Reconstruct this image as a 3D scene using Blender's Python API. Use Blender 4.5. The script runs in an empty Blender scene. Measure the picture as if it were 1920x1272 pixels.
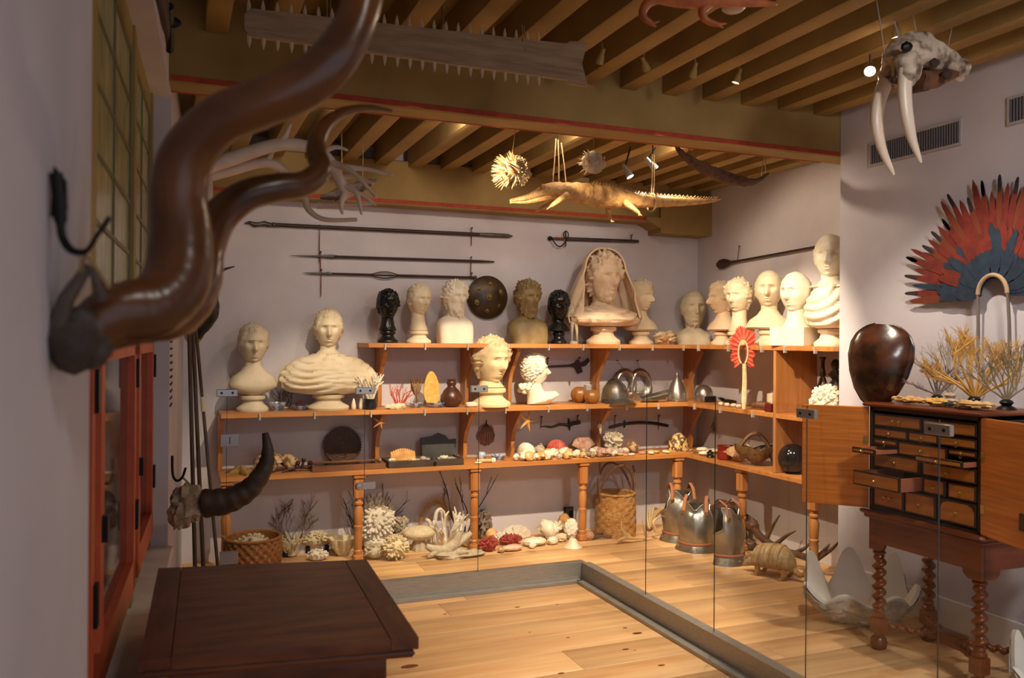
import bpy, math, random
from mathutils import Vector, Matrix, noise, Euler
PI = math.pi
rnd = random.Random(7)
scene = bpy.context.scene
COL = scene.collection
# ------------------------------------------------------------------ camera
YAW, PITCH, ROLL, FPX, EYE = math.radians(22.0), math.radians(0.1), math.radians(0.4), 1570.0, 1.6
_f = Vector((math.sin(YAW)*math.cos(PITCH), math.cos(YAW)*math.cos(PITCH), math.sin(PITCH)))
_r = Vector((math.cos(YAW), -math.sin(YAW), 0)); _u = _r.cross(_f)
_a = _r*math.cos(ROLL) + _u*math.sin(ROLL); _b = _u*math.cos(ROLL) - _r*math.sin(ROLL)
CAMP = Vector((0, 0, EYE))
cam = bpy.data.cameras.new('camera'); camo = bpy.data.objects.new('camera', cam); COL.objects.link(camo)
cam.sensor_width = 36; cam.lens = 36*FPX/1920; cam.clip_start = .05
mw = Matrix.Identity(4)
for i in range(3):
    mw[i][0], mw[i][1], mw[i][2], mw[i][3] = _a[i], _b[i], -_f[i], CAMP[i]
camo.matrix_world = mw
cam.dof.use_dof = True; cam.dof.focus_distance = 6.0; cam.dof.aperture_fstop = 3.2
scene.camera = camo
# ------------------------------------------------------------------ light
vs = scene.view_settings
vs.view_transform = 'Standard'; vs.look = 'None'; vs.gamma = 1; vs.use_curve_mapping = False; vs.exposure = 0.0
w = bpy.data.worlds.new('world'); scene.world = w; w.use_nodes = True
w.node_tree.nodes['Background'].inputs[0].default_value = (.80, .86, 1.0, 1)
w.node_tree.nodes['Background'].inputs[1].default_value = 0.8
WARM = (1.0, .80, .57)
def spot(loc, tgt, power, angle=70, blend=.6, size=.04, col=WARM):
    l = bpy.data.lights.new('spot_light', 'SPOT'); l.energy = power; l.color = col
    l.spot_size = math.radians(angle); l.spot_blend = blend; l.shadow_soft_size = size
    o = bpy.data.objects.new('spot_light', l); COL.objects.link(o); o.location = loc
    o.rotation_euler = (Vector(tgt)-Vector(loc)).to_track_quat('-Z', 'Y').to_euler()
    return o
# (track spots between the front joists are lamps of their own, built with their housings further down)
# added fill: unseen soft spots between the back joists, brightening the upper walls
for x_, e_ in ((.796, 22), (1.567, 24), (2.338, 24), (3.109, 24)):
    spot((x_, 4.72, 2.97), (x_+.1, 6.3, 1.9), e_, 125, 1, .06, (1, .84, .68))
spot((1.31, 4.53, 2.895), (4.35, 5.25, .95), 210, 48, .8, .03)
# added soft fill spots overhead, out of view; no downlight is known here
spot((.9, .3, 2.95), (1.3, .8, 0), 36, 150, 1, .15, (1, .93, .86))
spot((2.6, .8, 2.95), (3.4, 2.2, .9), 150, 150, 1, .15, (1, .94, .88))
# ------------------------------------------------------------------ helpers
def at(x, y, X=None, Y=None, Z=None):
    d = _a*((x-960)/FPX) + _b*((636-y)/FPX) + _f
    if X is not None: t = (X-CAMP.x)/d.x
    elif Y is not None: t = (Y-CAMP.y)/d.y
    else: t = (Z-CAMP.z)/d.z
    return CAMP + d*t
def dep(X, Y): return (X*math.sin(YAW) + Y*math.cos(YAW))/FPX     # metres per photo pixel at a place
def onb(px, Y, z):                                                  # a point over photo column px at depth Y and height z
    p = at(px, 640, Y=Y); return Vector((p.x, Y, z))
def onr(px, X, z):
    p = at(px, 640, X=X); return Vector((X, p.y, z))
LW_ANG = math.radians(2.53)
LWM = Matrix.Translation((-.22, 0, 0)) @ Matrix.Rotation(-LW_ANG, 4, 'Z')   # left wall frame: x off the wall into the room, y along it
def lw(n, s, z): return LWM @ Vector((n, s, z))
def onl(px, py, n):                                                 # point seen at (px,py) lying n metres off the left wall plane
    d = _a*((px-960)/FPX) + _b*((636-py)/FPX) + _f
    inv = LWM.inverted(); o = inv @ CAMP; dd = inv.to_3x3() @ d
    t = (n-o.x)/dd.x
    return CAMP + d*t
def lerp(a, b, t): return a + (b-a)*t
def sst(a, b, x):
    t = max(0, min(1, (x-a)/(b-a))); return t*t*(3-2*t)
def g(x, s): return math.exp(-(x*x)/(s*s))
def N3(p, f, seed=0): return noise.noise(Vector((p[0]*f+seed*7.13, p[1]*f+seed*3.7, p[2]*f-seed*5.1)))
class MB:
    def __init__(s): s.v = []; s.f = []
    def add(s, vs, fs):
        n = len(s.v); s.v += [Vector(v) for v in vs]; s.f += [tuple(i+n for i in f) for f in fs]; return s
    def box(s, c, d, m=None):
        x, y, z = (k/2 for k in d); c = Vector(c)
        vs = [Vector((i*x, j*y, k*z)) for k in (-1, 1) for j in (-1, 1) for i in (-1, 1)]
        if m is not None: vs = [m @ v for v in vs]
        return s.add([c+v for v in vs], [(0, 2, 3, 1), (4, 5, 7, 6), (0, 1, 5, 4), (2, 6, 7, 3), (0, 4, 6, 2), (1, 3, 7, 5)])
    def bb(s, lo, hi): return s.box([(a+b)/2 for a, b in zip(lo, hi)], [abs(b-a) for a, b in zip(lo, hi)])
    def cham(s, c, d, b=.004, m=None):                              # box with chamfered edges
        x, y, z = (k/2 for k in d); r = []
        for zz, q in ((-z, b), (-z+b, 0), (z-b, 0), (z, b)):
            X, Y = x-q, y-q
            r.append([Vector(p) for p in ((-X+b, -Y, zz), (X-b, -Y, zz), (X, -Y+b, zz), (X, Y-b, zz), (X-b, Y, zz), (-X+b, Y, zz), (-X, Y-b, zz), (-X, -Y+b, zz))])
        c = Vector(c); r = [[c + ((m @ p) if m is not None else p) for p in q] for q in r]
        return s.loft(r)
    def loft(s, rings, cap=True, closed=True):
        n = len(rings[0]); vs = [p for r in rings for p in r]; fs = []
        for j in range(len(rings)-1):
            for i in range(n if closed else n-1):
                k = (i+1) % n; fs.append((j*n+i, j*n+k, (j+1)*n+k, (j+1)*n+i))
        if cap: fs += [tuple(range(n-1, -1, -1)), tuple(range((len(rings)-1)*n, len(rings)*n))]
        return s.add(vs, fs)
    def lathe(s, prof, seg=24, c=(0, 0, 0), m=None, cap=True, fn=None):
        c = Vector(c); R = []
        for r, z in prof:
            ring = []
            for i in range(seg):
                a = 2*PI*i/seg; rr = max(r, .0004)
                if fn: rr = fn(rr, a, z)
                p = Vector((rr*math.cos(a), rr*math.sin(a), z)); ring.append(c + ((m @ p) if m is not None else p))
            R.append(ring)
        return s.loft(R, cap)
    def tube(s, path, rad, seg=10, flat=None, cap=True, fn=None, twist=0):
        P = [Vector(p) for p in path]; n = len(P)
        if not hasattr(rad, '__len__'): rad = [rad]*n
        T = [(P[min(i+1, n-1)]-P[max(i-1, 0)]).normalized() for i in range(n)]
        up = Vector((0, 0, 1)) if abs(T[0].z) < .9 else Vector((1, 0, 0))
        u = (up - T[0]*up.dot(T[0])).normalized(); R = []
        for i in range(n):
            u = (u - T[i]*u.dot(T[i])).normalized(); w_ = T[i].cross(u); ring = []
            for k in range(seg):
                a = 2*PI*k/seg + twist*i/n; r = rad[i]
                if fn: r = fn(r, a, i/(n-1))
                fl = flat if flat else 1
                ring.append(P[i] + u*(r*math.sin(a)) + w_*(r*math.cos(a)*fl))
            R.append(ring)
        return s.loft(R, cap)
    def blob(s, c, r, seg=16, rings=10, amp=0, freq=10, seed=0, m=None, fn=None):
        c = Vector(c); R = []
        if not hasattr(r, '__len__'): r = (r, r, r)
        for j in range(rings+1):
            ph = PI*(j if 0 < j < rings else (.02 if j == 0 else rings-.02))/rings; ring = []
            for i in range(seg):
                a = 2*PI*i/seg; d = Vector((math.sin(ph)*math.cos(a), math.sin(ph)*math.sin(a), -math.cos(ph)))
                p = Vector((d.x*r[0], d.y*r[1], d.z*r[2]))
                if amp: p += d*(amp*N3(d, freq*.1, seed))
                if fn: p = fn(p, d)
                ring.append(c + ((m @ p) if m is not None else p))
            R.append(ring)
        return s.loft(R)
    def prism(s, poly, o, ex, ey, ez, depth):                       # polygon in the plane (ex,ey) at o, pushed along ez
        o, ex, ey, ez = Vector(o), Vector(ex), Vector(ey), Vector(ez)
        a = [o + ex*x + ey*y for x, y in poly]; b = [p + ez*depth for p in a]; n = len(a)
        return s.add(a+b, [tuple(range(n-1, -1, -1)), tuple(range(n, 2*n))] + [(i, (i+1) % n, n+(i+1) % n, n+i) for i in range(n)])
    def sheet(s, grid, th):                                         # grid of points given thickness
        R, Cn = len(grid), len(grid[0]); vs = [Vector(p) for r in grid for p in r]; nr = [Vector() for _ in vs]; fs = []
        for j in range(R-1):
            for i in range(Cn-1):
                q = (j*Cn+i, j*Cn+i+1, (j+1)*Cn+i+1, (j+1)*Cn+i); fs.append(q)
                nn = (vs[q[1]]-vs[q[0]]).cross(vs[q[3]]-vs[q[0]])
                for k in q: nr[k] += nn
        n = len(vs); bk = [v - k.normalized()*th if k.length > 0 else v for v, k in zip(vs, nr)]
        ff = fs + [tuple(i+n for i in reversed(q)) for q in fs]
        edge = [i for i in range(Cn)] + [j*Cn+Cn-1 for j in range(1, R)] + [(R-1)*Cn+i for i in range(Cn-2, -1, -1)] + [j*Cn for j in range(R-2, 0, -1)]
        m = len(edge)
        ff += [(edge[i], edge[i]+n, edge[(i+1) % m]+n, edge[(i+1) % m]) for i in range(m)]
        return s.add(vs+bk, ff)
    def xf(s, m): s.v = [m @ v for v in s.v]; return s
    def mesh(s, name, mat, ang=40):
        me = bpy.data.meshes.new(name); me.from_pydata([tuple(v) for v in s.v], [], s.f)
        me.materials.append(mat); me.validate()
        me.polygons.foreach_set('use_smooth', [True]*len(me.polygons))
        if ang: me.set_sharp_from_angle(angle=math.radians(ang))
        me.update(); return me
    def build(s, name, mat, parent=None, loc=None, rz=None, ang=40):
        o = bpy.data.objects.new(name, s.mesh(name, mat, ang)); COL.objects.link(o)
        if parent is not None: o.parent = parent
        if loc is not None: o.location = loc
        if rz is not None: o.rotation_euler = (0, 0, rz) if not hasattr(rz, '__len__') else rz
        return o
def tag(o, label, cat, group=None):
    o['label'] = label; o['category'] = cat
    if group: o['group'] = group
    return o
def thing(name, label, cat, loc=(0, 0, 0), rz=0, group=None):
    o = bpy.data.objects.new(name, None); COL.objects.link(o); o.location = loc; o.empty_display_size = .05
    o.rotation_euler = (0, 0, rz) if not hasattr(rz, '__len__') else rz
    return tag(o, label, cat, group)
def single(name, mb, mat, label, cat, loc=(0, 0, 0), rz=0, group=None, ang=40):
    return tag(mb.build(name, mat, None, loc, rz, ang), label, cat, group)
def struct(name, mb, mat, ang=30):
    o = mb.build(name, mat, None, ang=ang); o['kind'] = 'structure'; return o
def share(o, name, me, parent, loc=None, rz=None):
    q = bpy.data.objects.new(name, me); COL.objects.link(q)
    if parent is not None: q.parent = parent
    if loc is not None: q.location = loc
    if rz is not None: q.rotation_euler = rz
    return q
# ------------------------------------------------------------------ materials
def lin(c): return tuple(((k/255/12.92) if k/255 <= .04045 else ((k/255+.055)/1.055)**2.4) for k in c) + (1,)
MATS = {}
def M(name, c, rough=.6, metal=0, c2=None, scale=8, bump=0, stretch=(1, 1, 1), bscale=None, rand=0, detail=4, spec=.5, contrast=(.35, .65)):
    m = bpy.data.materials.new(name); m.use_nodes = True; nt = m.node_tree; L = nt.links.new
    p = nt.nodes['Principled BSDF']; p.inputs['Roughness'].default_value = rough; p.inputs['Metallic'].default_value = metal
    p.inputs['Specular IOR Level'].default_value = spec; p.inputs['Base Color'].default_value = lin(c); MATS[name] = m
    tc = nt.nodes.new('ShaderNodeTexCoord'); mp = nt.nodes.new('ShaderNodeMapping'); L(tc.outputs['Object'], mp.inputs[0]); mp.inputs['Scale'].default_value = stretch
    if rand:
        oi = nt.nodes.new('ShaderNodeObjectInfo'); cb = nt.nodes.new('ShaderNodeCombineXYZ')
        for k in range(3):
            mu = nt.nodes.new('ShaderNodeMath'); mu.operation = 'MULTIPLY'; mu.inputs[1].default_value = 17.3*(k+1); L(oi.outputs['Random'], mu.inputs[0]); L(mu.outputs[0], cb.inputs[k])
        L(cb.outputs[0], mp.inputs['Location'])
    if c2 is not None:
        n = nt.nodes.new('ShaderNodeTexNoise'); n.inputs['Scale'].default_value = scale; n.inputs['Detail'].default_value = detail; L(mp.outputs[0], n.inputs['Vector'])
        r = nt.nodes.new('ShaderNodeValToRGB'); r.color_ramp.elements[0].position, r.color_ramp.elements[1].position = contrast
        r.color_ramp.elements[0].color = lin(c); r.color_ramp.elements[1].color = lin(c2); L(n.outputs['Fac'], r.inputs[0])
        src = r.outputs[0]
        if rand:
            hs = nt.nodes.new('ShaderNodeHueSaturation'); mr = nt.nodes.new('ShaderNodeMapRange'); mr.inputs[3].default_value = 1-rand; mr.inputs[4].default_value = 1+rand
            L(oi.outputs['Random'], mr.inputs[0]); L(mr.outputs[0], hs.inputs['Value']); L(src, hs.inputs['Color']); src = hs.outputs[0]
        L(src, p.inputs['Base Color'])
    if bump:
        b = nt.nodes.new('ShaderNodeTexNoise'); b.inputs['Scale'].default_value = bscale or scale*2; b.inputs['Detail'].default_value = 6; L(mp.outputs[0], b.inputs['Vector'])
        bn = nt.nodes.new('ShaderNodeBump'); bn.inputs['Strength'].default_value = bump; bn.inputs['Distance'].default_value = .01
        L(b.outputs['Fac'], bn.inputs['Height']); L(bn.outputs[0], p.inputs['Normal'])
    return m
def glassy(name, tint=(1, 1, 1), refl=.55):
    m = bpy.data.materials.new(name); m.use_nodes = True; nt = m.node_tree; L = nt.links.new
    for n in list(nt.nodes): nt.nodes.remove(n)
    o = nt.nodes.new('ShaderNodeOutputMaterial'); mx = nt.nodes.new('ShaderNodeMixShader'); t = nt.nodes.new('ShaderNodeBsdfTransparent'); gl = nt.nodes.new('ShaderNodeBsdfGlossy')
    t.inputs[0].default_value = (*tint, 1); gl.inputs['Roughness'].default_value = .015
    fr = nt.nodes.new('ShaderNodeFresnel'); fr.inputs[0].default_value = 1.5; mu = nt.nodes.new('ShaderNodeMath'); mu.operation = 'MULTIPLY'; mu.inputs[1].default_value = refl
    L(fr.outputs[0], mu.inputs[0]); L(mu.outputs[0], mx.inputs[0]); L(t.outputs[0], mx.inputs[1]); L(gl.outputs[0], mx.inputs[2]); L(mx.outputs[0], o.inputs[0])
    return m
mWall = M('plaster_wall', (200, 193, 198), .9, 0, (212, 205, 208), 2.2, .15, bscale=30)
mWallL = M('plaster_left', (190, 186, 195), .9, 0, (202, 198, 206), 2, .1, bscale=25)
mCeil = M('ochre_paint', (142, 115, 64), .75, 0, (160, 132, 78), 3, .08, bscale=40)
mRed = M('red_line_paint', (150, 52, 24), .7, 0, (172, 66, 32), 20)
mPlank = M('pine_floor', (206, 154, 102), .42, 0, (230, 190, 138), 3.5, .06, (.35, 5, 5), rand=.12, detail=8, contrast=(.3, .7))
mShelf = M('pine_shelf', (178, 114, 56), .45, 0, (200, 136, 74), 3, .05, (.5, 7, 7), rand=.06, detail=6)
mShelfV = M('pine_upright', (170, 108, 54), .45, 0, (192, 130, 72), 3, .05, (7, 7, .6), rand=.06, detail=6)
mSteel = M('brushed_steel', (158, 154, 146), .45, .45, (172, 168, 160), 30, .03, (.4, 1, 6))
mSteelD = M('dark_seam', (30, 30, 30), .5)
mGlass = glassy('pane_glass', (.98, .988, .98), .09)
# ------------------------------------------------------------------ setting
YB, XR, XN, YE = 6.38, 4.38, 4.05, 4.29          # back wall, alcove wall, near right wall and its far edge
ZJF, ZJB, ZC = 3.075, 2.915, 3.24                 # joist undersides front / back bay, boards above
floor = struct('floor', MB().bb((-1.5, -2.5, -.12), (5.2, 6.6, -.024)), mPlank)
y = -2.4; k = 0
while y < YB+.02:
    w_ = (.235, .262, .222, .25)[k % 4]
    x0 = -1.2; cuts = [rnd.uniform(.2, 1.9), rnd.uniform(2.6, 3.6)]
    for x1 in cuts+[4.6]:
        pl = MB().cham(((x1-x0)/2, w_/2-.0015, -.012), (x1-x0-.002, w_-.003, .024), .0015)
        pl.build('plank', mPlank, floor, (x0, y, 0)); x0 = x1
    y += w_; k += 1
mKnot = M('pine_knot', (98, 50, 24), .5, 0, (124, 70, 34), 40)
for px_, py_, L_ in ((768, 1250, .045), (970, 1139, .018), (1045, 1134, .012), (834, 1152, .012), (1172, 1178, .014), (1195, 1188, .03), (1065, 1196, .012), (1173, 1218, .02), (1052, 1263, .018), (993, 1186, .01), (1190, 1220, .008), (758, 1213, .012), (1240, 1248, .02)):
    p = at(px_, py_, Z=.0004); kb = MB().lathe([(1, 0), (.6, .0008)], 14); kb.v = [Vector((v.x*L_, v.y*L_*.5, v.z)) for v in kb.v]; kb.build('knot', mKnot, floor, p)
wb = struct('wall_back', MB().bb((-.6, YB, -.1), (XR+.3, YB+.2, ZC+.1)), mWall)
struct('wall_right', MB().bb((XR, YE-.2, -.1), (XR+.2, YB, ZC+.1)), mWall)
struct('wall_near', MB().bb((XN, -2.5, -.1), (XN+.6, YE, ZC+.1)), mWallL)
sk = struct('baseboard_right', MB().cham((XN-.009, (YE-2.5)/2, .083), (.018, YE+2.5, .166), .004), M('white_paint', (205, 203, 205), .6, 0, (214, 212, 212), 6))
# left wall with its window recess
wl = MB(); R_ = .10; S0, S1, ZS, ZL = 1.73, 4.53, .56, 2.80
for lo, hi in (((-.5, -2.5, -.1), (0, S0, 3.3)), ((-.5, S1, -.1), (0, 7.2, 3.3)), ((-.5, S0, -.1), (0, S1, ZS-.03)), ((-.5, S0, ZL), (0, S1, 3.3))): wl.bb(lo, hi)
struct('wall_left', wl.xf(LWM), mWallL)
struct('trim_1', MB().cham((-.04, (S0+S1)/2, ZS-.012), (.13, S1-S0-.01, .03), .006).xf(LWM), M('stone_sill', (206, 198, 190), .6, 0, (226, 220, 212), 5, .1, contrast=(.3, .6)))
LWM2 = LWM @ Matrix.Translation((.10, 0, 0))
mWinRed = M('casement_red', (186, 74, 40), .5, 0, (200, 90, 52), 12); mWinOch = M('window_ochre', (158, 138, 78), .55, 0, (148, 132, 76), 8)
mWinGl = M('dark_reflecting_glass', (46, 44, 46), .06, 0, None, spec=.8)
mLead = M('greenish_leaded_glass', (150, 154, 104), .22, 0, (188, 188, 138), 6, .25, (1, 3, .8), bscale=5, spec=.6); mIron = M('black_iron', (28, 26, 26), .45, .6)
wn = struct('window_1', MB().bb((-.30, S0-.02, ZS-.02), (-.19, S1+.02, ZS+.08)).bb((-.30, S0, ZL-.1), (-.19, S1, ZL)).bb((-.30, S0, 1.62), (-.17, S1, 1.72))
    .bb((-.30, S1-.07, ZS), (-.18, S1, ZL)).bb((-.30, 3.52, ZS), (-.18, 3.62, ZL)).bb((-.30, 2.36, ZS), (-.18, 2.46, ZL)).bb((-.30, S0, ZS), (-.18, S0+.06, ZL)).xf(LWM2), mWinOch)
wn.name = 'window_1'
for a, b in ((S0+.07, 2.35), (2.47, 3.51), (3.63, S1-.08)):
    fr = MB(); z0, z1 = ZS+.09, 1.61; t = .075 if b-a > .7 else .06
    for lo, hi in (((-.215, a, z0), (-.165, a+t, z1)), ((-.215, b-t, z0), (-.165, b, z1)), ((-.215, a, z0), (-.165, b, z0+t*1.5)), ((-.215, a, z1-t), (-.165, b, z1))): fr.bb(lo, hi)
    fr.xf(LWM2); fo = fr.build('casement', mWinRed, wn, ang=30)
    MB().bb((-.20, a+t, z0+t*1.5), (-.19, b-t, z1-t)).xf(LWM2).build('pane', mWinGl, fo)
    for zz in (z0+.22, z1-.2): MB().bb((-.165, b-.02, zz), (-.155, b+.015, zz+.11)).xf(LWM2).build('hinge', mIron, fo)
    MB().bb((-.165, a+.02, 1.05), (-.15, a+.05, 1.12)).xf(LWM2).build('latch', mIron, fo)
    # leaded light above
    u = MB(); z0, z1 = 1.73, ZL-.11
    nx, nz = 2, 5
    for i in range(nx):
        for j in range(nz):
            ya, yb_ = lerp(a, b, i/nx), lerp(a, b, (i+1)/nx); za, zb = lerp(z0, z1, j/nz), lerp(z0, z1, (j+1)/nz)
            MB().bb((-.205, ya+.006, za+.006), (-.198, yb_-.006, zb-.006)).xf(LWM2).build('pane', mLead, wn)
    for j in range(nz+1): u.bb((-.208, a, lerp(z0, z1, j/nz)-.007), (-.192, b, lerp(z0, z1, j/nz)+.007))
    for i in range(nx+1): u.bb((-.208, lerp(a, b, i/nx)-.007, z0), (-.192, lerp(a, b, i/nx)+.007, z1))
    u.xf(LWM2).build('lead_bars', M('lead%.1f' % a, (120, 118, 90), .5, .3), wn)
# small slotted wall grille on the far pier
gq = onl(321, 705, .004); wg = thing('wall_grille', 'narrow column of dark slots on pale window pier', 'vent', gq, -LW_ANG); mSlot = M('slot_dark', (70, 60, 58), .8)
for i in range(10): MB().bb((-.003, -.09, .17-.036*i), (.003, .09, .18-.036*i)).build('slot', mSlot, wg)
MB().bb((-.004, -.11, -.18), (-.0025, .11, .20)).build('grille_plate', mWallL, wg)
# ceiling: boards, joists, beams
cl = struct('ceiling', MB().bb((-1.5, -2.5, ZC), (5.2, 6.7, ZC+.1)), mCeil)
def joist(x0, y0, y1, z0, w_=.105):
    MB().cham((x0+w_/2, (y0+y1)/2, (z0+ZC)/2), (w_, y1-y0, ZC-z0), .004).build('joist', mCeil, cl)
for i in range(16):
    x = 2.405+.2845*(i-10)
    if -.5 < x < XN-.1: joist(x, -2.5, 4.31, ZJF)
for i in range(17):
    x = 1.13+.257*(i-4)
    if x < XR-.05: joist(x, 4.44, 6.24, ZJB)
MB().bb((-.6, 4.42, ZJB+.17), (5, 6.4, ZJB+.2)).build('ceiling_board', mCeil, cl)
bm = struct('beam_front', MB().cham((2.0, 4.39, 3.04), (5.2, .19, .44), .012), mCeil)
MB().bb((-.02, 4.291, 2.826), (XN-.002, 4.2965, 2.853)).build('painted_line', mRed, bm)
MB().bb((-.02, 4.46, 2.8175), (XN-.002, 4.476, 2.8195)).build('painted_line', mRed, bm)
bb = struct('beam_back', MB().cham((1.93, 6.29, 2.79), (4.9, .18, .34), .01), mCeil)
MB().bb((-.5, 6.195, 2.632), (3.80, 6.2005, 2.66)).build('painted_line', mRed, bb)
# corbel at the right end of the back beam
poly = [(3.72, 2.63), (3.80, 2.60), (3.84, 2.575), (3.92, 2.56), (3.97, 2.535), (XR, 2.535), (XR, 2.66), (3.72, 2.66)]
MB().prism(poly, (0, 6.17, 0), (1, 0, 0), (0, 0, 1), (0, 1, 0), .21).build('corbel', mCeil, bb)
MB().bb((3.86, 6.168, 2.53), (XR, 6.38, 2.87)).build('corbel_block', mCeil, bb)
# two air grilles on the near right wall
mVent = M('vent_dark', (62, 62, 66), .6); mVentF = M('vent_frame', (172, 166, 164), .6)
for n_, (p0, p1, p2, p3), lab in (('air_vent', ((1634, 277), (1634, 305), (1800, 221), (1800, 265)), 'long grey slatted air vent high on right wall behind walrus tusks'), ('air_vent', ((1894, 188), (1894, 230), (2060, 130), (2060, 190)), 'grey slatted air vent cut off by the right picture edge')):
    a = at(*p0, X=XN-.004); b = at(*p3, X=XN-.004); z1, z0 = a.z, at(*p1, X=XN-.004).z
    v = thing('air_vent', lab, 'vent', (XN-.001, (a.y+b.y)/2, (z0+z1)/2)); L_ = abs(a.y-b.y)
    MB().bb((-.004, -L_/2, -.062), (0, L_/2, .062)).build('grille_back', mVent, v)
    fr = MB(); t = .012
    for lo, hi in (((-.012, -L_/2-t, .06), (0, L_/2+t, .075)), ((-.012, -L_/2-t, -.075), (0, L_/2+t, -.06)), ((-.012, -L_/2-t, -.06), (0, -L_/2, .06)), ((-.012, L_/2, -.06), (0, L_/2+t, .06))): fr.bb(lo, hi)
    fr.build('frame', mVentF, v)
    me = MB().bb((-.012, -.003, -.06), (-.004, .003, .06)).mesh('slat', M('vent_slat', (112, 110, 114), .5))
    nsl = int(L_/.017)
    for i in range(nsl): share(None, 'slat', me, v, (0, -L_/2+(i+.5)*L_/nsl, 0))
# ------------------------------------------------------------------ shelving
ZL1, ZM1, ZT1 = .66, 1.09, 1.575                 # shelf tops
YF, XF = 5.97, 4.0                                # shelf front edges
TH = .034
mClip = M('shelf_clip', (196, 190, 178), .35, .4)
def plankshelf(name, lab, lo, hi, clips=()):
    t = thing(name, lab, 'shelf', ((lo[0]+hi[0])/2, (lo[1]+hi[1])/2, lo[2]))
    c = Vector(t.location)
    MB().cham((0, 0, TH/2), (hi[0]-lo[0], hi[1]-lo[1], TH), .003).build('board', mShelf, t)
    for q in clips:
        d = Vector(q)-c
        MB().cham((d.x, d.y, d.z), (.012, .03, .05) if abs(d.y) > .17 and hi[0]-lo[0] > 1 else (.03, .012, .05), .003).build('clip', mClip, t)
    return t
plankshelf('upper_shelf', 'pine top shelf carrying plaster busts along the back wall', (1.30, YF, ZT1-TH), (XR-.001, YB-.001, ZT1), [(x, YF-.004, ZT1-.0265) for x in (1.42, 1.72, 2.05, 2.38, 2.72, 3.02, 3.35, 3.66, 3.96)])
plankshelf('middle_shelf', 'pine middle shelf with helmets and large draped bust', (.30, YF, ZM1-TH), (XR-.001, YB-.001, ZM1), [(x, YF-.004, ZM1-.0265) for x in (.55, .92, 1.32, 1.72, 2.05, 2.36, 2.72, 3.06, 3.42, 3.72)])
plankshelf('lower_shelf', 'pine lower bench on turned legs strewn with sea shells', (.30, YF, ZL1-TH), (XR-.001, YB-.001, ZL1))
plankshelf('upper_shelf', 'pine top shelf with busts along the right alcove wall', (XF, YE+.004, ZT1-TH), (XR-.001, YF-.001, ZT1), [(XF-.004, y, ZT1-.0265) for y in (5.8, 5.4, 5.0, 4.75, 4.45)])
plankshelf('middle_shelf', 'short pine middle shelf on right wall below feather crown', (XF, 4.885, ZM1-TH), (XR-.001, YF-.001, ZM1), [(XF-.004, y, ZM1-.0265) for y in (5.85, 5.5, 5.1)])
plankshelf('lower_shelf', 'pine lower bench on right wall with red bowls', (XF, YE+.004, ZL1-TH), (XR-.001, YF-.001, ZL1))
# divider board standing across the right shelves
dv = MB().cham((XR-.191, 4.87, (ZL1+ZT1-TH)/2), (.375, .026, ZT1-TH-ZL1-.002), .003)
single('divider_board', dv, mShelfV, 'wide upright pine board dividing the right wall shelves', 'board')
# brackets: curved upright boards set across the wall
def bracket(px, z0, z1, lab, right=False, deep=.30):
    H_ = z1-z0
    poly = [(0, 0), (-.105, 0), (-.12, .05), (-.115, H_*.35), (-.15, H_*.55), (-deep+.03, H_*.86), (-deep, H_*.93), (-deep, H_), (0, H_)]
    if right:
        y0 = at(px, 700, X=XR-deep*.5).y
        mb = MB().prism(poly, (0, -.015, 0), (1, 0, 0), (0, 0, 1), (0, 1, 0), .03); loc = (XR-.001, y0, z0)
    else:
        x0 = at(px, 700, Y=YB-deep*.6).x
        mb = MB().prism(poly, (-.015, 0, 0), (0, 1, 0), (0, 0, 1), (1, 0, 0), .03); loc = (x0, YB-.001, z0)
    single('shelf_bracket', mb, mShelfV, lab, 'bracket', loc)
e = .001
for px_, lab in ((716, 'left end bracket under top shelf beside red coral'), (880, 'curved bracket behind the laurel bust, under top shelf'), (962, 'curved bracket under top shelf left of tilted head fragment'), (1128, 'curved bracket under top shelf left of dark helmet')):
    bracket(px_, ZM1+e, ZT1-TH-e, 'curved pine '+lab)
for px_, lab in ((415, 'end bracket under far left of middle shelf'), (712, 'bracket with small starfish under middle shelf'), (878, 'bracket under middle shelf beside dark fossil slab'), (968, 'bracket under middle shelf holding larger starfish'), (1130, 'bracket under middle shelf with small skull on it')):
    bracket(px_, ZL1+e, ZM1-TH-e, 'curved pine '+lab)
bracket(1304, ZM1+e, ZT1-TH-e, 'narrow pine corner bracket beside pointed helmet', deep=.28)
bracket(1304, ZL1+e, ZM1-TH-e, 'narrow pine corner bracket under middle shelf beside carapace', deep=.28)
# turned legs
def post(loc, lab):
    t = thing('turned_leg', lab, 'leg post', loc)
    hh = ZL1-TH-.002
    MB().cham((0, 0, hh-.012), (.085, .085, .024), .004).cham((0, 0, hh-.10), (.074, .074, .15), .012).build('square_head', mShelfV, t)
    pr = [(.024, 0), (.033, .0), (.036, .03), (.03, .06), (.034, .075), (.026, .085), (.03, .11), (.031, .2), (.029, .235), (.034, .245), (.034, .255), (.027, .262), (.031, .275), (.033, .32), (.036, .36), (.028, .39), (.024, .405), (.034, .412), (.034, .425), (.026, .433), (.026, hh-.172)]
    MB().lathe(pr, 20).build('turned_shaft', mShelfV, t)
    MB().cham((0, 0, .025), (.074, .074, .05), .008).build('foot_block', mShelfV, t)
for px_, lab in ((424, 'turned pine leg at far left end of lower bench behind wicker basket'), (672, 'turned pine leg under lower bench behind white coral boulder'), (889, 'turned pine leg under lower bench beside red coral'), (1092, 'turned pine leg under lower bench left of tall handled basket')):
    p = at(px_, 950, Y=6.02); post((p.x, 6.02, 0), lab)
p = at(1270, 890, Y=6.02); post((p.x, 6.02, 0), 'turned pine corner leg of bench behind the breastplates')
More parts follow.
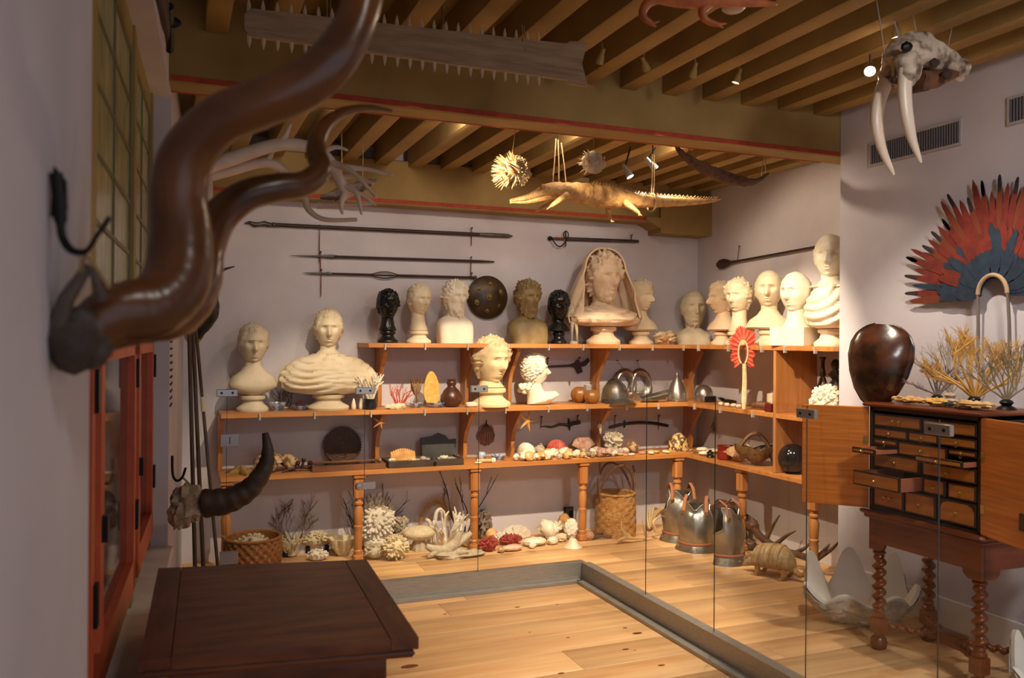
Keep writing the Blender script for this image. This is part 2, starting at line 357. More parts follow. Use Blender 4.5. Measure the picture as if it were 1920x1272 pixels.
for px_, lab in ((1391, 'turned pine leg of right bench above tallest breastplate'), (1526, 'turned pine leg of right bench beside armadillo tail')):
    p = at(px_, 1000, X=4.06); post((4.06, p.y, 0), lab)
# ------------------------------------------------------------------ glass partition
def partition(name, lab, pts, base, axis):
    t = thing(name, lab, 'partition', base); zt = 1.325
    n = len(pts)-1; o = -1 if axis == 'x' else -1
    for i in range(n):
        a, b = pts[i]+.002, pts[i+1]-.002
        lo, hi = ((a, -.005, .10), (b, .005, zt)) if axis == 'x' else ((-.005, a, .10), (.005, b, zt))
        MB().bb(lo, hi).build('glass_pane', mGlass, t)
    mSeam = M('seam_'+axis, (36, 40, 38), .35) if ('seam_'+axis) not in MATS else MATS['seam_'+axis]
    for q in pts[1:-1] if axis == 'y' else pts[1:-1]:
        lo, hi = ((q-.0012, -.003, .1), (q+.0012, .003, zt)) if axis == 'x' else ((-.0022, q-.0012, .1), (.0022, q+.0012, zt))
        MB().bb(lo, hi).build('pane_edge', mSeam, t)
    # rail: upstand and ledge
    a, b = pts[0], pts[-1]
    if axis == 'x':
        MB().bb((a, -.035, 0), (b+.03, .03, .125)).build('rail', mSteel, t); MB().bb((a, -.085, 0), (b-.02, -.035, .02)).bb((a, -.042, .02), (b-.03, -.035, .035)).build('ledge', mSteel, t)
    else:
        MB().bb((-.03, a, 0), (.03, b, .125)).build('rail', mSteel, t); MB().bb((-.085, a, 0), (-.03, b-.03, .02)).build('ledge', mSteel, t)
    return t
gb = partition('glass_partition', 'low clear glass partition in steel rail before the back shelves', [.02, .284, 1.075, 1.808, 2.53], (0, 5.03, 0), 'x')
gr = partition('glass_partition', 'low clear glass partition in steel rail along the right side', [1.5, 2.221, 2.899, 3.565, 4.231, 4.99], (2.56, 0, 0), 'y')
mClamp = M('clamp_steel', (176, 172, 170), .3, .7)
def clamp(par, c, d, screws, ax):
    cl_ = MB().cham(c, d, .003).build('clamp', mClamp, par)
    for s_ in screws: MB().lathe([(.007, 0), (.006, .003), (.003, .004)], 10, m=Matrix.Rotation(PI/2, 3, 'X') if ax == 'x' else Matrix.Rotation(-PI/2, 3, 'Y')).build('screw', mIron, cl_, s_)
for x in (.284, 1.075, 1.808): clamp(gb, (x, -.002, 1.29), (.115, .02, .042), [(x-.03, -.012, 1.29), (x+.03, -.012, 1.29)], 'x')
for y in (2.221, 2.899): clamp(gr, (-.002, y, 1.29), (.02, .115, .042), [(-.012, y-.03, 1.29), (-.012, y+.03, 1.29)], 'y')
clamp(gb, (1.10, -.004, .715), (.085, .02, .045), [], 'x')
MB().lathe([(.024, 0), (.024, .01), (.018, .022), (0, .024)], 18, m=Matrix.Rotation(PI/2, 3, 'X')).build('lock_knob', mClamp, gb, (1.04, -.012, .715))
for zz in (1.02, .35): clamp(gb, (.30, -.004, zz), (.10, .02, .075), [], 'x')
MB().bb((.298, -.0155, 1.0), (.302, -.0135, 1.04)).build('hinge_gap', mIron, gb)
clamp(gr, (0, 4.985, 1.29), (.04, .04, .04), [], 'y')
# ------------------------------------------------------------------ plaster busts
def mPl(name, c, c2): return M(name, c, .62, 0, c2, 9, .12, bscale=40)
mPlW = mPl('plaster_white', (226, 214, 190), (236, 226, 204)); mPlC = mPl('plaster_cream', (222, 204, 168), (232, 216, 184)); mPlY = mPl('plaster_ivory', (218, 194, 146), (230, 208, 162))
mPlG = mPl('plaster_greyed', (196, 180, 150), (214, 200, 172)); mPlB = M('plaster_bronzed', (118, 98, 60), .5, 0, (150, 128, 84), 9, .15); mPlP = mPl('plaster_pinkish', (222, 192, 158), (232, 206, 174)); mBlk = M('black_bronze', (22, 22, 22), .25, .2, (36, 34, 32), 12, .1)
def sell(cx, cy, z, rx, ry, n=2.2, seg=40, fn=None):
    out = []
    for i in range(seg):
        a = 2*PI*i/seg; c, s_ = math.cos(a), math.sin(a); k = (abs(c)**n + abs(s_)**n)**(-1/n)
        p = Vector((cx + rx*k*c, cy + ry*k*s_, z))
        if fn: p = fn(p, a)
        out.append(p)
    return out
def headmesh(mb, hair='short', beard=0, seed=1, hs=1.0, turn=0, tilt=0, jaw=1.0, off=(0, 0, 0)):
    nu, nv = 60, 46; R = []
    rot = Euler((tilt, 0, turn)).to_matrix()
    for j in range(nv+1):
        ph = PI*(j if 0 < j < nv else (.03 if j == 0 else nv-.03))/nv; ring = []
        for i in range(nu):
            t = -PI + 2*PI*i/nu; th = t - .55*math.sin(t)
            d = Vector((math.sin(ph)*math.sin(th), -math.sin(ph)*math.cos(th), math.cos(ph)))
            x, y, z = .081*d.x, .099*d.y, .120*d.z
            if d.z > .2: kk = 1+.10*sst(.2, .75, d.z)*(1-sst(.85, 1.0, d.z)); x *= kk; y *= kk
            low = sst(0, 1, -d.z)
            x *= 1 - (.12 - .16*(jaw-1))*low + .14*sst(.55, 1, -d.z); y *= (1-.42*low) if d.y > 0 else (1-.04*low)
            az = abs(th)
            if d.y < 0:
                m = sst(.05, .55, -d.y); ax = abs(x)
                nz = sst(.014, -.038, z)
                f_ = g(x, .0125)*(.006+.031*nz)*(1-sst(-.038, -.05, z))*(1-sst(.012, .03, z)) + .004*g(ax-.011, .007)*g(z+.038, .009)
                f_ += .013*g(z-.026, .009)*g(x, .058) - .024*g(ax-.031, .0145)*g(z-.003, .0115) + .012*g(ax-.031, .0095)*g(z-.001, .0062)
                f_ += .010*g(x, .021)*(g(z+.0645, .0055)+g(z+.078, .0055)) - .006*g(x, .024)*g(z+.071, .003) - .007*g(x, .03)*g(z+.090, .006)
                f_ += .011*g(x, .02)*g(z+.106, .014) + .005*g(ax-.048, .016)*g(z+.022, .018) - .004*g(ax-.04, .015)*g(z+.06, .02)
                y -= m*f_
            p = Vector((x, y, z))
            zl = .066 - .085*sst(.55, 1.25, az) - .075*sst(1.5, 2.1, az)
            hm = sst(zl-.004, zl+.012, z)
            nv_ = d.copy()
            if hair == 'short': p += nv_*hm*(.008 + .016*abs(N3(d, 7.5, seed)) + .008*N3(d, 15, seed))
            elif hair == 'curly': p += nv_*hm*(.012 + .034*abs(N3(d, 6.5, seed)) + .014*N3(d, 13, seed))
            elif hair == 'laurel':
                p += nv_*hm*(.009 + .022*abs(N3(d, 7.5, seed))+.008*N3(d, 15, seed))
                p += nv_*(.011*g(z-(.058-.04*sst(.6, 1.6, az)), .017)*(.75+.5*abs(math.sin(az*13+2*z/.03))))
            elif hair == 'wavy':
                p += nv_*hm*(.012 + .011*math.sin(34*(d.z+.35*math.sin(3*th)) + 4*N3(d, 2.2, seed)) + .007*N3(d, 9, seed))
            else: p += nv_*sst(1.2, 1.7, az)*sst(.05, .0, abs(z+.0)-.03)*(.006+.018*abs(N3(d, 9, seed))) - d*.004*g(z-.085, .012)*sst(1.4, .9, az)*abs(math.sin(z*520))*(1 if d.y < 0 else 0)
            if beard:
                bmk = sst(-.045, -.075, z)*sst(1.75, 1.3, az)*(1-.85*g(x, .026)*g(z+.07, .012)) + .5*sst(1.05, 1.3, az)*sst(1.75, 1.5, az)*sst(.01, -.03, z)
                wv = abs(N3((d.x, d.y, d.z*.6), 7.5, seed+3)); p += nv_*bmk*(.010+.026*wv)*min(1, beard); p.z -= sst(-.05, -.115, z)*sst(1.6, 1.0, az)*.050*beard*(.8+.5*wv); p.y -= sst(-.05, -.115, z)*sst(1.5, .8, az)*.012*beard
                p += nv_*.008*g(abs(x)-.014, .016)*g(z+.052, .007)*(1 if d.y < 0 else 0)
            ring.append(Vector(off) + rot @ (p*hs))
        R.append(list(reversed(ring)))
    mb.loft(R)
    if hair != 'wavy':
        for s_ in (-1, 1):
            def ear(p, d):
                k = max(0, 1-((d.y/.75)**2+((d.z)/.75)**2)); p.x += s_*(-.006*k); return p
            e_ = MB().blob((0, 0, 0), (.014, .024, .038), 14, 10, fn=ear); e_.xf(Matrix.Rotation(s_*-.35, 4, 'Z'))
            for v in e_.v: v += Vector((s_*.078, .014, -.010))
            mb.add([Vector(off) + rot @ (v*hs) for v in e_.v], e_.f)
def folds(amp, k, seed, dirx=1.0, z0=0):
    def fn(p, a):
        fr = max(0, -math.sin(a)); ph = k*.62*math.hypot(p.x+.13*dirx, (p.z-z0)*.9) + 2.6*N3(p, 3.5, seed)
        d = Vector((math.cos(a), math.sin(a), 0)); sd = 1-fr
        w_ = abs(math.sin(ph))*2-1
        return p + d*(amp*w_*(fr**.5) + amp*.9*(abs(math.sin(9*a+3*N3(p, 5, seed)))*2-1)*sd)
    return fn
SOC = [(.062, .0), (.105, 0), (.108, .012), (.104, .022), (.09, .03), (.07, .045), (.062, .062), (.066, .07), (.08, .074), (.082, .086), (.078, .094), (.05, .098), (.03, .098)]
def bust(lab, loc, H_, hh, kind, mat, rz=0, hair='short', beard=0, turn=0, tilt=0, seed=1, wide=1.0, soc=None, socmat=None, jaw=1.0, veil=False, soch=None, group='portrait busts on the shelves'):
    """H_ total height in metres, hh crown-to-chin height; kind of chest: herm, chest, drape, neck, block"""
    t = thing('portrait_bust', lab, 'bust', loc, rz, group); hs = hh/.244; mb = MB()
    S = {'herm': 0, 'chest': .098, 'drape': .098, 'neck': .098, 'block': .14}[kind]*hs if soch is None else soch
    zc = H_ - .126*hs                                # head centre height
    zb = S                                           # underside of the chest
    headmesh(mb, hair, beard, seed, hs, turn, tilt, jaw, (0, 0, zc))
    zn = zc - .075*hs                                # neck top
    D = zn - zb; ring = []
    def rr(u, rx, ry, cy=.012, n=2.1, fn=None): ring.append(sell(0, cy*hs, zn-u*D, rx*hs*wide if u > .3 else rx*hs, ry*hs, n, 48, fn))
    if kind == 'herm':
        u0 = .052*hs/D
        rr(0, .050, .055, .022); rr(u0*.8, .050, .054, .02); rr(u0*1.25, .062, .06, .018); rr(u0*1.6, .10, .07, .015); rr(u0*1.95, .142, .085, .01, 2.6); rr(u0*2.35, .160, .092, .008, 3.2); rr(u0*3, .164, .096, .006, 4); rr(lerp(u0*3, 1, .5), .162, .095, .006, 5); rr(1, .158, .094, .006, 5)
    elif kind == 'neck':
        rr(0, .050, .055, .02); rr(.35, .05, .055, .018); rr(.7, .058, .062, .012); rr(.93, .072, .07, .006); rr(1, .066, .064, .006)
    elif kind == 'block':
        rr(0, .052, .058, .022); rr(.5, .053, .058, .02); rr(.8, .066, .066, .014); rr(1, .078, .072, .008)
    elif kind == 'chest':
        u0 = min(.30, .058*hs/D)
        rr(0, .050, .055, .02); rr(u0, .050, .054, .018); rr(u0*1.6, .075, .064, .014); rr(u0*2.2, .122, .078, .01, 2.4); rr(u0*2.9, .146, .088, .006, 2.5); rr(lerp(u0*2.9, 1, .3), .146, .09, .004, 2.5); rr(lerp(u0*2.9, 1, .6), .118, .082, .002); rr(lerp(u0*2.9, 1, .85), .072, .062, 0); rr(1, .046, .046, 0)
    else:
        u0 = min(.28, .055*hs/D); fn = folds(.0125*hs, 115/hs, seed, -1 if seed in (7,) else 1, zn+.02*hs)
        rr(0, .050, .055, .02); rr(u0, .050, .054, .018); rr(u0*1.5, .078, .066, .014)
        a0 = u0*1.5; keys = [(0, .085, .07, .012), (.07, .12, .08, .01), (.18, .165, .095, .008), (.34, .205, .112, .004), (.5, .224, .122, 0), (.68, .228, .128, -.004), (.84, .215, .124, -.004), (.94, .178, .11, 0), (1, .11, .08, 0)]
        for q in range(46):
            u = q/45; k_ = max(i for i in range(len(keys)-1) if keys[i][0] <= u+1e-9); A, B = keys[k_], keys[k_+1]; v = (u-A[0])/(B[0]-A[0])
            rr(lerp(a0, 1, u), lerp(A[1], B[1], v), lerp(A[2], B[2], v), lerp(A[3], B[3], v), 2.2, fn)
    ring.reverse(); mb.loft(ring)
    mb.build('carved_figure', mat, t, ang=60)
    if veil:
        rg = []
        for q in range(26):
            u = q/25
            if u < .3: k_ = .012+.108*math.sin(u/.3*PI/2); z_ = H_+.03*hs-.115*hs*(1-math.cos(u/.3*PI/2))
            else: k_ = lerp(.12, .215, ((u-.3)/.7)**.8); z_ = lerp(H_-.085*hs, zb+.045*hs, (u-.3)/.7)
            r_ = []
            for i in range(41):
                a = lerp(-.5*sst(.2, .8, u)-.15, PI+.15+.5*sst(.2, .8, u), i/40); fo = .009*hs*math.sin(15*a+4*u+2*N3((a, u, 0), 2, seed))*sst(.25, .6, u)
                r_.append(Vector(((k_*hs+fo)*math.cos(a), (k_*hs*(.86-.30*u)+fo)*math.sin(a)-.012*hs*(1-u), z_)))
            rg.append(r_)
        MB().sheet(rg, .010*hs).build('veil', mat, t, ang=60)
    if S > 0:
        if kind == 'block': MB().cham((0, .0, S/2), (.22*hs, .19*hs, S), .003).build('socle', socmat or mat, t)
        else:
            sw = (soc or 1.0)*hs; MB().lathe([(r*sw*.92, z*S/.098) for r, z in SOC], 32).build('socle', socmat or mat, t)
    return t
def bb_(px, top, bot, hpx, kind, mat, lab, Y=6.16, z=None, **k):
    z = ZT1 if z is None else z; p = onb(px, Y, z); s_ = dep(p.x, Y); zz = at(px, top, Y=Y).z
    return bust(lab, p, zz-z, hpx*s_, kind, mat, **k)
def br_(px, top, hpx, kind, mat, lab, X=4.17, z=None, **k):
    z = ZT1 if z is None else z; p = onr(px, X, z); s_ = dep(X, p.y); zz = at(px, top, X=X).z
    return bust(lab, p, zz-z, hpx*s_, kind, mat, **k)
bb_(727, 543, 642, 56, 'neck', mBlk, 'glossy black bronze head on black socle at left end of top shelf', seed=2, hair='short', turn=.12, soc=.85)
bb_(785, 533, 645, 58, 'neck', mPlC, 'cream plaster youth head with fringe on round socle, second on top shelf', seed=3, turn=.1, rz=.25)
bb_(853, 528, 645, 58, 'herm', mPlW, 'white plaster bearded old man herm left of the round shield', seed=4, hair='curly', beard=.95, turn=.25, wide=.86)
bb_(989, 528, 645, 60, 'herm', mPlB, 'bronze-brown bearded herm right of the round shield', seed=5, hair='curly', beard=.85, turn=.2, wide=.92)
bb_(1047, 545, 645, 54, 'chest', mBlk, 'small black bearded bust between brown herm and little statuette', seed=6, beard=.25, turn=-.05, wide=.62, soc=.7)
bb_(1131, 478, 647, 84, 'drape', mPlP, 'tall veiled and bearded bust, largest on back top shelf', seed=7, hair='curly', beard=.45, turn=.1, wide=.9, veil=True, soc=.95, Y=6.14)
bb_(1202, 525, 647, 60, 'chest', mPlC, 'cream youth bust on fluted socle right of the veiled bust', seed=8, turn=.35, wide=.92, soc=.95)
bb_(475, 607, 770, 74, 'chest', mPlG, 'dim plaster young man bust at far left of middle shelf', z=ZM1, Y=6.17, seed=9, turn=.05, wide=1.0, jaw=1.1)
bb_(616, 580, 768, 72, 'drape', mPlC, 'large broad draped Roman bust at left of middle shelf', z=ZM1, Y=6.17, seed=10, turn=-.12, wide=1.32, soc=1.35)
bb_(921, 632, 765, 88, 'neck', mPlY, 'ivory laurel-crowned bust standing forward on middle shelf', z=ZM1, Y=6.07, seed=11, hair='laurel', turn=.3, jaw=1.15, soc=1.05)
br_(1300, 543, 66, 'herm', mPlG, 'bald bearded herm in the corner of the top shelf', rz=-.35, seed=12, hair='bald', beard=.4, wide=.78, X=4.2)
br_(1353, 528, 62, 'chest', mPlP, 'narrow bust in left profile partly behind curly bust', rz=-1.5, seed=13, turn=-.2, wide=.85, soc=.8, X=4.24)
br_(1384, 523, 64, 'neck', mPlC, 'curly-haired bust facing left above the red feather crown', rz=-1.05, seed=14, hair='laurel', turn=-.1, soc=1.0, X=4.1)
br_(1441, 505, 72, 'chest', mPlC, 'heavy-jowled bust with balding head right of curly bust', rz=-.8, seed=15, hair='bald', turn=.0, jaw=1.35, wide=.98, soc=.9, X=4.22)
br_(1491, 508, 78, 'block', mPlW, 'brightly lit bald head resting on a square plaster block', rz=-1.25, seed=16, hair='bald', turn=.0, jaw=1.2, X=4.12, soch=.135)
br_(1556, 437, 84, 'drape', mPlW, 'tall draped elderly bust at right end of top shelf', rz=-.85, seed=17, hair='bald', turn=-.1, jaw=1.05, wide=.54, soc=.85, X=4.2)
# tilted head fragment lying on the middle shelf
p = onb(1003, 6.1, ZM1); s_ = dep(p.x, 6.1)
t = thing('head_fragment', 'white plaster woman head fragment leaning back in right profile on middle shelf', 'sculpture', p)
mb = MB(); headmesh(mb, 'wavy', 0, 21, 1.02, 1.42, 0, 1.0, (0, 0, 0)); mb.xf(Matrix.Translation((0, 0, .27)) @ Matrix.Rotation(-.14, 4, 'Y'))
mb.build('carved_head', mPlW, t, ang=60)
mb = MB(); rg = []
for u, cx, cz, rx, ry in ((0, .0, .175, .052, .05), (.2, -.0, .14, .055, .052), (.45, .01, .105, .07, .06), (.65, .06, .075, .12, .075), (.85, .075, .045, .135, .085), (1, .04, .008, .085, .06)):
    rg.append([q + Vector((0, 0, cz + (.35*(q.x-cx) if u > .5 else 0)*(.8 if u < 1 else .1))) for q in sell(cx, 0, 0, rx, ry, 2.2, 36, lambda p_, a: p_ + Vector((math.cos(a), math.sin(a), 0))*.006*N3(p_, 30, u))])
rg.reverse(); mb.loft(rg); mb.build('broken_neck', mPlW, t, ang=60)
mb = MB()
for i in range(14):
    a = i*.75; mb.blob((-.085+.03*math.cos(a)*(1-i/20)-.012*(i % 3), -.03+.05*math.sin(a), .16-.004*i), (.024, .022, .02), 10, 7, .006, 30, i)
mb.build('hair_knot', mPlW, t, ang=60)
# little standing statuette on the top shelf
p = onb(1076, 6.1, ZT1); t = thing('statuette', 'small standing nude figure statuette beside black bust on top shelf', 'statuette', p)
def figure(mb, h, mm=None):
    k = h/1.0; q = lambda x, y, z: Vector((x*k, y*k, z*k))
    mb.tube([q(-.055, 0, .02), q(-.06, -.01, .25), q(-.05, .0, .5)], [.022*k, .036*k, .055*k], 10); mb.tube([q(.07, -.03, .02), q(.06, -.045, .26), q(.045, 0, .5)], [.022*k, .036*k, .055*k], 10)
    for x, y in ((-.06, -.03), (.075, -.06)): mb.blob(q(x, y, .015), (.025*k, .045*k, .02*k), 10, 6)
    mb.loft([sell(0, 0, z*k, rx*k, ry*k, 2.2, 20) for z, rx, ry in ((.44, .07, .06), (.5, .095, .07), (.6, .075, .055), (.7, .10, .065), (.78, .125, .06), (.82, .10, .05), (.84, .035, .035), (.88, .033, .033))])
    mb.blob(q(0, -.005, .935), (.045*k, .052*k, .066*k), 14, 10)
    mb.tube([q(-.115, 0, .785), q(-.15, .02, .63), q(-.125, -.02, .47)], [.035*k, .028*k, .02*k], 8); mb.tube([q(.115, 0, .785), q(.165, .0, .65), (q(.10, -.05, .58))], [.035*k, .028*k, .02*k], 8)
mb = MB(); figure(mb, .32); mb.xf(Matrix.Translation((0, 0, .02))); mb.build('figure', mPlG, t, ang=60); MB().lathe([(.035, 0), (.037, .012), (.03, .024)], 18).build('base', mPlG, t)
# ------------------------------------------------------------------ things on the back wall
mDkW = M('dark_hardwood', (44, 26, 16), .5, 0, (66, 38, 22), 12, .05, (1, 6, 6)); mBlade = M('old_blade', (70, 64, 58), .42, .75, (96, 88, 78), 14, .05); mCord = M('red_cord', (112, 42, 26), .8); mTwine = M('twine', (150, 120, 78), .9)
mNail = mIron; mHorn = M('dark_horn', (26, 22, 20), .35, 0, (48, 40, 34), 14, .1)
YW = YB-.02
def rod(p0, p1, n=12): return [Vector(p0).lerp(Vector(p1), i/(n-1)) for i in range(n)]
def wallp(px, py, Y=YW): return at(px, py, Y=Y)
def hang(par, o, px, y0, y1, Y=YW+.004):                            # cord loop with its nail, as parts of the thing hung
    a, b = wallp(px, y0, Y)-o, wallp(px, y1, Y)-o
    MB().tube([a+Vector((.004, 0, 0)), (a+b)/2+Vector((.001, 0, 0)), b], .0022, 6).tube([a-Vector((.004, 0, 0)), (a+b)/2-Vector((.003, 0, 0)), b+Vector((-.003, 0, -.01))], .0018, 6).build('cord', mCord, par)
    MB().tube([a+Vector((0, .014, .003)), a+Vector((0, -.014, .006))], .0035, 8).blob(a+Vector((0, -.014, .006)), .0065, 8, 6).build('nail', mNail, par)
a, b = wallp(458, 419), wallp(962, 443); t = thing('long_spear', 'longest dark spear with wavy head, highest on the back wall', 'spear', a); d = b-a
MB().tube(rod(d*.10, d*.86), .0145, 10).build('shaft', mDkW, t)
q = [d*u + Vector((0, 0, .010*math.sin(u*120)*(1-u*7))) for u in [i/60 for i in range(7)]]; MB().tube(q, [.002, .012, .018, .015, .02, .016, .012], 8, flat=.5).blob(d*.098, (.02, .016, .018), 10, 8).build('spear_head', mBlade, t)
MB().tube([d*.86, d*.9, d*.98, d*1.0], [.0145, .018, .016, .002], 8, flat=.6).build('butt_blade', mBlade, t); hang(t, a, 599, 425, 492); hang(t, a, 884, 429, 460)
a, b = wallp(543, 479), wallp(927, 491); t = thing('short_spear', 'thin middle spear hung between two longer weapons on back wall', 'spear', a); d = b-a
MB().tube(rod(d*.2, d), [.0105]*11+[.005], 8).build('shaft', mDkW, t); MB().tube([d*0, d*.08, d*.14, d*.165, d*.19, d*.215, d*.23], [.001, .006, .0075, .013, .015, .012, .008], 8, flat=.7).build('spear_head', mBlade, t); hang(t, a, 601, 474, 512); hang(t, a, 883, 484, 520)
a, b = wallp(567, 512), wallp(893, 521); t = thing('open_head_spear', 'spear with openwork oval swelling, lowest of three on back wall', 'spear', a); d = b-a
MB().tube(rod(d*.16, d*.38, 5), .009, 8).tube(rod(d*.53, d, 6), .0105, 8).build('shaft', mDkW, t)
o_ = MB()
for s1, s2 in ((1, 0), (-1, 0), (0, 1), (0, -1)):
    o_.tube([d*lerp(.37, .54, i/12) + Vector((0, s2*.012, s1*.026))*math.sin(PI*i/12) for i in range(13)], .0042, 6)
o_.build('openwork', mDkW, t); MB().tube([d*0, d*.06, d*.12, d*.14, d*.165], [.001, .0075, .009, .013, .007], 8, flat=.6).build('spear_head', mBlade, t); hang(t, a, 602, 508, 555); hang(t, a, 884, 514, 522)
# shield
p = wallp(914, 558); s_ = dep(p.x, YB); Rr = .171
t = thing('round_shield', 'round dark domed shield with brass bosses on back wall', 'shield', (p.x, YB-.012, p.z), (PI/2, 0, 0))
MB().lathe([(Rr, .0), (Rr, .008), (Rr*.97, .012), (Rr*.9, .02), (Rr*.6, .045), (Rr*.3, .058), (0, .063)], 48).build('shield_disc', M('shield_leather', (46, 34, 22), .4, .2, (82, 58, 30), 9, .25), t)
mBrass = M('old_brass', (112, 86, 42), .45, .7, (138, 108, 56), 20)
for i, (r_, n_) in enumerate(((.0, 1), (.62, 6))):
    for j in range(n_):
        an = 2*PI*j/n_+.4; q = Vector((Rr*r_*math.cos(an), Rr*r_*math.sin(an), .06 if r_ == 0 else .041)); k_ = .012 if j % 3 else .016
        MB().lathe([(k_*1.6, 0), (k_*1.5, .003), (k_, .004), (k_*.8, .012), (0, .016)], 16).build('boss', mBrass, t, q)
MB().tube([(Rr*math.cos(i*PI/24), Rr*math.sin(i*PI/24), .006) for i in range(49)], .005, 8).build('rim', mDkW, t)
MB().tube([(-.11+.02*math.cos(i), .155+.018*math.sin(i), .01) for i in [k*.35 for k in range(17)]], .0018, 6).build('ring', mNail, t)
# rapier
a, b = wallp(1027, 447), wallp(1198, 453); t = thing('rapier', 'rapier with ring hilt hung level on back wall above veiled bust', 'sword', a); d = b-a; L_ = d.length
MB().tube([d*.2, d*.5, d*.96, d*1.0], [.016, .015, .014, .011], 8, flat=.35).build('blade', mBlade, t); MB().tube([d*.05, d*.1, d*.17], [.009, .012, .010], 10).build('grip', M('leather_grip', (104, 46, 22), .6), t); MB().blob(d*.025, (.02, .017, .019), 12, 8).build('pommel', mIron, t)
h_ = MB()
h_.tube([d*.04+Vector((0, -.01, 0))] + [d*lerp(.05, .19, i/10)+Vector((0, -.02, -.068*math.sin(PI*(.12+.83*i/10)))) for i in range(11)], .005, 8)
h_.tube([d*.185+Vector((0, -.008, z_)) for z_ in (-.065, -.03, 0, .03, .06)], .0055, 8); h_.tube([d*.185+Vector((.022*math.cos(k*.45), -.015, .03+.034*math.sin(k*.45))) for k in range(15)], .0045, 8)
h_.build('hilt_guard', mIron, t); hang(t, a, 1184, 442, 455)
for px_, py_ in ((1067, 463), (1155, 469), (1034, 433)): pass
# paddle on the right alcove wall
a = at(1343, 497, X=XR-.03); b = at(1530, 463, X=XR-.03); t = thing('paddle_club', 'dark long-handled paddle slanting up on right alcove wall', 'club', a); d = b-a
MB().tube([d*.12, d*.3, d*1.1], [.013, .009, .009], 10).build('shaft', mDkW, t); MB().tube([d*0, d*.03, d*.08, d*.13, d*.17], [.012, .036, .042, .030, .014], 12, flat=.3).build('blade', mDkW, t)
q = at(1386, 462, X=XR-.02)-a; MB().tube([q, d*.24], .003, 6).build('cord', mCord, t); MB().blob(q, .007, 8, 6).build('nail', mNail, t)
# axe shaped club under the top shelf
a, b = wallp(1018, 688), wallp(1100, 684); t = thing('axe_club', 'dark axe-shaped wooden club on wall under top shelf', 'club', a); d = b-a; ux = d.normalized(); uz = Vector((0, 0, 1)); L_ = d.length
MB().prism([(0, -.008), (L_*.6, -.012), (L_*.72, -.02), (L_*.8, -.075), (L_*.9, -.06), (L_*.86, -.015), (L_*.97, -.01), (L_*1.06, .03), (L_*1.03, .055), (L_*.95, .03), (L_*.86, .02), (L_*.78, .045), (L_*.72, .02), (L_*.6, .008), (0, .006)], (0, -.012, 0), ux, uz, (0, 1, 0), .024).build('club_head', mDkW, t); hang(t, a, 1027, 673, 690); hang(t, a, 1086, 672, 684)
# kris and sabre under the middle shelf
a, b = wallp(1012, 802), wallp(1098, 792); t = thing('kris_dagger', 'wavy-bladed dagger hung on wall under middle shelf', 'dagger', a); d = b-a; ux = d.normalized()
pts = [d*(u/12)+Vector((0, 0, .007*math.sin(u*1.5))) for u in range(10)]; MB().tube(pts, [.001, .006, .008, .009, .010, .010, .011, .012, .016, .018], 8, flat=.4).build('blade', mBlade, t)
MB().prism([(.26, -.012), (.265, .05), (.28, .014), (.37, .02), (.38, -.008), (.285, -.012), (.275, -.055)], (0, -.01, 0), ux, uz, (0, 1, 0), .02).build('hilt', mDkW, t); hang(t, a, 1015, 783, 800); hang(t, a, 1083, 781, 795)
a = wallp(1142, 802); b = wallp(1253, 799); m_ = wallp(1205, 792.5); t = thing('curved_sabre', 'curved sheathed sabre hung on wall under middle shelf', 'sword', a); d = b-a; e_ = m_-a
pts = [d*u + Vector((0, 0, (e_.z-d.z*.57)*4.0*u*(1-u))) for u in [i/12 for i in range(13)]]
MB().tube(pts[3:], [.013]+[.014]*6+[.0135, .013, .012], 10, flat=.6).build('scabbard', M('black_lacquer', (28, 26, 24), .3), t); MB().tube(pts[:4], [.011, .013, .013, .012], 10, fn=lambda r, a_, u: r*(1+.08*math.sin(60*u))).build('grip', mDkW, t)
MB().tube([pts[3]+Vector((0, -.005, z_)) for z_ in (-.032, 0, .032)], [.006, .012, .006], 8).build('guard', mIron, t); hang(t, a, 1153, 781, 803); hang(t, a, 1235, 781, 805)
# dried sea fan hanging on the wall
p = wallp(912, 815); t = thing('dried_sea_fan', 'reddish flat dried fan hung on wall above blue bowls', 'sea fan', (p.x, YB-.004, p.z)); s_ = dep(p.x, YB)
poly = [(.078*math.cos(k*2*PI/26)*(1+.08*math.sin(5*k)), -.005+.088*math.sin(k*2*PI/26)*(1+.06*math.cos(3*k))) for k in range(26)]
MB().prism(poly, (0, -.008, 0), (1, 0, 0), (0, 0, 1), (0, 1, 0), .006).build('fan_web', M('dried_fan', (128, 86, 70), .8, 0, (152, 108, 88), 30, .3), t)
r_ = MB()
for k in range(9): an = PI/2+(k-4)*.33; r_.tube([(0, -.008, .09), (.035*math.cos(an), -.01, .05), (.08*math.cos(an), -.008, -.06+.01*abs(k-4))], .002, 5)
r_.tube([(0, -.006, .08), (.004, -.006, .115)], .004, 6).build('fan_ribs', mDkW, t)
# power box low on the wall
p = wallp(1068, 968); t = thing('power_outlet', 'dark grey wall socket box above white corals', 'outlet', (p.x, YB, p.z)); MB().cham((0, -.012, 0), (.075, .022, .15), .004).build('box', M('outlet_grey', (58, 52, 44), .5), t); MB().cham((.012, -.026, .02), (.04, .008, .05), .003).build('socket', mIron, t); MB().cham((-.042, -.015, .02), (.012, .03, .11), .003).build('side_plate', mIron, t)
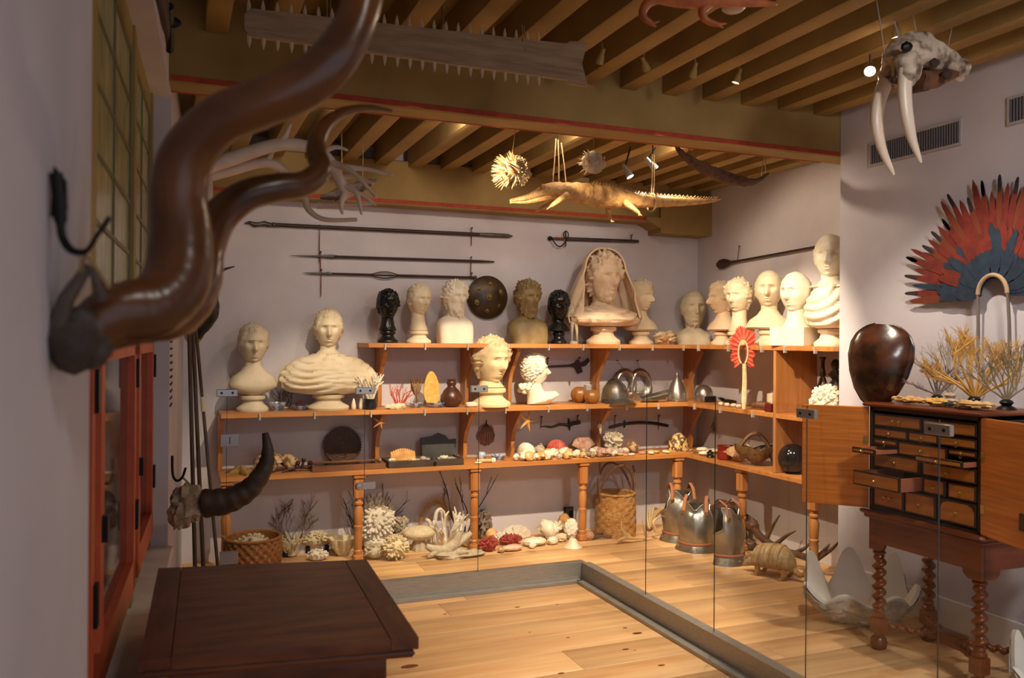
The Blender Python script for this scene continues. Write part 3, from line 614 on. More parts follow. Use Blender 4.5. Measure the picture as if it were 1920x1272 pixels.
# buffalo horn tip high at left, staffs leaning in the left corner
mStaff = M('staff_wood', (52, 32, 20), .5, 0, (74, 46, 28), 10, .05, (6, 6, .6))
p0 = lw(.10, 6.2, 1.72); pt = [onl(392, 575, .12), onl(394, 545, .13), onl(400, 520, .14), onl(414, 505, .17), onl(440, 500, .22)]
pt = [at(398, 590, Y=5.9), at(400, 552, Y=5.9), at(404, 526, Y=5.9), at(416, 508, Y=5.9), at(440, 500, Y=5.9)]
mb = MB(); q = [Vector((pt[0].x-.10, 6.0, pt[0].z-.12))]+pt; o = q[0]; t = thing('buffalo_horn', 'black ridged horn tip curving up beside the kudu horns', 'horn', o)
# smooth the curve
def smooth(P, n=8):
    P = [Vector(p) for p in P]; out = []
    for i in range(len(P)-1):
        p0, p1, p2, p3 = P[max(i-1, 0)], P[i], P[i+1], P[min(i+2, len(P)-1)]
        for k in range(n):
            u = k/n; out.append(.5*((2*p1)+(p2-p0)*u+(2*p0-5*p1+4*p2-p3)*u*u+(3*p1-p0-3*p2+p3)*u**3))
    return out+[P[-1]]
def taper(n, a, b, pw=1): return [lerp(a, b, (i/(n-1))**pw) for i in range(n)]
S_ = smooth([v-o for v in q]); MB().tube(S_, taper(len(S_), .06, .004, .8), 14, flat=.75, fn=lambda r, a, u: r*(1+.05*math.sin(70*u)*(1-u))).build('horn_sheath', mHorn, t); MB().blob((-.01, .01, -.02), (.06, .05, .06), 14, 10, .01, 20).build('skull_piece', M('old_bone', (150, 128, 100), .8, 0, (178, 160, 132), 12, .2), t)
for (x0, y0), (x1, y1), Yb, lab, sp in (((384, 1062), (356, 500), 5.55, 'dark wooden staff leaning nearest the left window pier', 0), ((412, 1058), (362, 560), 5.7, 'dark spear shaft with pale point band leaning in left corner', 1), ((368, 1062), (352, 520), 5.4, 'thin brown pole standing upright beside left wall', 0)):
    a = at(x0, 1050, Y=Yb); a.z = 0; b = at(x1, y1, Y=Yb+.25); b.x = max(b.x, lw(.03, b.y, 0).x); t = thing('leaning_staff', lab, 'staff', a); d = b-a
    MB().tube(rod((0, 0, .003), d), .013 if not sp else .011, 10).build('shaft', mStaff, t)
    if sp:
        MB().tube([d*.60, d*.63, d*.68], [.016, .015, .006], 10).build('bone_collar', M('bone_pale', (196, 178, 150), .7), t)
# ------------------------------------------------------------------ corals, shells and curios on the shelves
mCorW = M('coral_white', (222, 212, 190), .8, 0, (238, 230, 212), 30, .5, bscale=90); mCorC = M('coral_cream', (206, 188, 148), .85, 0, (226, 210, 174), 30, .5, bscale=90)
mCorG = M('coral_grey', (168, 152, 128), .85, 0, (196, 182, 156), 25, .5, bscale=70); mCorR = M('coral_red', (170, 52, 34), .6, 0, (196, 74, 50), 30, .2); mCorRD = M('coral_red_stone', (142, 48, 42), .8, 0, (176, 80, 70), 30, .7, bscale=60)
mTwig = M('black_coral', (30, 20, 16), .6); mFern = M('golden_fern', (186, 134, 66), .8); mYel = M('yellow_sponge', (206, 154, 68), .85, 0, (224, 178, 96), 30, .5, bscale=70)
mChina = M('blue_white_china', (178, 186, 196), .25, 0, (92, 110, 146), 26, contrast=(.5, .58)); mGourd = M('gourd_brown', (66, 34, 22), .3, 0, (92, 50, 30), 5); mBrn = M('brown_wood', (96, 60, 34), .55, 0, (122, 80, 46), 14, .1)
mShP = M('shell_pink', (206, 152, 132), .45, 0, (232, 198, 174), 12, .2, rand=.1); mShW = M('shell_white', (226, 212, 182), .45, 0, (240, 230, 208), 12, .2, rand=.06); mShO = M('shell_orange', (206, 152, 84), .45, 0, (228, 190, 130), 12, .2, rand=.1); mShB = M('shell_brown', (120, 86, 58), .5, 0, (190, 160, 120), 24, .2, rand=.1, contrast=(.45, .55)); mShV = M('shell_violet', (134, 100, 100), .45, 0, (200, 176, 160), 14, .2, rand=.1)
def branch(mb, p, d, L, r, depth, spread=.6, seed=None, seg=6, kids=3, up=.2, flat=None, shrink=.72, wob=.25, tipr=.55):
    d = d.normalized(); pts = [p.copy()]; n = 4
    for i in range(n):
        d = (d + Vector((rnd.uniform(-wob, wob), rnd.uniform(-wob, wob)*(flat if flat is not None else 1), rnd.uniform(-wob, wob)))*.5 + Vector((0, 0, up*.2))).normalized(); pts.append(pts[-1] + d*(L/n))
    mb.tube(pts, [lerp(r, r*tipr, i/n) for i in range(n+1)], seg)
    if depth > 0:
        for k in range(kids):
            b = pts[rnd.choice((2, 3, 4))] if k else pts[-1]
            e_ = (d + Vector((rnd.uniform(-1, 1), rnd.uniform(-1, 1)*(flat if flat is not None else 1), rnd.uniform(-.5, .9)))*spread).normalized()
            branch(mb, b, e_, L*shrink*rnd.uniform(.75, 1.1), r*tipr*.95, depth-1, spread, seed, seg, kids, up, flat, shrink, wob, tipr)
def bowl(mb, r, h, th=.004, seg=28, foot=.5):
    mb.lathe([(r*foot, 0), (r*foot, h*.1), (r*.75, h*.35), (r*.95, h*.8), (r, h), (r-th, h), (r*.92-th, h*.8), (r*.7, h*.38), (r*foot*.7, h*.18), (0, h*.16)], seg); return mb
def knobs(mb, c, R, n, r, seed, hemi=True, L=1.0, squash=(1, 1, 1)):     # knobbly coral head: stubs all over a dome
    q = random.Random(seed); c = Vector(c)
    mb.blob(c, (R[0]*.82, R[1]*.82, R[2]*.82), 18, 12, R[0]*.1, 12, seed)
    for i in range(n):
        z = q.uniform(-.15 if hemi else -.9, 1); a = q.uniform(0, 2*PI); k = math.sqrt(max(0, 1-z*z)); d = Vector((k*math.cos(a), k*math.sin(a), z))
        b = c + Vector((d.x*R[0], d.y*R[1], d.z*R[2]))*.78; e_ = c + Vector((d.x*R[0], d.y*R[1], d.z*R[2]))*q.uniform(.95, 1.12)*L
        mb.tube([b, (b+e_)/2 + Vector((q.uniform(-1, 1), q.uniform(-1, 1), q.uniform(-1, 1)))*r*.4, e_], [r, r*.95, r*.7], 6)
    return mb
# middle shelf, left
Ym = 6.12
p = onb(521, Ym, ZM1); single('china_bowl', bowl(MB(), .058, .06), mChina, 'dark blue and white china bowl under the purple sea fan', 'bowl', p)
t = thing('purple_sea_fan', 'small purplish sea fan standing behind blue bowl on middle shelf', 'sea fan', onb(534, 6.25, ZM1)); mb = MB()
for i in range(5): branch(mb, Vector((.012*(i-2), 0, .0)), Vector((.3*(i-2), 0, 1)), .08, .005, 3, .8, None, 5, 3, .1, .15)
mb.build('branches', M('sea_fan_purple', (92, 64, 62), .85), t); MB().blob((0, 0, .01), (.04, .025, .012), 12, 6, .004, 20).build('foot', mCorG, t)
p = onb(565, Ym, ZM1); single('china_dish', bowl(MB(), .055, .035), mChina, 'small patterned china dish holding a dark red tuft', 'dish', p)
knobs(mb := MB(), (0, 0, 0), (.04, .035, .045), 60, .006, 4); single('red_tuft_coral', mb, M('coral_maroon', (72, 30, 30), .8), 'dark maroon coral tuft in small china dish', 'coral', p+Vector((0, 0, .03)))
p = onb(694, 6.05, ZM1); t = thing('potted_white_coral', 'white finger coral rising from glossy black pot beside large bust', 'coral', p)
MB().lathe([(.04, 0), (.05, .01), (.052, .04), (.046, .07), (.05, .078), (.042, .078), (.03, .05)], 24).build('black_pot', mBlk, t); mb = MB()
for i in range(9):
    a = i*2.4; branch(mb, Vector((.015*math.cos(a), .012*math.sin(a), .06)), Vector((.55*math.cos(a)-.15, .5*math.sin(a), 1)), .10, .011, 2, .75, None, 7, 3, .25, None, .7, .25, .75)
mb.build('coral_fingers', mCorW, t)
for px_, lab in ((664, 'small white cone for a glass clamp reflection, left of the black potted coral'), (678, 'small pale cone for a glass clamp reflection, touching the black potted coral')):
    p = onb(px_, 6.08, ZM1); single('reflection_cone', MB().lathe([(.012, 0), (.017, .008), (.018, .03), (.012, .06), (.006, .075), (0, .082)], 14, fn=lambda r, a, z: r*(1+.06*math.sin(z*180))), mShW, lab, 'shell', p)  # white cones modelled in place of reflections of the glass clamps
# red coral, rock, sponges, dishes, gourd
p = onb(750, 6.12, ZM1); t = thing('red_branch_coral', 'bright red branching coral on yellow stone, middle shelf', 'coral', p); mb = MB()
for i in range(7): a = i*.9; branch(mb, Vector((.01*(i-3), 0, .03)), Vector((.7*(i-3)/3, .2*math.sin(a), 1)), .075, .0055, 2, .7, None, 6, 3, .3, .3, .7, .3)
mb.build('branches', mCorR, t); MB().blob((0, 0, .018), (.045, .03, .02), 14, 8, .008, 20, 3).build('foot', mCorC, t)
p = onb(742, 6.02, ZM1); single('yellow_coral_stone', MB().blob((0, 0, .016), (.075, .028, .02), 26, 14, .016, 42, 5), mCorC, 'low yellowish lumpy coral stone before red coral', 'coral', p)
p = onb(781, 6.1, ZM1); single('china_dish', bowl(MB(), .05, .036), mChina, 'blue-white china dish holding the goblet sponge', 'dish', p)
t = thing('goblet_sponge', 'brown goblet-shaped sponge on thin stem in china dish', 'sponge', p+Vector((0, 0, .008))); MB().tube([(0, 0, 0), (.004, 0, .05), (0, 0, .09)], .006, 8).build('stem', mBrn, t)
MB().lathe([(.008, .08), (.02, .1), (.034, .135), (.04, .175), (.036, .185), (.028, .15), (.01, .12)], 24, fn=lambda r, a, z: r*(1+.12*math.sin(7*a)+.1*math.sin(13*a+60*z))).build('cup', M('sponge_brown', (128, 98, 64), .9, 0, (156, 124, 86), 40, .6), t); mb = MB()
for i in range(16): a = i*.39; mb.tube([(.036*math.cos(a), .036*math.sin(a), .175), (.045*math.cos(a), .045*math.sin(a), .20+.008*(i % 3))], [.006, .003], 6)
mb.build('fringe', mBrn, t)
p = onb(818, 6.08, ZM1); single('oval_china_dish', bowl(MB(), .075, .04), mChina, 'wide blue-white china dish with tall yellow sponge', 'dish', p)
poly = [(.062*math.sin(k*2*PI/30)*(1-.22*math.cos(k*2*PI/30+PI)), .13-.13*math.cos(k*2*PI/30)) for k in range(30)]
single('leaf_sponge', MB().prism(poly, (0, -.006, .012), (1, 0, 0), (0, .12, 1), (0, 1, 0), .012), mYel, 'tall flat yellow leaf-shaped sponge leaning in china dish', 'sponge', p+Vector((-.02, .03, 0)))
p = onb(847, 6.1, ZM1); t = thing('gourd_bottle', 'dark brown double gourd bottle on middle shelf', 'bottle', p)
MB().lathe([(.03, 0), (.06, .01), (.085, .05), (.083, .085), (.055, .13), (.033, .15), (.03, .16)], 32).build('body', mGourd, t); MB().lathe([(.03, .16), (.037, .175), (.036, .19), (.031, .197), (.035, .203), (.034, .212), (.026, .212), (.02, .19)], 28).build('neck_cup', mGourd, t)
p = onb(884, 6.02, ZM1); single('plaster_slab', MB().cham((0, 0, .02), (.085, .06, .04), .012), mPlW, 'small white plaster slab beside laurel bust socle', 'slab', p)
# golden gourds
mGold = M('golden_gourd', (148, 94, 40), .35, 0, (176, 120, 56), 6, .1)
for px_, r_, yy, lab in ((1088, .07, 6.2, 'golden-brown ribbed gourd, taller of the pair on middle shelf'), (1110, .06, 6.08, 'golden-brown ribbed gourd, lower one beside dark helmet')):
    p = onb(px_, yy, ZM1); single('ribbed_gourd', MB().blob((0, 0, r_*.95), (r_*1.08, r_, r_*.95), 32, 16, fn=lambda q, d: q*(1+.07*abs(math.cos(math.atan2(d.y, d.x)*4))-.2*g(math.hypot(d.x, d.y), .25)*(1 if d.z > 0 else .3))), mGold, lab, 'gourd', p)
# armour on the middle shelf
mArm = M('armour_steel', (156, 150, 142), .3, .88, (180, 174, 164), 6, .05, bscale=18); mArmD = M('armour_dark', (98, 95, 90), .36, .8, (130, 126, 118), 9, .2, bscale=22); mRiv = M('rivet_brass', (170, 140, 80), .35, .9); mStrap = M('leather_strap', (156, 96, 62), .7)
p = onb(1155, 6.08, ZM1); t = thing('visored_helmet', 'dark steel helmet with projecting brim, left of pointed helmet', 'helmet', p, .35)
MB().lathe([(.105, 0), (.108, .02), (.104, .07), (.095, .11), (.075, .15), (.045, .178), (.015, .188), (0, .189)], 36, fn=lambda r, a, z: r*(1+.16*max(0, math.sin(a)))).build('skull', mArmD, t)
MB().sheet([[Vector((lerp(.104, .16, v)*math.cos(a), lerp(.10, .165, v)*math.sin(a)-.01, .05-.045*v-.02*abs(math.cos(a)))) for a in [PI+PI*i/20 for i in range(21)]] for v in (0, .5, 1)], .004).build('brim', mArmD, t)
MB().tube([(0, -.11+.25*u, .10+.105*math.sin(PI*min(1, u*.95+.04))) for u in [i/12 for i in range(13)]], .007, 8).build('comb', mArmD, t); MB().sheet([[Vector((s_*.1, -.03+.08*i/6, .02-.05*v)) for i in range(7)] for v in (0, 1) for s_ in (1,)], .004).build('cheek_plate', mArmD, t)
# two shoulder plates hung on the wall
for px_, dx, lab in ((1166, 0, 'steel plate with large round arm hole, behind dark helmet'), (1194, 1, 'steel mask-like plate with round opening hung right of dark helmet')):
    c = wallp(px_, 718); t = thing('hung_armour_plate', lab, 'armour', (c.x, YB-.07, c.z)); k = dep(c.x, YB-.07); ro, ri = (24*k, 14*k)
    R = []; seg = 40
    for v in range(9):
        u = v/8; ring = []
        for i in range(seg):
            a = 2*PI*i/seg; ex = 1.0+.55*max(0, -math.sin(a))*(1 if dx else .6); r = lerp(ri, ro*ex, u); ring.append(Vector((r*math.cos(a)*1.0, -.055*math.sin(PI*(.12+.75*u))+.02, r*math.sin(a)*1.15)))
        R.append(ring+[ring[0]])
    MB().sheet(R, .003).build('plate', mArm, t); q = MB().tube([R[0][i] for i in range(seg+1)], .004, 8); q.build('rolled_edge', mArm, t)
    a = wallp(px_+(2 if dx else -8), 678)-Vector(t.location); MB().tube([a+Vector((0, .06, 0)), a+Vector((0, -.01, .01))], .0035, 8).build('nail', mNail, t); MB().tube([a, Vector((0, .01, ro*1.05))], .002, 6).build('cord', mCord, t)
p = onb(1222, 6.07, ZM1); t = thing('face_guard', 'pointed steel visor piece lying left of pointed helmet', 'armour', p, -.3)
MB().sheet([[Vector((lerp(-.085, .12, u)+.02*v, -.07*math.sin(PI*(.08+.84*v))*(1-.35*u), .012+.075*v*(.55+.45*u)+.02*u)) for v in [j/8 for j in range(9)]] for u in [i/10 for i in range(11)]], .0035).build('visor', mArmD, t); MB().sheet([[Vector((lerp(-.09, .05, u), .02-.08*math.sin(PI*v), .004+.04*v)) for v in [j/6 for j in range(7)]] for u in [i/6 for i in range(7)]], .0035).build('chin_plate', mArmD, t)
p = onb(1270, 6.12, ZM1); t = thing('pointed_helmet', 'tall pointed conical steel helmet at corner of middle shelf', 'helmet', p)
MB().lathe([(.08, 0), (.083, .008), (.082, .03), (.079, .065), (.068, .11), (.05, .155), (.028, .195), (.012, .218), (.005, .23), (.003, .25), (0, .252)], 32).build('cone', mArm, t); MB().lathe([(.088, 0), (.09, .004), (.084, .008)], 32).build('flared_rim', mArmD, t)
rm = MB().blob((0, 0, 0), .0045, 8, 6).mesh('rivet', mRiv)
for i in range(16): a = 2*PI*i/16; share(None, 'rivet', rm, t, (.083*math.cos(a), .083*math.sin(a), .022))
p = onb(1320, 6.02, ZM1); t = thing('round_skullcap', 'low rounded steel skullcap helmet right of pointed helmet', 'helmet', p)
MB().lathe([(.078, 0), (.082, .005), (.082, .05), (.076, .088), (.058, .12), (.03, .138), (0, .143)], 32).build('bowl', mArm, t); MB().cham((.01, -.075, .025), (.10, .05, .048), .003).build('dark_plate', mIron, t)
# right run of the middle shelf
def R_(px, X=4.14, z=None): return onr(px, X, ZM1 if z is None else z)
t = thing('feather_bundle', 'flat black and white feather object behind small shells, right middle shelf', 'feathers', R_(1362, 4.2)); mb = MB()
for i in range(9): a = -1.2+.18*i; mb.prism([(0, -.006), (.07, -.018), (.16, -.012), (.18, 0), (.16, .012), (.07, .018), (0, .006)], (0, 0, .012+.002*i), (-.3*math.cos(a), math.sin(a), .12), (.0, .3, .9), (1, 0, 0), .002)
mb.build('quills', mIron, t)
for i, (px_, dx, lab) in enumerate(((1352, 4.06, 'tiny white shell nearest the skullcap helmet'), (1364, 4.05, 'tiny white cowrie, second right of skullcap helmet'), (1376, 4.06, 'small round white cowrie before the feathers'), (1386, 4.05, 'small white cowrie left of the feather crown strap'))):
    single('cowrie_shell', MB().blob((0, 0, .016), (.018, .026, .016), 14, 10, fn=lambda q, d: q*(1-.12*g(d.x, .2)*(1 if d.z > 0 else 0))), mShW, lab, 'shell', R_(px_, dx), .5*i)
t = thing('plaited_cord', 'thick brown plaited rope-like sheath lying on right middle shelf', 'rope', R_(1432, 4.1)); Pt = [Vector((0, lerp(.13, -.14, i/20), .028+.016*math.sin(i*.16))) for i in range(21)]
MB().tube([Pt[0].lerp(Pt[-1], i/60)+Vector((0, 0, .012*math.sin(PI*i/60))) for i in range(61)], [.026*(.6+.4*math.sin(PI*i/60)) for i in range(61)], 12, fn=lambda r, a, u: r*(1+.14*math.sin(u*110+2*a))).build('rope_body', mBrn, t)
single('red_lacquer_box', MB().cham((0, 0, .03), (.09, .07, .06), .004), M('red_lacquer', (96, 22, 14), .3), 'small dark red lacquer box against upright divider', 'box', R_(1449, 4.06))
single('white_card_box', MB().cham((0, 0, .06), (.09, .06, .12), .003), mPlC, 'pale upright box behind red lacquer box', 'box', R_(1452, 4.24))
# carvings in the cubby right of the divider
mCarv = M('dark_carving', (34, 24, 18), .4, 0, (54, 38, 26), 14, .1)
single('cubby_ledge', MB().cham((XR-.191, 4.573, ZM1-TH/2), (.378, .56, TH), .002), mShelf, 'short middle shelf carrying carvings right of the upright divider', 'shelf')
ZQ2 = ZM1+.0005
t = thing('antelope_carving', 'slender dark openwork carving with two curved horns in cubby', 'carving', onr(1543, 4.26, ZQ2))
for s_ in (-1, 1): MB().tube(smooth([(0, s_*.02, .012), (0, s_*.045, .07), (0, s_*.05, .13), (0, s_*.025, .19), (0, s_*.006, .23)], 5), .009, 8).build('horn', mCarv, t)
MB().lathe([(.012, .225), (.02, .24), (.016, .27), (.011, .30), (.012, .33), (.02, .345), (.018, .352)], 14).build('neck', mCarv, t); t.scale = (1.1, 1.1, 1.16); MB().lathe([(.035, 0), (.035, .01), (.02, .016)], 16).build('base', mCarv, t)
for s_ in (-1, 1): MB().tube([(0, s_*.01, .22), (0, s_*.03, .18), (0, s_*.055, .15)], [.012, .010, .006], 8).build('wing', mCarv, t)
t = thing('ancestor_carving', 'dark angular standing figure carving in cubby at wall edge', 'carving', onr(1567, 4.26, ZQ2))
MB().lathe([(.03, 0), (.03, .012), (.018, .02), (.016, .09), (.024, .12), (.018, .15)], 8).build('legs', mCarv, t); MB().lathe([(.018, .15), (.05, .18), (.02, .215), (.045, .245), (.018, .275)], 6).build('torso', mCarv, t); MB().blob((0, 0, .305), (.026, .028, .034), 10, 8).build('head', mCarv, t); t.scale = (1.15, 1.15, 1.17)
mb = MB(); knobs(mb, (0, 0, .06), (.10, .12, .12), 140, .017, 9, L=1.02); single('cauliflower_coral', mb, mCorW, 'bright white cauliflower coral in front of the carvings', 'coral', onr(1552, 4.14, ZM1+.035))
# ------------------------------------------------------------------ lower bench
def frill(p, d): return p*(1+.16*math.sin(9*math.atan2(d.z, d.y)+6*d.x))
t = thing('frilled_conch', 'cream frilled conch shell lying on top shelf left of corner herm', 'shell', onb(1247, 6.1, ZT1+.0005)); mb = MB().blob((0, 0, .055), (.10, .06, .05), 40, 20, .02, 30, 4, fn=frill); mz = min(v.z for v in mb.v)
for v in mb.v: v.z -= mz
mb.build('shell_body', M('conch_cream', (216, 190, 144), .5, 0, (232, 212, 172), 14, .3), t); MB().blob((-.03, -.055, .045), (.03, .02, .022), 16, 10, .006, 20).build('shell_mouth', M('conch_mouth', (196, 136, 84), .4), t)
Yl = 6.16
def B_(px, Y=Yl, z=None): return onb(px, Y, ZL1+.0005 if z is None else z)
mWick = M('wicker', (162, 108, 50), .7, 0, (206, 152, 82), 42, .5, (1, 1, 2), bscale=90); mSlate = M('slate', (46, 46, 44), .6, 0, (66, 66, 62), 8, .3); mDkBox = M('dark_tray_wood', (62, 48, 40), .5, 0, (84, 66, 54), 10, .05, (1, 6, 6))
# starfish
def star(r, th=.016, n=5, seed=0):
    mb = MB(); q = random.Random(seed); m_ = 9; grid = []
    for i in range(n*8):
        a = 2*PI*i/(n*8); u = (i % 8)/8; k = abs(u-.5)*2; rr = r*(.27+.73*k**2.6)*(1+q.uniform(-.03, .03)); grid.append((a, rr))
    R = []
    for v, hgt in ((1, 0), (1.0, .3), (.82, .75), (.5, 1), (.2, 1.15), (.01, 1.2)): R.append([Vector((rr*v*math.cos(a), rr*v*math.sin(a), th*hgt*(.35+.65*(1-min(1, rr*v/r))))) for a, rr in grid])
    mb.loft(R); return mb
mStar = M('dried_starfish', (196, 140, 70), .8, 0, (220, 170, 100), 40, .5)
p = at(712, 793, Y=YB-.30-.016); single('starfish', star(.062, .018), mStar, 'small starfish fixed to bracket under left middle shelf', 'starfish', p+Vector((0, -.006, 0)), (PI/2, 0, .0))
p = at(984, 789, Y=YB-.25); t = single('starfish', star(.095, .018, seed=3), mStar, 'larger starfish hung at bracket left of wavy dagger', 'starfish', p+Vector((0, -.05, 0)), (PI/2, 0, .35))
single('yellow_starfish', star(.12, .05, seed=5), M('dull_yellow_star', (120, 92, 40), .8, 0, (148, 116, 60), 30, .5), 'dull yellow thick starfish at left end of lower bench', 'starfish', B_(452, 6.1))
def conch(mb, L=.1, w=.4, seed=0, turns=3.2, spines=0):
    pts = []; rad = []; n = 46
    for i in range(n):
        u = i/(n-1); a = turns*2*PI*u; r = L*w*.55*(1-u)**1.25; pts.append((r*math.cos(a)*.75, r*math.sin(a)*.75, L*(.22+.78*u**.85))); rad.append(max(.0008, L*w*.62*(1-u)**1.15))
    mb.tube(pts, rad, 10, fn=(lambda r, a, u: r*(1+.25*max(0, math.sin(a*3+u*60))*spines)) if spines else None); mb.tube([(L*w*.2, 0, L*.3), (L*w*.15, 0, L*.1), (0, 0, 0)], [L*w*.45, L*w*.3, L*.02], 10, flat=.6); return mb
def scallop(mb, r, dep_=.3, n=13, th=.003):
    G = []
    for j in range(9):
        v = j/8; row = []
        for i in range(n*2+1):
            a = -1.05+2.1*i/(n*2); rr = r*2*(.06+.94*v)*(1-.10*(a/1.05)**2*v); rib = .018*r*(1 if i % 2 else -1)*v
            row.append(Vector((rr*math.sin(a), rr*math.cos(a), r*dep_*math.sin(PI*(.1+.75*v))*(1-.35*(a/1.05)**2)+rib*2.2)))
        G.append(row)
    mb.sheet(G, th)
    mb.prism([(-r*.42, 0), (r*.42, 0), (r*.28, r*.24), (-r*.28, r*.24)], (0, 0, 0), (1, 0, 0), (0, 1, 0), (0, 0, 1), .004); return mb
def cowr(r): return MB().blob((0, 0, r*.78), (r, r*1.4, r*.78), 14, 10, fn=lambda q, d: q*(1-.15*g(d.x, .2)*(1 if d.z < 0 else 0)))
def lay(mb, tilt=PI/2, yaw=0): return mb.xf(Matrix.Rotation(yaw, 4, 'Z') @ Matrix.Rotation(tilt, 4, 'X'))
def ground(mb):
    z = min(v.z for v in mb.v)
    for v in mb.v: v.z -= z
    return mb
for px_, L_, yw, lab in ((486, .12, .6, 'brown ridged shell left of the dark ibex horn tip'), (512, .14, -.4, 'large brown folded shell behind the ibex horn'), (534, .12, 1.2, 'brown striped conch right of the ibex horn')):
    mb = ground(lay(conch(MB(), L_, .62, 1, spines=1), 1.2, yw)); single('brown_conch', mb, mShB, lab, 'shell', B_(px_, 6.14))
t = thing('root_figure', 'dark twisted root-like lizard figure on lower bench', 'figurine', B_(560, 6.06)); MB().tube(smooth([(-.11, -.01, .006), (-.05, 0, .02), (0, .01, .03), (.06, 0, .028), (.11, .02, .035)], 5), taper(21, .006, .013), 8).build('trunk', mDkW, t)
for i, (x, z) in enumerate(((-.01, .05), (.03, .07), (.075, .05))): MB().tube([(x, 0, .028), (x+.01, .005, z)], [.012, .008], 8).blob((x+.012, .005, z+.01), .016, 10, 8, .005, 20, i).build('limb', mDkW, t)
# flat glazed frame
a = at(587, 875, Y=6.0); x0 = at(585, 870, Y=6.0).x; x1 = at(722, 870, Y=6.0).x
t = thing('glazed_case', 'flat brown display case with glass lid on lower bench', 'display case', ((x0+x1)/2, 6.10, ZL1+.0005)); W_ = x1-x0; fr = MB()
for lo, hi in (((-W_/2, -.12, 0), (W_/2, -.095, .042)), ((-W_/2, .095, 0), (W_/2, .12, .042)), ((-W_/2, -.095, 0), (-W_/2+.025, .095, .042)), ((W_/2-.025, -.095, 0), (W_/2, .095, .042))): fr.bb(lo, hi)
fr.build('frame', M('case_wood', (112, 68, 40), .5, 0, (134, 86, 52), 8, .05, (1, 6, 6)), t); MB().bb((-W_/2+.026, -.094, 0), (W_/2-.026, .094, .006)).build('backing', M('case_paper', (196, 196, 178), .9, 0, (160, 150, 120), 16, contrast=(.55, .7)), t); MB().bb((-W_/2+.026, -.094, .034), (W_/2-.026, .094, .037)).build('glass_lid', glassy('case_glass', (.95, .97, .96), .9), t)
p = wallp(641, 832); Rb = .138; t = thing('round_woven_tray', 'round dark woven tray leaning on wall behind glazed case', 'basket', (p.x, YB-.045, ZL1+.138), (PI/2-.16, 0, 0))
MB().lathe([(Rb, 0), (Rb, .022), (Rb-.012, .024), (Rb-.014, .008), (0, .006)], 40).build('disc', M('dark_weave', (66, 42, 26), .8, 0, (92, 60, 38), 50, .5), t); mb = MB()
for r in (.03, .05, .07, .09, .11): mb.tube([(r*math.cos(i*PI/18), r*math.sin(i*PI/18), .009) for i in range(37)], .004, 6)
mb.build('coil', M('weave_coil', (84, 54, 32), .8), t); mb = MB()
for i in range(40): a = i*PI/20; mb.tube([(Rb*math.cos(a), Rb*math.sin(a), .002), (Rb*1.012*math.cos(a), Rb*1.012*math.sin(a), .014), (Rb*.98*math.cos(a), Rb*.98*math.sin(a), .025)], .006, 6)
mb.build('rim_binding', mDkW, t)
# open specimen tray
x0, x1 = at(728, 865, Y=6.0).x, at(868, 865, Y=6.0).x; W_ = x1-x0; cx = (x0+x1)/2; t = thing('specimen_tray', 'dark wooden drawer-tray with small knob holding fossils', 'tray', (cx, 6.10, ZL1+.0005)); fr = MB()
for lo, hi in (((-W_/2, -.12, 0), (W_/2, -.108, .05)), ((-W_/2, .108, 0), (W_/2, .12, .05)), ((-W_/2, -.108, 0), (-W_/2+.012, .108, .05)), ((W_/2-.012, -.108, 0), (W_/2, .108, .05)), ((-W_/2+.012, -.108, 0), (W_/2-.012, .108, .02))): fr.bb(lo, hi)
fr.build('tray_box', mDkBox, t); MB().bb((-W_/2+.014, -.106, .021), (W_/2-.014, .106, .034)).build('lining', M('tray_lining', (190, 186, 160), .9, 0, (150, 160, 150), 12), t); MB().blob((.06, -.13, .025), (.012, .012, .01), 12, 8).build('knob', mIron, t)
tz = ZL1+.036
p = B_(757, 6.13, tz); rb = MB()
for i in range(11): u = i/10; rb.tube([(lerp(-.085, .085, u), 0.02*math.sin(PI*v/6)-.02*(v/6), .075*math.sin(PI*v/6)*(.75+.3*math.sin(PI*u))) for v in range(7)], .0105, 8)
rb.blob((0, .0, .025), (.095, .02, .045), 18, 10, .01, 20); single('ribbed_fossil', rb, M('fossil_tan', (190, 134, 70), .75, 0, (214, 166, 98), 20, .3), 'tan ribbed fossil tooth plate in specimen tray', 'fossil', p)
poly = [(-.135, 0), (.10, -.01), (.14, .05), (.145, .15), (.09, .145), (.06, .18), (.01, .20), (-.05, .175), (-.14, .165), (-.135, .08)]
single('slate_slab', MB().prism([(x, y+.012) for x, y in poly], (0, 0, 0), (1, 0, 0), (0, .22, 1), (0, 1, 0), .03), mSlate, 'jagged dark slate slab leaning behind specimen tray', 'stone', B_(826, 6.232, ZL1+.0005))
for i, (px_, yy, c_, lab) in enumerate(((776, 6.02, mShO, 'orange shell piece at front of specimen tray'), (795, 6.06, mCorG, 'grey flat mineral in the middle of specimen tray'), (815, 6.03, mSlate, 'dark mineral chip in specimen tray'), (834, 6.05, mShW, 'pale cream shell at right of specimen tray'), (737, 6.04, mShW, 'flat white shell at left of specimen tray'))):
    single('specimen_shell', ground(MB().blob((0, 0, .014), (.034, .026, .014), 16, 10, .008, 24, i)), c_, lab, 'specimen', B_(px_, yy, tz), i)
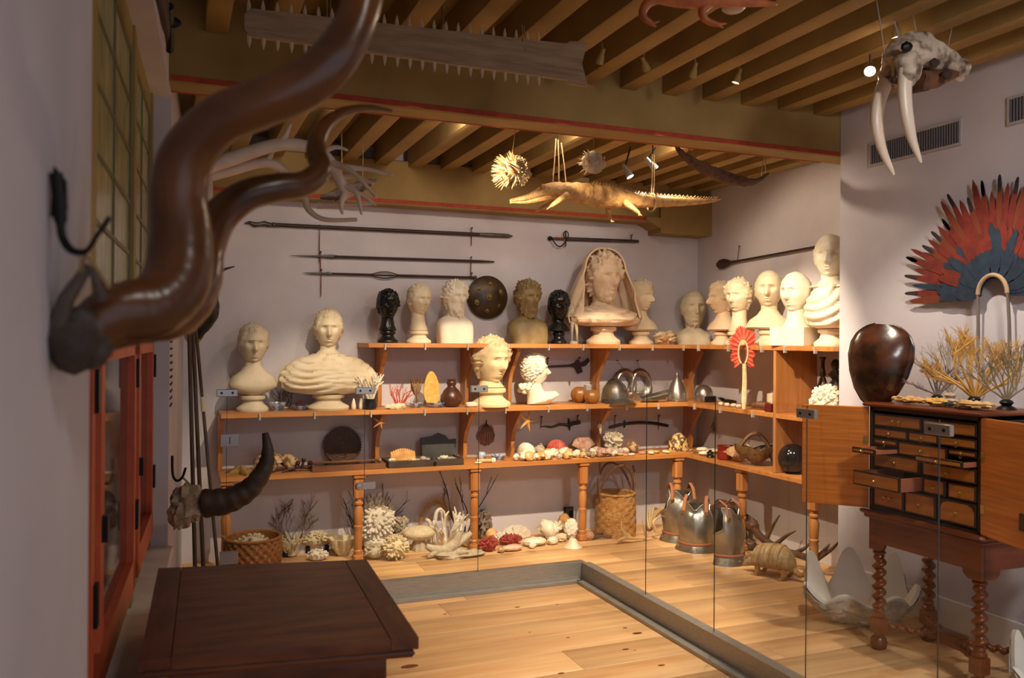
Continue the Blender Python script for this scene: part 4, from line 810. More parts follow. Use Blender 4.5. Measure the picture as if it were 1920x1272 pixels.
# china right of the tray
p = B_(904, 6.2); single('china_jar', MB().lathe([(.024, 0), (.034, .01), (.037, .03), (.033, .052), (.026, .06), (.02, .058), (.02, .03)], 24), mChina, 'small round blue-white jar beneath the dried fan', 'jar', p)
p = B_(936, 6.12); single('china_bowl', bowl(MB(), .06, .04, foot=.6), mChina, 'low blue-white bowl on lower bench right of scroll', 'bowl', p)
t = thing('bone_roll', 'small pale rolled scroll at front of lower bench', 'scroll', B_(912, 6.03)); MB().tube([(-.07, .01, .016), (0, 0, .016), (.05, -.01, .016)], .015, 12).build('roll', mShO, t); MB().tube([(.045, -.009, .016), (.075, -.016, .016)], .021, 12).build('roll_end', mShW, t)
single('flat_shell', ground(MB().blob((0, 0, .006), (.03, .02, .008), 14, 8, .002, 20)), mShW, 'flat white shell in front of the pale scroll', 'shell', B_(898, 5.995))
# the drift of small shells
mShs = [mShW, mShP, mShO, mShV, mShW, mShB, mShW]
protos = {}
for k in range(7):
    protos['cowrie', k] = cowr(.016).mesh('small_shell', mShs[k]); protos['conch', k] = ground(lay(conch(MB(), .062, .6, k), 1.25, .4)).mesh('small_shell', mShs[k])
    protos['spiny', k] = ground(lay(conch(MB(), .07, .65, k, spines=1), 1.2, -.6)).mesh('small_shell', mShs[k]); mm = MB(); scallop(mm, .022, .35, 7, .002); protos['scallop', k] = ground(mm.xf(Matrix.Rotation(.35, 4, 'X'))).mesh('small_shell', mShs[k])
q = random.Random(5); n_ = 0; placed = []
for i in range(400):
    px_ = 968+ (1178-968)*q.random()
    wgt = g((px_-1062)/95, 1)
    if q.random() > .35+.65*wgt: continue
    Yy = q.uniform(6.0, 6.0+.06+.2*wgt); P_ = B_(px_, Yy)
    if any((P_.xy-o.xy).length < .030 for o in placed): continue
    placed.append(P_); ky = q.choice(('cowrie', 'conch', 'conch', 'spiny', 'scallop')); k = q.randrange(7)
    o = share(None, 'small_shell', protos[ky, k], None, P_, (0, 0, q.uniform(0, 6.28))); s_ = q.uniform(.7, 1.08); o.scale = (s_, s_, s_)
    tag(o, '%s %s in heap, %s, %s' % (('white', 'pink', 'orange', 'violet-grey', 'cream white', 'brown speckled', 'pale white')[k], {'cowrie': 'oval cowrie', 'conch': 'spiral conch', 'spiny': 'knobbed conch', 'scallop': 'little scallop'}[ky],
        'at bench front edge' if Yy < 6.06 else 'in the middle row' if Yy < 6.14 else 'at the back', 'left end by pearly conch' if px_ < 1000 else 'below the upright whelk' if px_ < 1026 else 'below the red scallop' if px_ < 1066 else 'left of the pink scallop' if px_ < 1085 else 'below the pink scallop' if px_ < 1112 else 'before the skull bracket' if px_ < 1135 else 'before the tall white shell'), 'shell', 'small shells heaped on the lower bench'); n_ += 1
    if n_ >= 84: break
mb = MB(); scallop(mb, .058, .3, 13); single('red_scallop', mb.xf(Matrix.Rotation(PI/2-.25, 4, 'X')), M('scallop_red', (172, 58, 44), .5, 0, (206, 104, 80), 16, .2), 'upright red scallop shell behind small shell heap', 'shell', B_(1046, 6.24, ZL1+.012))
mb = MB(); scallop(mb, .068, .3, 15); single('pink_scallop', mb.xf(Matrix.Rotation(PI/2-.2, 4, 'X')), M('scallop_pink', (176, 120, 100), .5, 0, (222, 190, 160), 16, .2), 'large upright pink and cream scallop right of red scallop', 'shell', B_(1096, 6.24, ZL1+.012))
mb = ground(MB().blob((0, 0, .07), (.08, .05, .075), 30, 18, .05, 46, 3)); single('white_spiny_shell', mb, mShW, 'tall rough white shell left of the curved sabre end', 'shell', B_(1152, 6.2))
mb = ground(lay(conch(MB(), .12, .7, 3), 1.1, 1.9)); single('pearl_conch', mb, mShW, 'pearly cream conch at left of shell heap', 'shell', B_(984, 6.14))
mb = ground(lay(conch(MB(), .11, .55, 2), .25, .3)); single('upright_whelk', mb, mCorG, 'grey whelk standing upright behind shell heap', 'shell', B_(1012, 6.24))
mb = ground(lay(conch(MB(), .10, .6, 2, spines=1), 1.2, .9)); single('speckled_conch', mb, mShB, 'speckled brown and white conch right of tall white shell', 'shell', B_(1180, 6.18))
for i, (px_, yy, m_, lab) in enumerate(((1166, 6.03, mShO, 'flat orange shell right of shell heap'), (1185, 6.0, mShW, 'small flat white shell at bench front edge'), (1205, 6.06, mShP, 'flat pink shell below the sabre'), (1232, 6.08, mShO, 'flat tan starfish arm piece below the sabre'), (1222, 6.02, mShW, 'chalky white flat shell near bench front'), (1250, 6.05, mShW, 'broad white flat coral piece left of carapace'))):
    single('flat_shell', ground(MB().blob((0, 0, .008), (.05 if i > 2 else .035, .025, .010), 18, 8, .008, 30, i+3)), m_, lab, 'shell', B_(px_, yy), .3*i)
for i, (px_, yy, lab) in enumerate(((1220, 6.2, 'thin dried tan starfish lying under sabre middle'), (1256, 6.15, 'pale dried starfish beside the mottled carapace'))): single('thin_starfish', star(.06, .012, seed=i+9), mStar, lab, 'starfish', B_(px_, yy))
t = thing('mottled_carapace', 'domed mottled tortoise carapace in the bench corner', 'carapace', B_(1273, 6.18)); mb = MB()
def cara(p, d): return p*(1+.05*max(-1, min(1, 6*N3(d, 4.5, 2))))
mb.blob((0, 0, .02), (.095, .075, .125), 36, 20, fn=cara); mb.v = [Vector((v.x, v.y, max(0, v.z))) for v in mb.v]; mb.build('shell_dome', M('carapace_pattern', (92, 62, 30), .5, 0, (222, 184, 120), 34, .3, contrast=(.47, .53)), t)
mb = MB()
for i in range(7): a = -1.2+i*.4; mb.blob((.085*math.sin(a), -.05*math.cos(a), .016), (.02, .014, .016), 10, 8)
mb.build('scallop_edge', mShO, t)
# corner and right bench
def Q_(px, X=4.16): return onr(px, X, ZL1+.0005)
for i, (px_, X_, r, lab) in enumerate(((1318, 4.2, .055, 'large round white shell disc in the bench corner'), (1338, 4.24, .06, 'white dished shell left of red bowls'), (1322, 4.07, .05, 'flat white shell nearest the bench corner edge'))):
    single('white_shell_disc', ground(MB().blob((0, 0, .02), (r, r*.8, .018), 22, 10, .006, 30, i)), mShW, lab, 'shell', Q_(px_, X_))
for i in range(7): tag(cowr(.011).build('pebble_shell', mShB, None, Q_(1290+i*4.2, 4.08+.03*(i % 3)), i), 'one of the tiny brown shells scattered at bench corner', 'shell', 'tiny brown shells at the bench corner')
t = thing('black_turned_pot', 'small black turned ink-pot at right bench edge', 'pot', Q_(1333, 4.05)); MB().lathe([(.022, 0), (.035, .008), (.03, .018), (.02, .026), (.03, .034), (.024, .045), (.012, .05), (.016, .056), (.008, .062)], 24).build('pot', mBlk, t)
mRB = M('red_bowl_clay', (128, 28, 16), .4, 0, (146, 38, 22), 6)
single('red_bowl', MB().lathe([(.04, 0), (.05, .006), (.056, .05), (.06, .062), (.056, .064), (.05, .05), (.04, .012), (0, .01)], 32), mRB, 'larger red clay bowl at back of right bench', 'bowl', Q_(1363, 4.24)).scale = (1.3, 1.3, 1.3)
single('red_bowl', MB().lathe([(.034, 0), (.042, .006), (.046, .04), (.05, .05), (.046, .052), (.04, .04), (.032, .01), (0, .008)], 32), mRB, 'smaller red clay bowl in front of larger red bowl', 'bowl', Q_(1360, 4.09)).scale = (1.3, 1.3, 1.2)
mb = ground(lay(conch(MB(), .13, .6, 4, spines=1), 1.3, 2.2)); single('tan_conch', mb, M('conch_tan', (176, 132, 92), .6, 0, (206, 168, 126), 18, .3), 'tan wrinkled conch right of red bowls', 'shell', Q_(1380, 4.07))
mb = MB(); knobs(mb, (0, 0, .07), (.05, .05, .06), 50, .009, 12); mb.tube([(0, 0, 0), (0, 0, .05)], .03, 10); single('frilled_shell', mb, mShW, 'pale frilled shell behind the armadillo basket', 'shell', Q_(1405, 4.25))
t = thing('armadillo_basket', 'boat-shaped brown armadillo basket with tail handle', 'basket', Q_(1419, 4.12), -.4); t.scale = (1.12, 1.12, 1.12); G = []
for j in range(13):
    v = j/12; G.append([Vector((lerp(-.12, .12, v)+(v-.5)*.04, .075*math.sin(PI*(.10+.8*v))*math.cos(PI*i/14)*1.05, .012+.10-.10*math.sin(PI*i/14)*(math.sin(PI*(.1+.8*v)))**.8+.035*abs(v-.5)*2+.004*math.sin(v*60))) for i in range(15)])
MB().sheet(G, .005).build('shell_hull', M('armadillo_shell', (84, 58, 32), .45, 0, (120, 88, 52), 50, .4), t); hd = smooth([(-.115, 0, .12), (-.05, 0, .20), (.01, 0, .215), (.06, 0, .17), (.10, 0, .10)], 10)
MB().tube(hd, [.012]*len(hd), 10, fn=lambda r, a, u: r*(1+.22*abs(math.sin(u*60)))).build('tail_handle', mBrn, t)
for i, (px_, X_, r, lab) in enumerate(((1488, 4.12, .105, 'large glossy black gourd on right bench behind cabinet door'), (1463, 4.26, .07, 'dark gourd hidden behind the glossy black gourd'))):
    t = thing('black_gourd', lab, 'gourd', Q_(px_, X_)); MB().blob((0, 0, r*1.02), (r, r, r*1.02), 28, 18).build('gourd_body', M('gourd_black%d' % i, (26, 24, 26), .12) if i == 0 else mGourd, t); MB().lathe([(r*.5, 0), (r*.5, .008), (r*.3, .012)], 20).build('stand', mIron, t)
# hanging dried seaweed on the right wall and the small skull on the bracket
t = thing('dried_root_doll', 'thin dried root hanging on right alcove wall', 'root', at(1338, 782, X=XR-.02)); mb = MB(); mb.tube([(0, 0, 0), (0, .005, -.03)], .002, 5)
for i in range(9): branch(mb, Vector((0, 0, -.03-.005*i)), Vector((-.1, .5*math.sin(i*2.1), -1)), .06, .004, 1, .5, None, 5, 2, -.6, None)
mb.build('rootlets', M('dried_root', (120, 82, 62), .85), t)
p = at(1122, 800, Y=YB-.20); p.x = at(1130, 700, Y=YB-.18).x-.034; t = thing('small_skull', 'tiny pale animal skull tied to bracket beside sabre hilt', 'skull', p); MB().blob((0, 0, 0), (.02, .022, .024), 14, 10, .004, 20).tube([(0, -.005, -.01), (.002, -.01, -.045), (0, -.012, -.06)], [.014, .009, .006], 8).build('skull_bone', M('bone_white', (222, 204, 168), .7, 0, (236, 222, 190), 20), t); MB().tube([(-.03, .02, .05), (-.01, 0, .02)], .002, 5).tube([(.02, .02, .05), (.008, 0, .02)], .002, 5).build('tie', mCord, t)
# ------------------------------------------------------------------ floor, left of the corner
def G_(px, py, Y=None): p = at(px, py, Z=0); return Vector((p.x, min(p.y, YB-.06), 0.0005))
mHorn2 = M('antler_pale', (176, 142, 92), .6, 0, (206, 176, 128), 12, .2); mHornB = M('antler_brown', (66, 44, 30), .55, 0, (100, 70, 46), 12, .3)
# wicker basket at far left
def basket(t, r0, r1, h, mat, rows=9, cols=40):
    mb = MB(); R = []; n = cols*2
    for j in range(rows*2+1):
        v = j/(rows*2); r = lerp(r0, r1, v)*(1+.04*math.sin(PI*v)); R.append([Vector(((r+.0065*(1 if (i//2+j//2) % 2 else -1))*math.cos(2*PI*i/n), (r+.0065*(1 if (i//2+j//2) % 2 else -1))*math.sin(2*PI*i/n), h*v)) for i in range(n)])
    for j in range(rows*2, -1, -2):
        v = j/(rows*2); R.append([Vector(((lerp(r0, r1, v)*(1+.04*math.sin(PI*v))-.012)*math.cos(2*PI*i/n), (lerp(r0, r1, v)*(1+.04*math.sin(PI*v))-.012)*math.sin(2*PI*i/n), max(.01, h*v))) for i in range(n)])
    mb.loft(R); mb.build('woven_body', mat, t)
    MB().tube([(r1*math.cos(i*PI/20), r1*math.sin(i*PI/20), h) for i in range(41)], .010, 8).build('rim', mat, t)
p = at(462, 1046, Z=0); t = thing('wicker_basket', 'low brown wicker basket on floor at far left', 'basket', (p.x, 5.86, .0005)); basket(t, .17, .18, .27, M('dark_wicker', (128, 78, 36), .7, 0, (156, 102, 52), 60, .5, bscale=120)); mb = MB(); knobs(mb, (0, 0, .13), (.13, .13, .10), 70, .012, 5)
single('basket_coral', mb, mCorG, 'grey spiny coral mass inside the low wicker basket', 'coral', (p.x, 5.86, .06))
for i, (px_, yy, r, h, m_, lab) in enumerate(((371, 5.6, .045, .12, mPlG, 'pale cylinder with dark cap standing by left wall'),)):
    t = thing('capped_cylinder', lab, 'canister', onb(px_+2, yy, .0005)); MB().lathe([(r, 0), (r, h), (r*.9, h+.005)], 24).build('cylinder', m_, t); MB().lathe([(r*.6, h+.005), (r*.62, h+.025), (r*.3, h+.035)], 20).build('cap', mIron, t)
for px_, w_, lab in ((402, .03, 'thin upright wooden block right of pale cylinder'), (418, .05, 'short pale wooden block beside wicker basket')):
    single('wood_block', MB().cham((0, 0, .055), (w_, .05, .11), .004), mShelfV if w_ < .04 else mPlC, lab, 'block', onb(px_-2, 5.5, .0005))
def coral_bush(lab, p, n, L, r, m_, depth=2, spread=.7, up=.3, kids=3, foot=None, name='branch_coral', flat=None, lean=(0, 0)):
    t = thing(name, lab, 'coral', p); mb = MB()
    for i in range(n):
        a = i*2.4; k = .35+.5*(i/n); branch(mb, Vector((.02*math.cos(a), .02*math.sin(a)*.6, .012)), Vector((k*math.cos(a)+lean[0], k*math.sin(a)*(flat if flat is not None else 1)+lean[1], 1)), L, r, depth, spread, None, 6, kids, up, flat, .7, .25, .75)
    mb.build('branches', m_, t); MB().blob((0, 0, .016), (.045, .035, .018), 14, 8, .006, 20, 2).build('foot', foot or mCorG, t); return t
coral_bush('thin brown twiggy sea fan on floor at left', G_(534, 1035), 3, .16, .004, M('twig_brown', (104, 82, 66), .85), 4, .75, .1, 3, mIron, 'twig_sea_fan', .2)
coral_bush('cream antler-like branching coral below the twiggy sea fan', G_(546, 1044), 10, .075, .014, mCorC, 2, .6, .3)
mb = MB(); knobs(mb, (0, 0, 0), (.16, .07, .055), 170, .008, 21); t = thing('long_spiny_coral', 'long spiny cream coral slab raised between two corals', 'coral', G_(592, 1036)+Vector((0, .06, .0))); mb.xf(Matrix.Translation((0, 0, .10))); mb.build('spiny_slab', mCorC, t); MB().cham((-.06, 0, .025), (.03, .05, .05), .004).cham((.08, 0, .025), (.03, .05, .05), .004).build('support', mIron, t)
mb = MB(); knobs(mb, (0, 0, .0), (.075, .05, .045), 70, .008, 22); single('flat_white_coral', ground(mb), mCorW, 'small flat white knobbly coral at table corner', 'coral', G_(592, 1047)+Vector((0, -.07, 0)))
def cup(r, h, seed):                                  # frilled cup coral
    return MB().lathe([(r*.3, 0), (r*.5, h*.2), (r*.8, h*.55), (r, h), (r*.9, h*1.0), (r*.65, h*.6), (r*.3, h*.35), (0, h*.3)], 40, fn=lambda q, a, z: q*(1+.10*math.sin(7*a+seed)+.07*math.sin(17*a+40*z)))
single('cup_coral', cup(.10, .13, 1), mCorC, 'frilled cream cup coral left of the bench leg', 'coral', G_(642, 1042))
mb = MB(); knobs(mb, (0, 0, .20), (.14, .10, .19), 330, .013, 24, False, L=1.0); mb.blob((0, 0, .03), (.10, .08, .05), 16, 8, .02, 20); single('coral_boulder', ground(mb), mCorW, 'tall white knobbly coral boulder behind bench leg', 'coral', G_(698, 1024)+Vector((0, -.02, 0)))
coral_bush('black twiggy coral behind the white coral boulder', G_(668, 1005)+Vector((0, .0, 0)), 5, .2, .005, mTwig, 3, .8, .1, 2, mIron, 'black_coral', .3)
mb = MB(); knobs(mb, (0, 0, .05), (.09, .07, .06), 90, .010, 25); single('grey_coral', ground(mb), mCorG, 'grey knobbly coral at right foot of white boulder', 'coral', G_(698, 1042)+Vector((0, -.10, 0)))
mb = MB(); knobs(mb, (0, 0, .08), (.095, .08, .085), 190, .009, 26, False, L=1.05); single('spiky_ball_coral', ground(mb), mCorC, 'round spiky cream coral ball in front of boulder', 'coral', G_(741, 1050))
coral_bush('white staghorn coral leaning right of white boulder', G_(722, 1020), 3, .11, .014, mCorW, 2, .5, .1, 2, None, 'staghorn_coral', None, (.9, 0))
mb = MB(); knobs(mb, (0, 0, .16), (.06, .05, .07), 80, .010, 27, False); mb.blob((0, 0, .06), (.05, .04, .07), 12, 8, .01, 20); single('brown_knob_coral', ground(mb), mCorG, 'greyish knob coral behind the domed coral', 'coral', G_(748, 1022))
def dome(p, d): return p*(1+.05*math.sin(22*math.atan2(d.y, d.x))*(1-abs(d.z)))
t = thing('domed_coral', 'cream mushroom-shaped domed coral on dark stand', 'coral', G_(786, 1032)); MB().blob((0, 0, .13), (.13, .09, .055), 44, 12, fn=dome).build('cap', mCorC, t); MB().lathe([(.06, 0), (.05, .05), (.035, .1)], 14, fn=lambda r, a, z: r*(1+.15*math.sin(5*a+30*z))).build('stalk', mCorG, t)
coral_bush('smooth white thick-fingered coral standing on driftwood coral', G_(846, 1030)+Vector((0, .06, 0)), 6, .14, .018, mCorW, 2, .7, .1, 2, None, 'finger_coral')
t = thing('hooked_coral', 'curved white coral with hooked arm, left of thick-fingered coral', 'coral', G_(822, 1030)+Vector((0, .09, 0))); H1 = smooth([(0, 0, 0), (-.01, 0, .10), (.0, 0, .2), (.01, 0, .26), (.04, 0, .285), (.065, 0, .26)], 6); MB().tube(H1, taper(len(H1), .02, .011), 8).build('hook', mCorW, t); MB().tube([(0, 0, .12), (-.04, 0, .16), (-.05, 0, .2)], [.014, .012, .016], 8).tube([(-.05, 0, .2), (-.075, 0, .215)], [.014, .012], 8).build('side_arm', mCorW, t)
t = thing('driftwood_coral', 'large grey branching driftwood-like coral lying in front', 'coral', G_(838, 1044)); mb = MB()
for P_, R1 in (([(-.16, 0, .09), (-.08, 0, .055), (0, 0, .05), (.07, .01, .10), (.09, .01, .17)], (.018, .035, .045, .035, .028)), ([(.0, 0, .05), (.1, .02, .09), (.2, .04, .15)], (.04, .03, .018)), ([(-.06, .0, .06), (-.12, -.02, .03), (-.16, -.03, .02)], (.03, .02, .012))): s2 = smooth(P_, 5); mb.tube(s2, [lerp(R1[int(i/5)], R1[min(len(R1)-1, int(i/5)+1)], (i % 5)/5) for i in range(len(s2))], 12)
mb.build('branches', mCorG, t); MB().blob((.08, -.06, .022), (.19, .06, .03), 30, 10, .03, 22, 3).build('flat_lobe', mCorG, t)
t = thing('golden_fern', 'golden feathery arched fern sprig behind domed coral', 'fern', G_(776, 1018)+Vector((.02, .02, 0))); st = smooth([(0, 0, 0), (.01, 0, .15), (.05, 0, .28), (.13, 0, .33), (.2, 0, .30), (.245, 0, .23)], 8); MB().tube(st, taper(len(st), .004, .0015), 6).build('stem', mFern, t); mb = MB()
for i in range(8, len(st), 1):
    for s_ in (-1, 1):
        for k in range(1):
            d = (st[i]-st[i-1]).normalized(); nrm = Vector((-d.z, s_*.6*(k-.5), d.x)); mb.tube([st[i], st[i]+nrm*s_*.025+d*.025, st[i]+nrm*s_*.05+d*.065], [.0024, .002, .001], 4)
mb.build('leaflets', mFern, t)
coral_bush('black forked twig coral standing beside the bench leg', G_(868, 1016), 3, .24, .006, mTwig, 3, .55, .3, 2, mIron, 'black_coral', .3)
mb = MB(); knobs(mb, (0, 0, .06), (.06, .05, .06), 60, .012, 28); single('white_bead_coral', ground(mb), mCorW, 'small white bumpy coral just left of second bench leg', 'coral', G_(878, 1026))
# right of the second leg
single('porous_rock', ground(MB().blob((0, 0, .10), (.055, .05, .11), 26, 16, .04, 40, 2)), M('rock_mauve', (150, 130, 112), .9, 0, (90, 74, 66), 30, .6), 'tall porous mauve rock behind red coral', 'rock', G_(905, 1010))
mb = MB(); knobs(mb, (0, 0, .055), (.075, .06, .06), 150, .007, 31); single('red_coral_lump', ground(mb), mCorRD, 'round red coral lump beside second bench leg', 'coral', G_(916, 1034))
mb = MB(); knobs(mb, (0, 0, .035), (.09, .05, .045), 150, .006, 32); single('red_coral_lump', ground(mb), mCorRD, 'long low red coral lump, right one of the two', 'coral', G_(957, 1022))
t = thing('fan_coral_white', 'white fan-like frilled coral behind red lumps', 'coral', G_(968, 1012)); mb = MB()
for i in range(9): a = -1.1+i*.275; mb.prism([(0, 0), (.02, .05), (.035, .11), (.02, .125), (-.02, .125), (-.035, .11), (-.02, .05)], (0, .012*(i % 2), 0), (math.cos(a), .2, -math.sin(a)), (math.sin(a)*1.1, 0, math.cos(a)*.9), (0, 1, 0), .012)
mb.build('frills', mCorW, t); MB().blob((0, .01, .02), (.06, .04, .03), 14, 8, .01, 20).build('foot', mCorC, t)
mb = MB(); knobs(mb, (0, 0, .04), (.05, .045, .045), 60, .009, 33); single('white_lump_coral', ground(mb), mCorW, 'white lumpy coral between red lumps and fan coral', 'coral', G_(938, 1018))
single('round_sponge', ground(MB().blob((0, 0, .045), (.05, .045, .045), 20, 14, .008, 50, 3)), mShO, 'small round tan sponge left of white fan coral', 'sponge', G_(921, 1012))
mb = ground(lay(conch(MB(), .19, .5, 3, spines=1), 1.45, 1.3)); single('triton_shell', mb, mShW, 'large pale spiral triton shell lying on floor', 'shell', G_(1012, 1012))
single('clam_valve', ground(MB().blob((0, 0, .03), (.10, .06, .03), 26, 12, .012, 26, 5)), mShW, 'flat cream clam valve in front of triton shell', 'shell', G_(1002, 1024))
single('pink_oval_shell', ground(MB().blob((0, 0, .02), (.085, .04, .024), 24, 10, .006, 20, 6)), mShP, 'long pinkish oval shell before the long red lump', 'shell', G_(961, 1034))
coral_bush('white leafy coral cluster left of socket box', G_(1036, 1008), 14, .06, .014, mCorW, 2, .7, .2, 3, None, 'leafy_coral')
single('brown_sponge', ground(MB().blob((0, 0, .10), (.055, .05, .085), 24, 16, .012, 60, 4)), M('sponge_tan', (176, 128, 70), .9, 0, (200, 152, 92), 40, .6), 'tan sponge right behind white leafy coral', 'sponge', G_(1058, 1003))
single('honeycomb_coral', ground(MB().blob((0, 0, .075), (.06, .045, .08), 30, 20, .014, 70, 5)), mCorW, 'white honeycomb coral beside third bench leg', 'coral', G_(1071, 1012))
single('bell_shell', MB().lathe([(.075, 0), (.07, .008), (.045, .025), (.034, .05), (.026, .062), (0, .066)], 26), mShW, 'white bell-shaped shell in front of third bench leg', 'shell', G_(1074, 1026))
for i, (px_, py_, r, m_, lab) in enumerate(((1036, 1022, .045, mShW, 'small white ribbed shell below leafy coral'), (1052, 1016, .05, mCorC, 'cream bumpy coral between leafy coral and bell shell'), (998, 1029, .03, mShW, 'tiny white shell bits at front of clam valve'), (940, 1037, .028, mShB, 'little brown shell in front of red lump'), (1028, 1011, .04, mSlate, 'dark grey stone behind small ribbed shell'))):
    single('floor_shell', ground(MB().blob((0, 0, r*.6), (r, r*.8, r*.65), 22, 14, r*.22, 36, i)), m_, lab, 'shell', G_(px_, py_))
# ------------------------------------------------------------------ basket, horns, armour
p = at(1143, 998, Z=0); p.y = min(p.y, 6.1); k = dep(p.x, p.y)
t = thing('handled_basket', 'tall golden wicker basket with hoop handles on floor', 'basket', (p.x, p.y, .0005)); basket(t, 37*k, 35*k, 78*k, mWick, 10, 20); Rk = 36*k
for yy, tl in ((-.06, .10), (.06, -.05)):
    hp = [(Rk*math.cos(PI-PI*i/16)*1.0, yy*math.sin(PI*i/16)*1.5, 70*k+62*k*math.sin(PI*i/16)) for i in range(17)]; MB().tube(hp, .009, 8).build('hoop_handle', mBrn, t)
MB().blob((0, -.09, 132*k), (.04, .02, .02), 12, 8, .006, 20).build('handle_tie', mBrn, t); MB().tube([(-Rk*1.02, -.03, 66*k), (-Rk*1.12, -.04, 100*k), (-Rk*1.0, -.02, 138*k)], .007, 8).build('loose_cane', mBrn, t); MB().tube([(Rk*.75, -.1, 62*k), (Rk*1.1, -.04, 100*k), (Rk*1.02, 0, 128*k)], .008, 8).build('loose_cane', mBrn, t)
def horn(t, P_, r0, r1, m_, name='horn', rid=0, n=6): s2 = smooth(P_, n); return MB().tube(s2, taper(len(s2), r0, r1, .9), 12, fn=(lambda r, a, u: r*(1+.06*math.sin(u*rid)*(1-u))) if rid else None).build(name, m_, t)
p = onb(1176, 5.80, .0005); t = thing('pale_antlers', 'pale curved antlers lying in front of tall basket', 'antlers', p)
for P_ in ([(-.08, 0, .02), (-.02, -.02, .05), (.1, 0, .03), (.22, .02, .03), (.30, .03, .06)], [(.0, -.01, .05), (-.05, -.02, .12), (-.06, -.03, .2)], [(.2, .02, .03), (.17, .0, .10), (.15, 0, .17)], [(.05, 0, .035), (-.02, .01, .10), (-.04, 0, .13)], [(.30, .03, .06), (.26, .02, .14), (.32, .03, .18), (.4, .05, .19)]): horn(t, P_, .016, .004, mHorn2, 'antler_beam')
p = G_(1236, 995); t = thing('coiled_antlers', 'tangle of light thin antlers beside rear breastplate', 'antlers', p)
for i in range(6): a = i*1.05; horn(t, [(-.12+.02*i, .02*i-.04, .03+.01*i), (-.10+.03*i, .03, .14+.02*(i % 3)), (.0+.01*i, .05, .17), (.08, .06-.02*i, .12+.015*i)], .011, .004, mHorn2, 'tine')
p = G_(1125, 1012); t = thing('flat_horn_pair', 'pair of long dark pointed horns lying on floor by bench leg', 'horns', p)
horn(t, [(-.08, .0, .02), (0, 0, .025), (.12, -.02, .018), (.21, -.05, .015)], .018, .003, mHornB); horn(t, [(-.08, .02, .02), (0, .04, .03), (.12, .06, .03), (.2, .04, .02)], .02, .003, mHornB); MB().blob((-.09, .01, .035), (.04, .035, .035), 14, 10, .008, 20).build('skull_base', M('bone_pinkish', (176, 130, 104), .8), t)
# breastplates
def cuirass(lab, px, py, top, w_px, rz, m_, Yoff=0, lean=.12):
    p = at(px, py, Z=0); k = dep(p.x, p.y); H_ = (py-top)*k; W_ = w_px*k; t = thing('breastplate', lab, 'armour', (p.x, p.y, .0005), rz)
    prof = [(0, 1.0), (.10, .92), (.17, .86), (.30, .90), (.5, .98), (.65, 1.0), (.78, .93), (.90, .74), (1.0, .66)]
    def wid(u):
        for (a, x), (b, y) in zip(prof, prof[1:]):
            if a <= u <= b: return lerp(x, y, (u-a)/(b-a))
        return prof[-1][1]
    G = []; n = 26
    for j in range(25):
        u = j/24; row = []; w2 = W_/2*wid(u)
        # arm holes bite into the sides above mid height, neck dips in the middle
        bite = 1-.42*sst(.5, .66, u)*(1-sst(.86, 1.0, u)*.35)
        for i in range(n+1):
            s_ = -1+2*i/n; a = s_*PI*.56*bite; x = w2*math.sin(a)/math.sin(PI*.5)*1.0; y = -.36*W_*math.cos(a)*(1+.28*math.sin(PI*min(1, u*1.15)))-.03*W_*g(s_, .1)
            z = H_*u*(1-lean*.05) - H_*.14*g(s_, .30)*sst(.7, 1.0, u) - (.03*H_*sst(.12, 0, u)*0)
            if u < .17: y *= 1+.35*(.17-u)/.17; x *= 1+.10*(.17-u)/.17
            row.append(Vector((x, y+lean*H_*u, z)))
        G.append(row)
    MB().sheet(G, .004).build('plate', m_, t)
    MB().tube([G[-1][i] for i in range(n+1)], .006, 8).build('neck_roll', m_, t)
    for e_ in (0, n): MB().tube([G[j][e_] for j in range(12, 25)], .006, 8).build('arm_roll', m_, t)
    B = [Vector((W_*.30*math.sin(a), .12*W_-.22*W_*math.cos(a)*-1+lean*H_*.5, 0)) for a in (0,)]
    # back shell, darker inside
    G2 = []
    for j in range(13):
        u = j/12; w2 = W_/2*wid(u)*.93; G2.append([Vector((w2*math.sin(lerp(-1, 1, i/14)*PI*.5*(1-.35*sst(.5, .7, u))), .24*W_*math.cos(lerp(-1, 1, i/14)*PI*.5)+lean*H_*u+.01, H_*.94*u)) for i in range(15)])
    MB().sheet(G2, -.004).build('back_plate', mArmD, t)
    for s_ in (-1, 1):                                  # shoulder straps
        i0 = int(n/2+s_*n*.36); q0 = G[20][i0]; q1 = G[24][i0]; MB().tube([q0+Vector((0, -.012, 0)), q1+Vector((0, -.008, .02)), q1+Vector((s_*-.004, .05, .05)), q1+Vector((0, .10, .0))], .013, 8, flat=.35).build('shoulder_strap', mStrap, t); MB().cham(q0+Vector((0, -.012, -.01)), (.03, .012, .03), .003).build('buckle', mRiv, t)
    bl = [G[4][i]+(G[4][i]-Vector((0, G[4][i].y*.0+lean*H_*.17, G[4][i].z))).normalized()*.006 for i in range(n+1)]
    MB().tube(bl, .011, 8, flat=.4).build('waist_belt', mStrap, t)
    for i in range(2, n-1, 3): share(None, 'rivet', rm, t, G[2][i]+Vector((0, -.004, 0)))
    return t
cuirass('rear breastplate with pink leather straps, farthest left of three', 1276, 1012, 918, 74, -.25, mArm, lean=.05)
cuirass('middle breastplate turned left overlapping the rear one', 1306, 1030, 942, 74, -.75, mArm, lean=.06)
cuirass('tallest breastplate facing front with bright lower flange', 1364, 1054, 950, 72, .35, mArm, lean=.06)
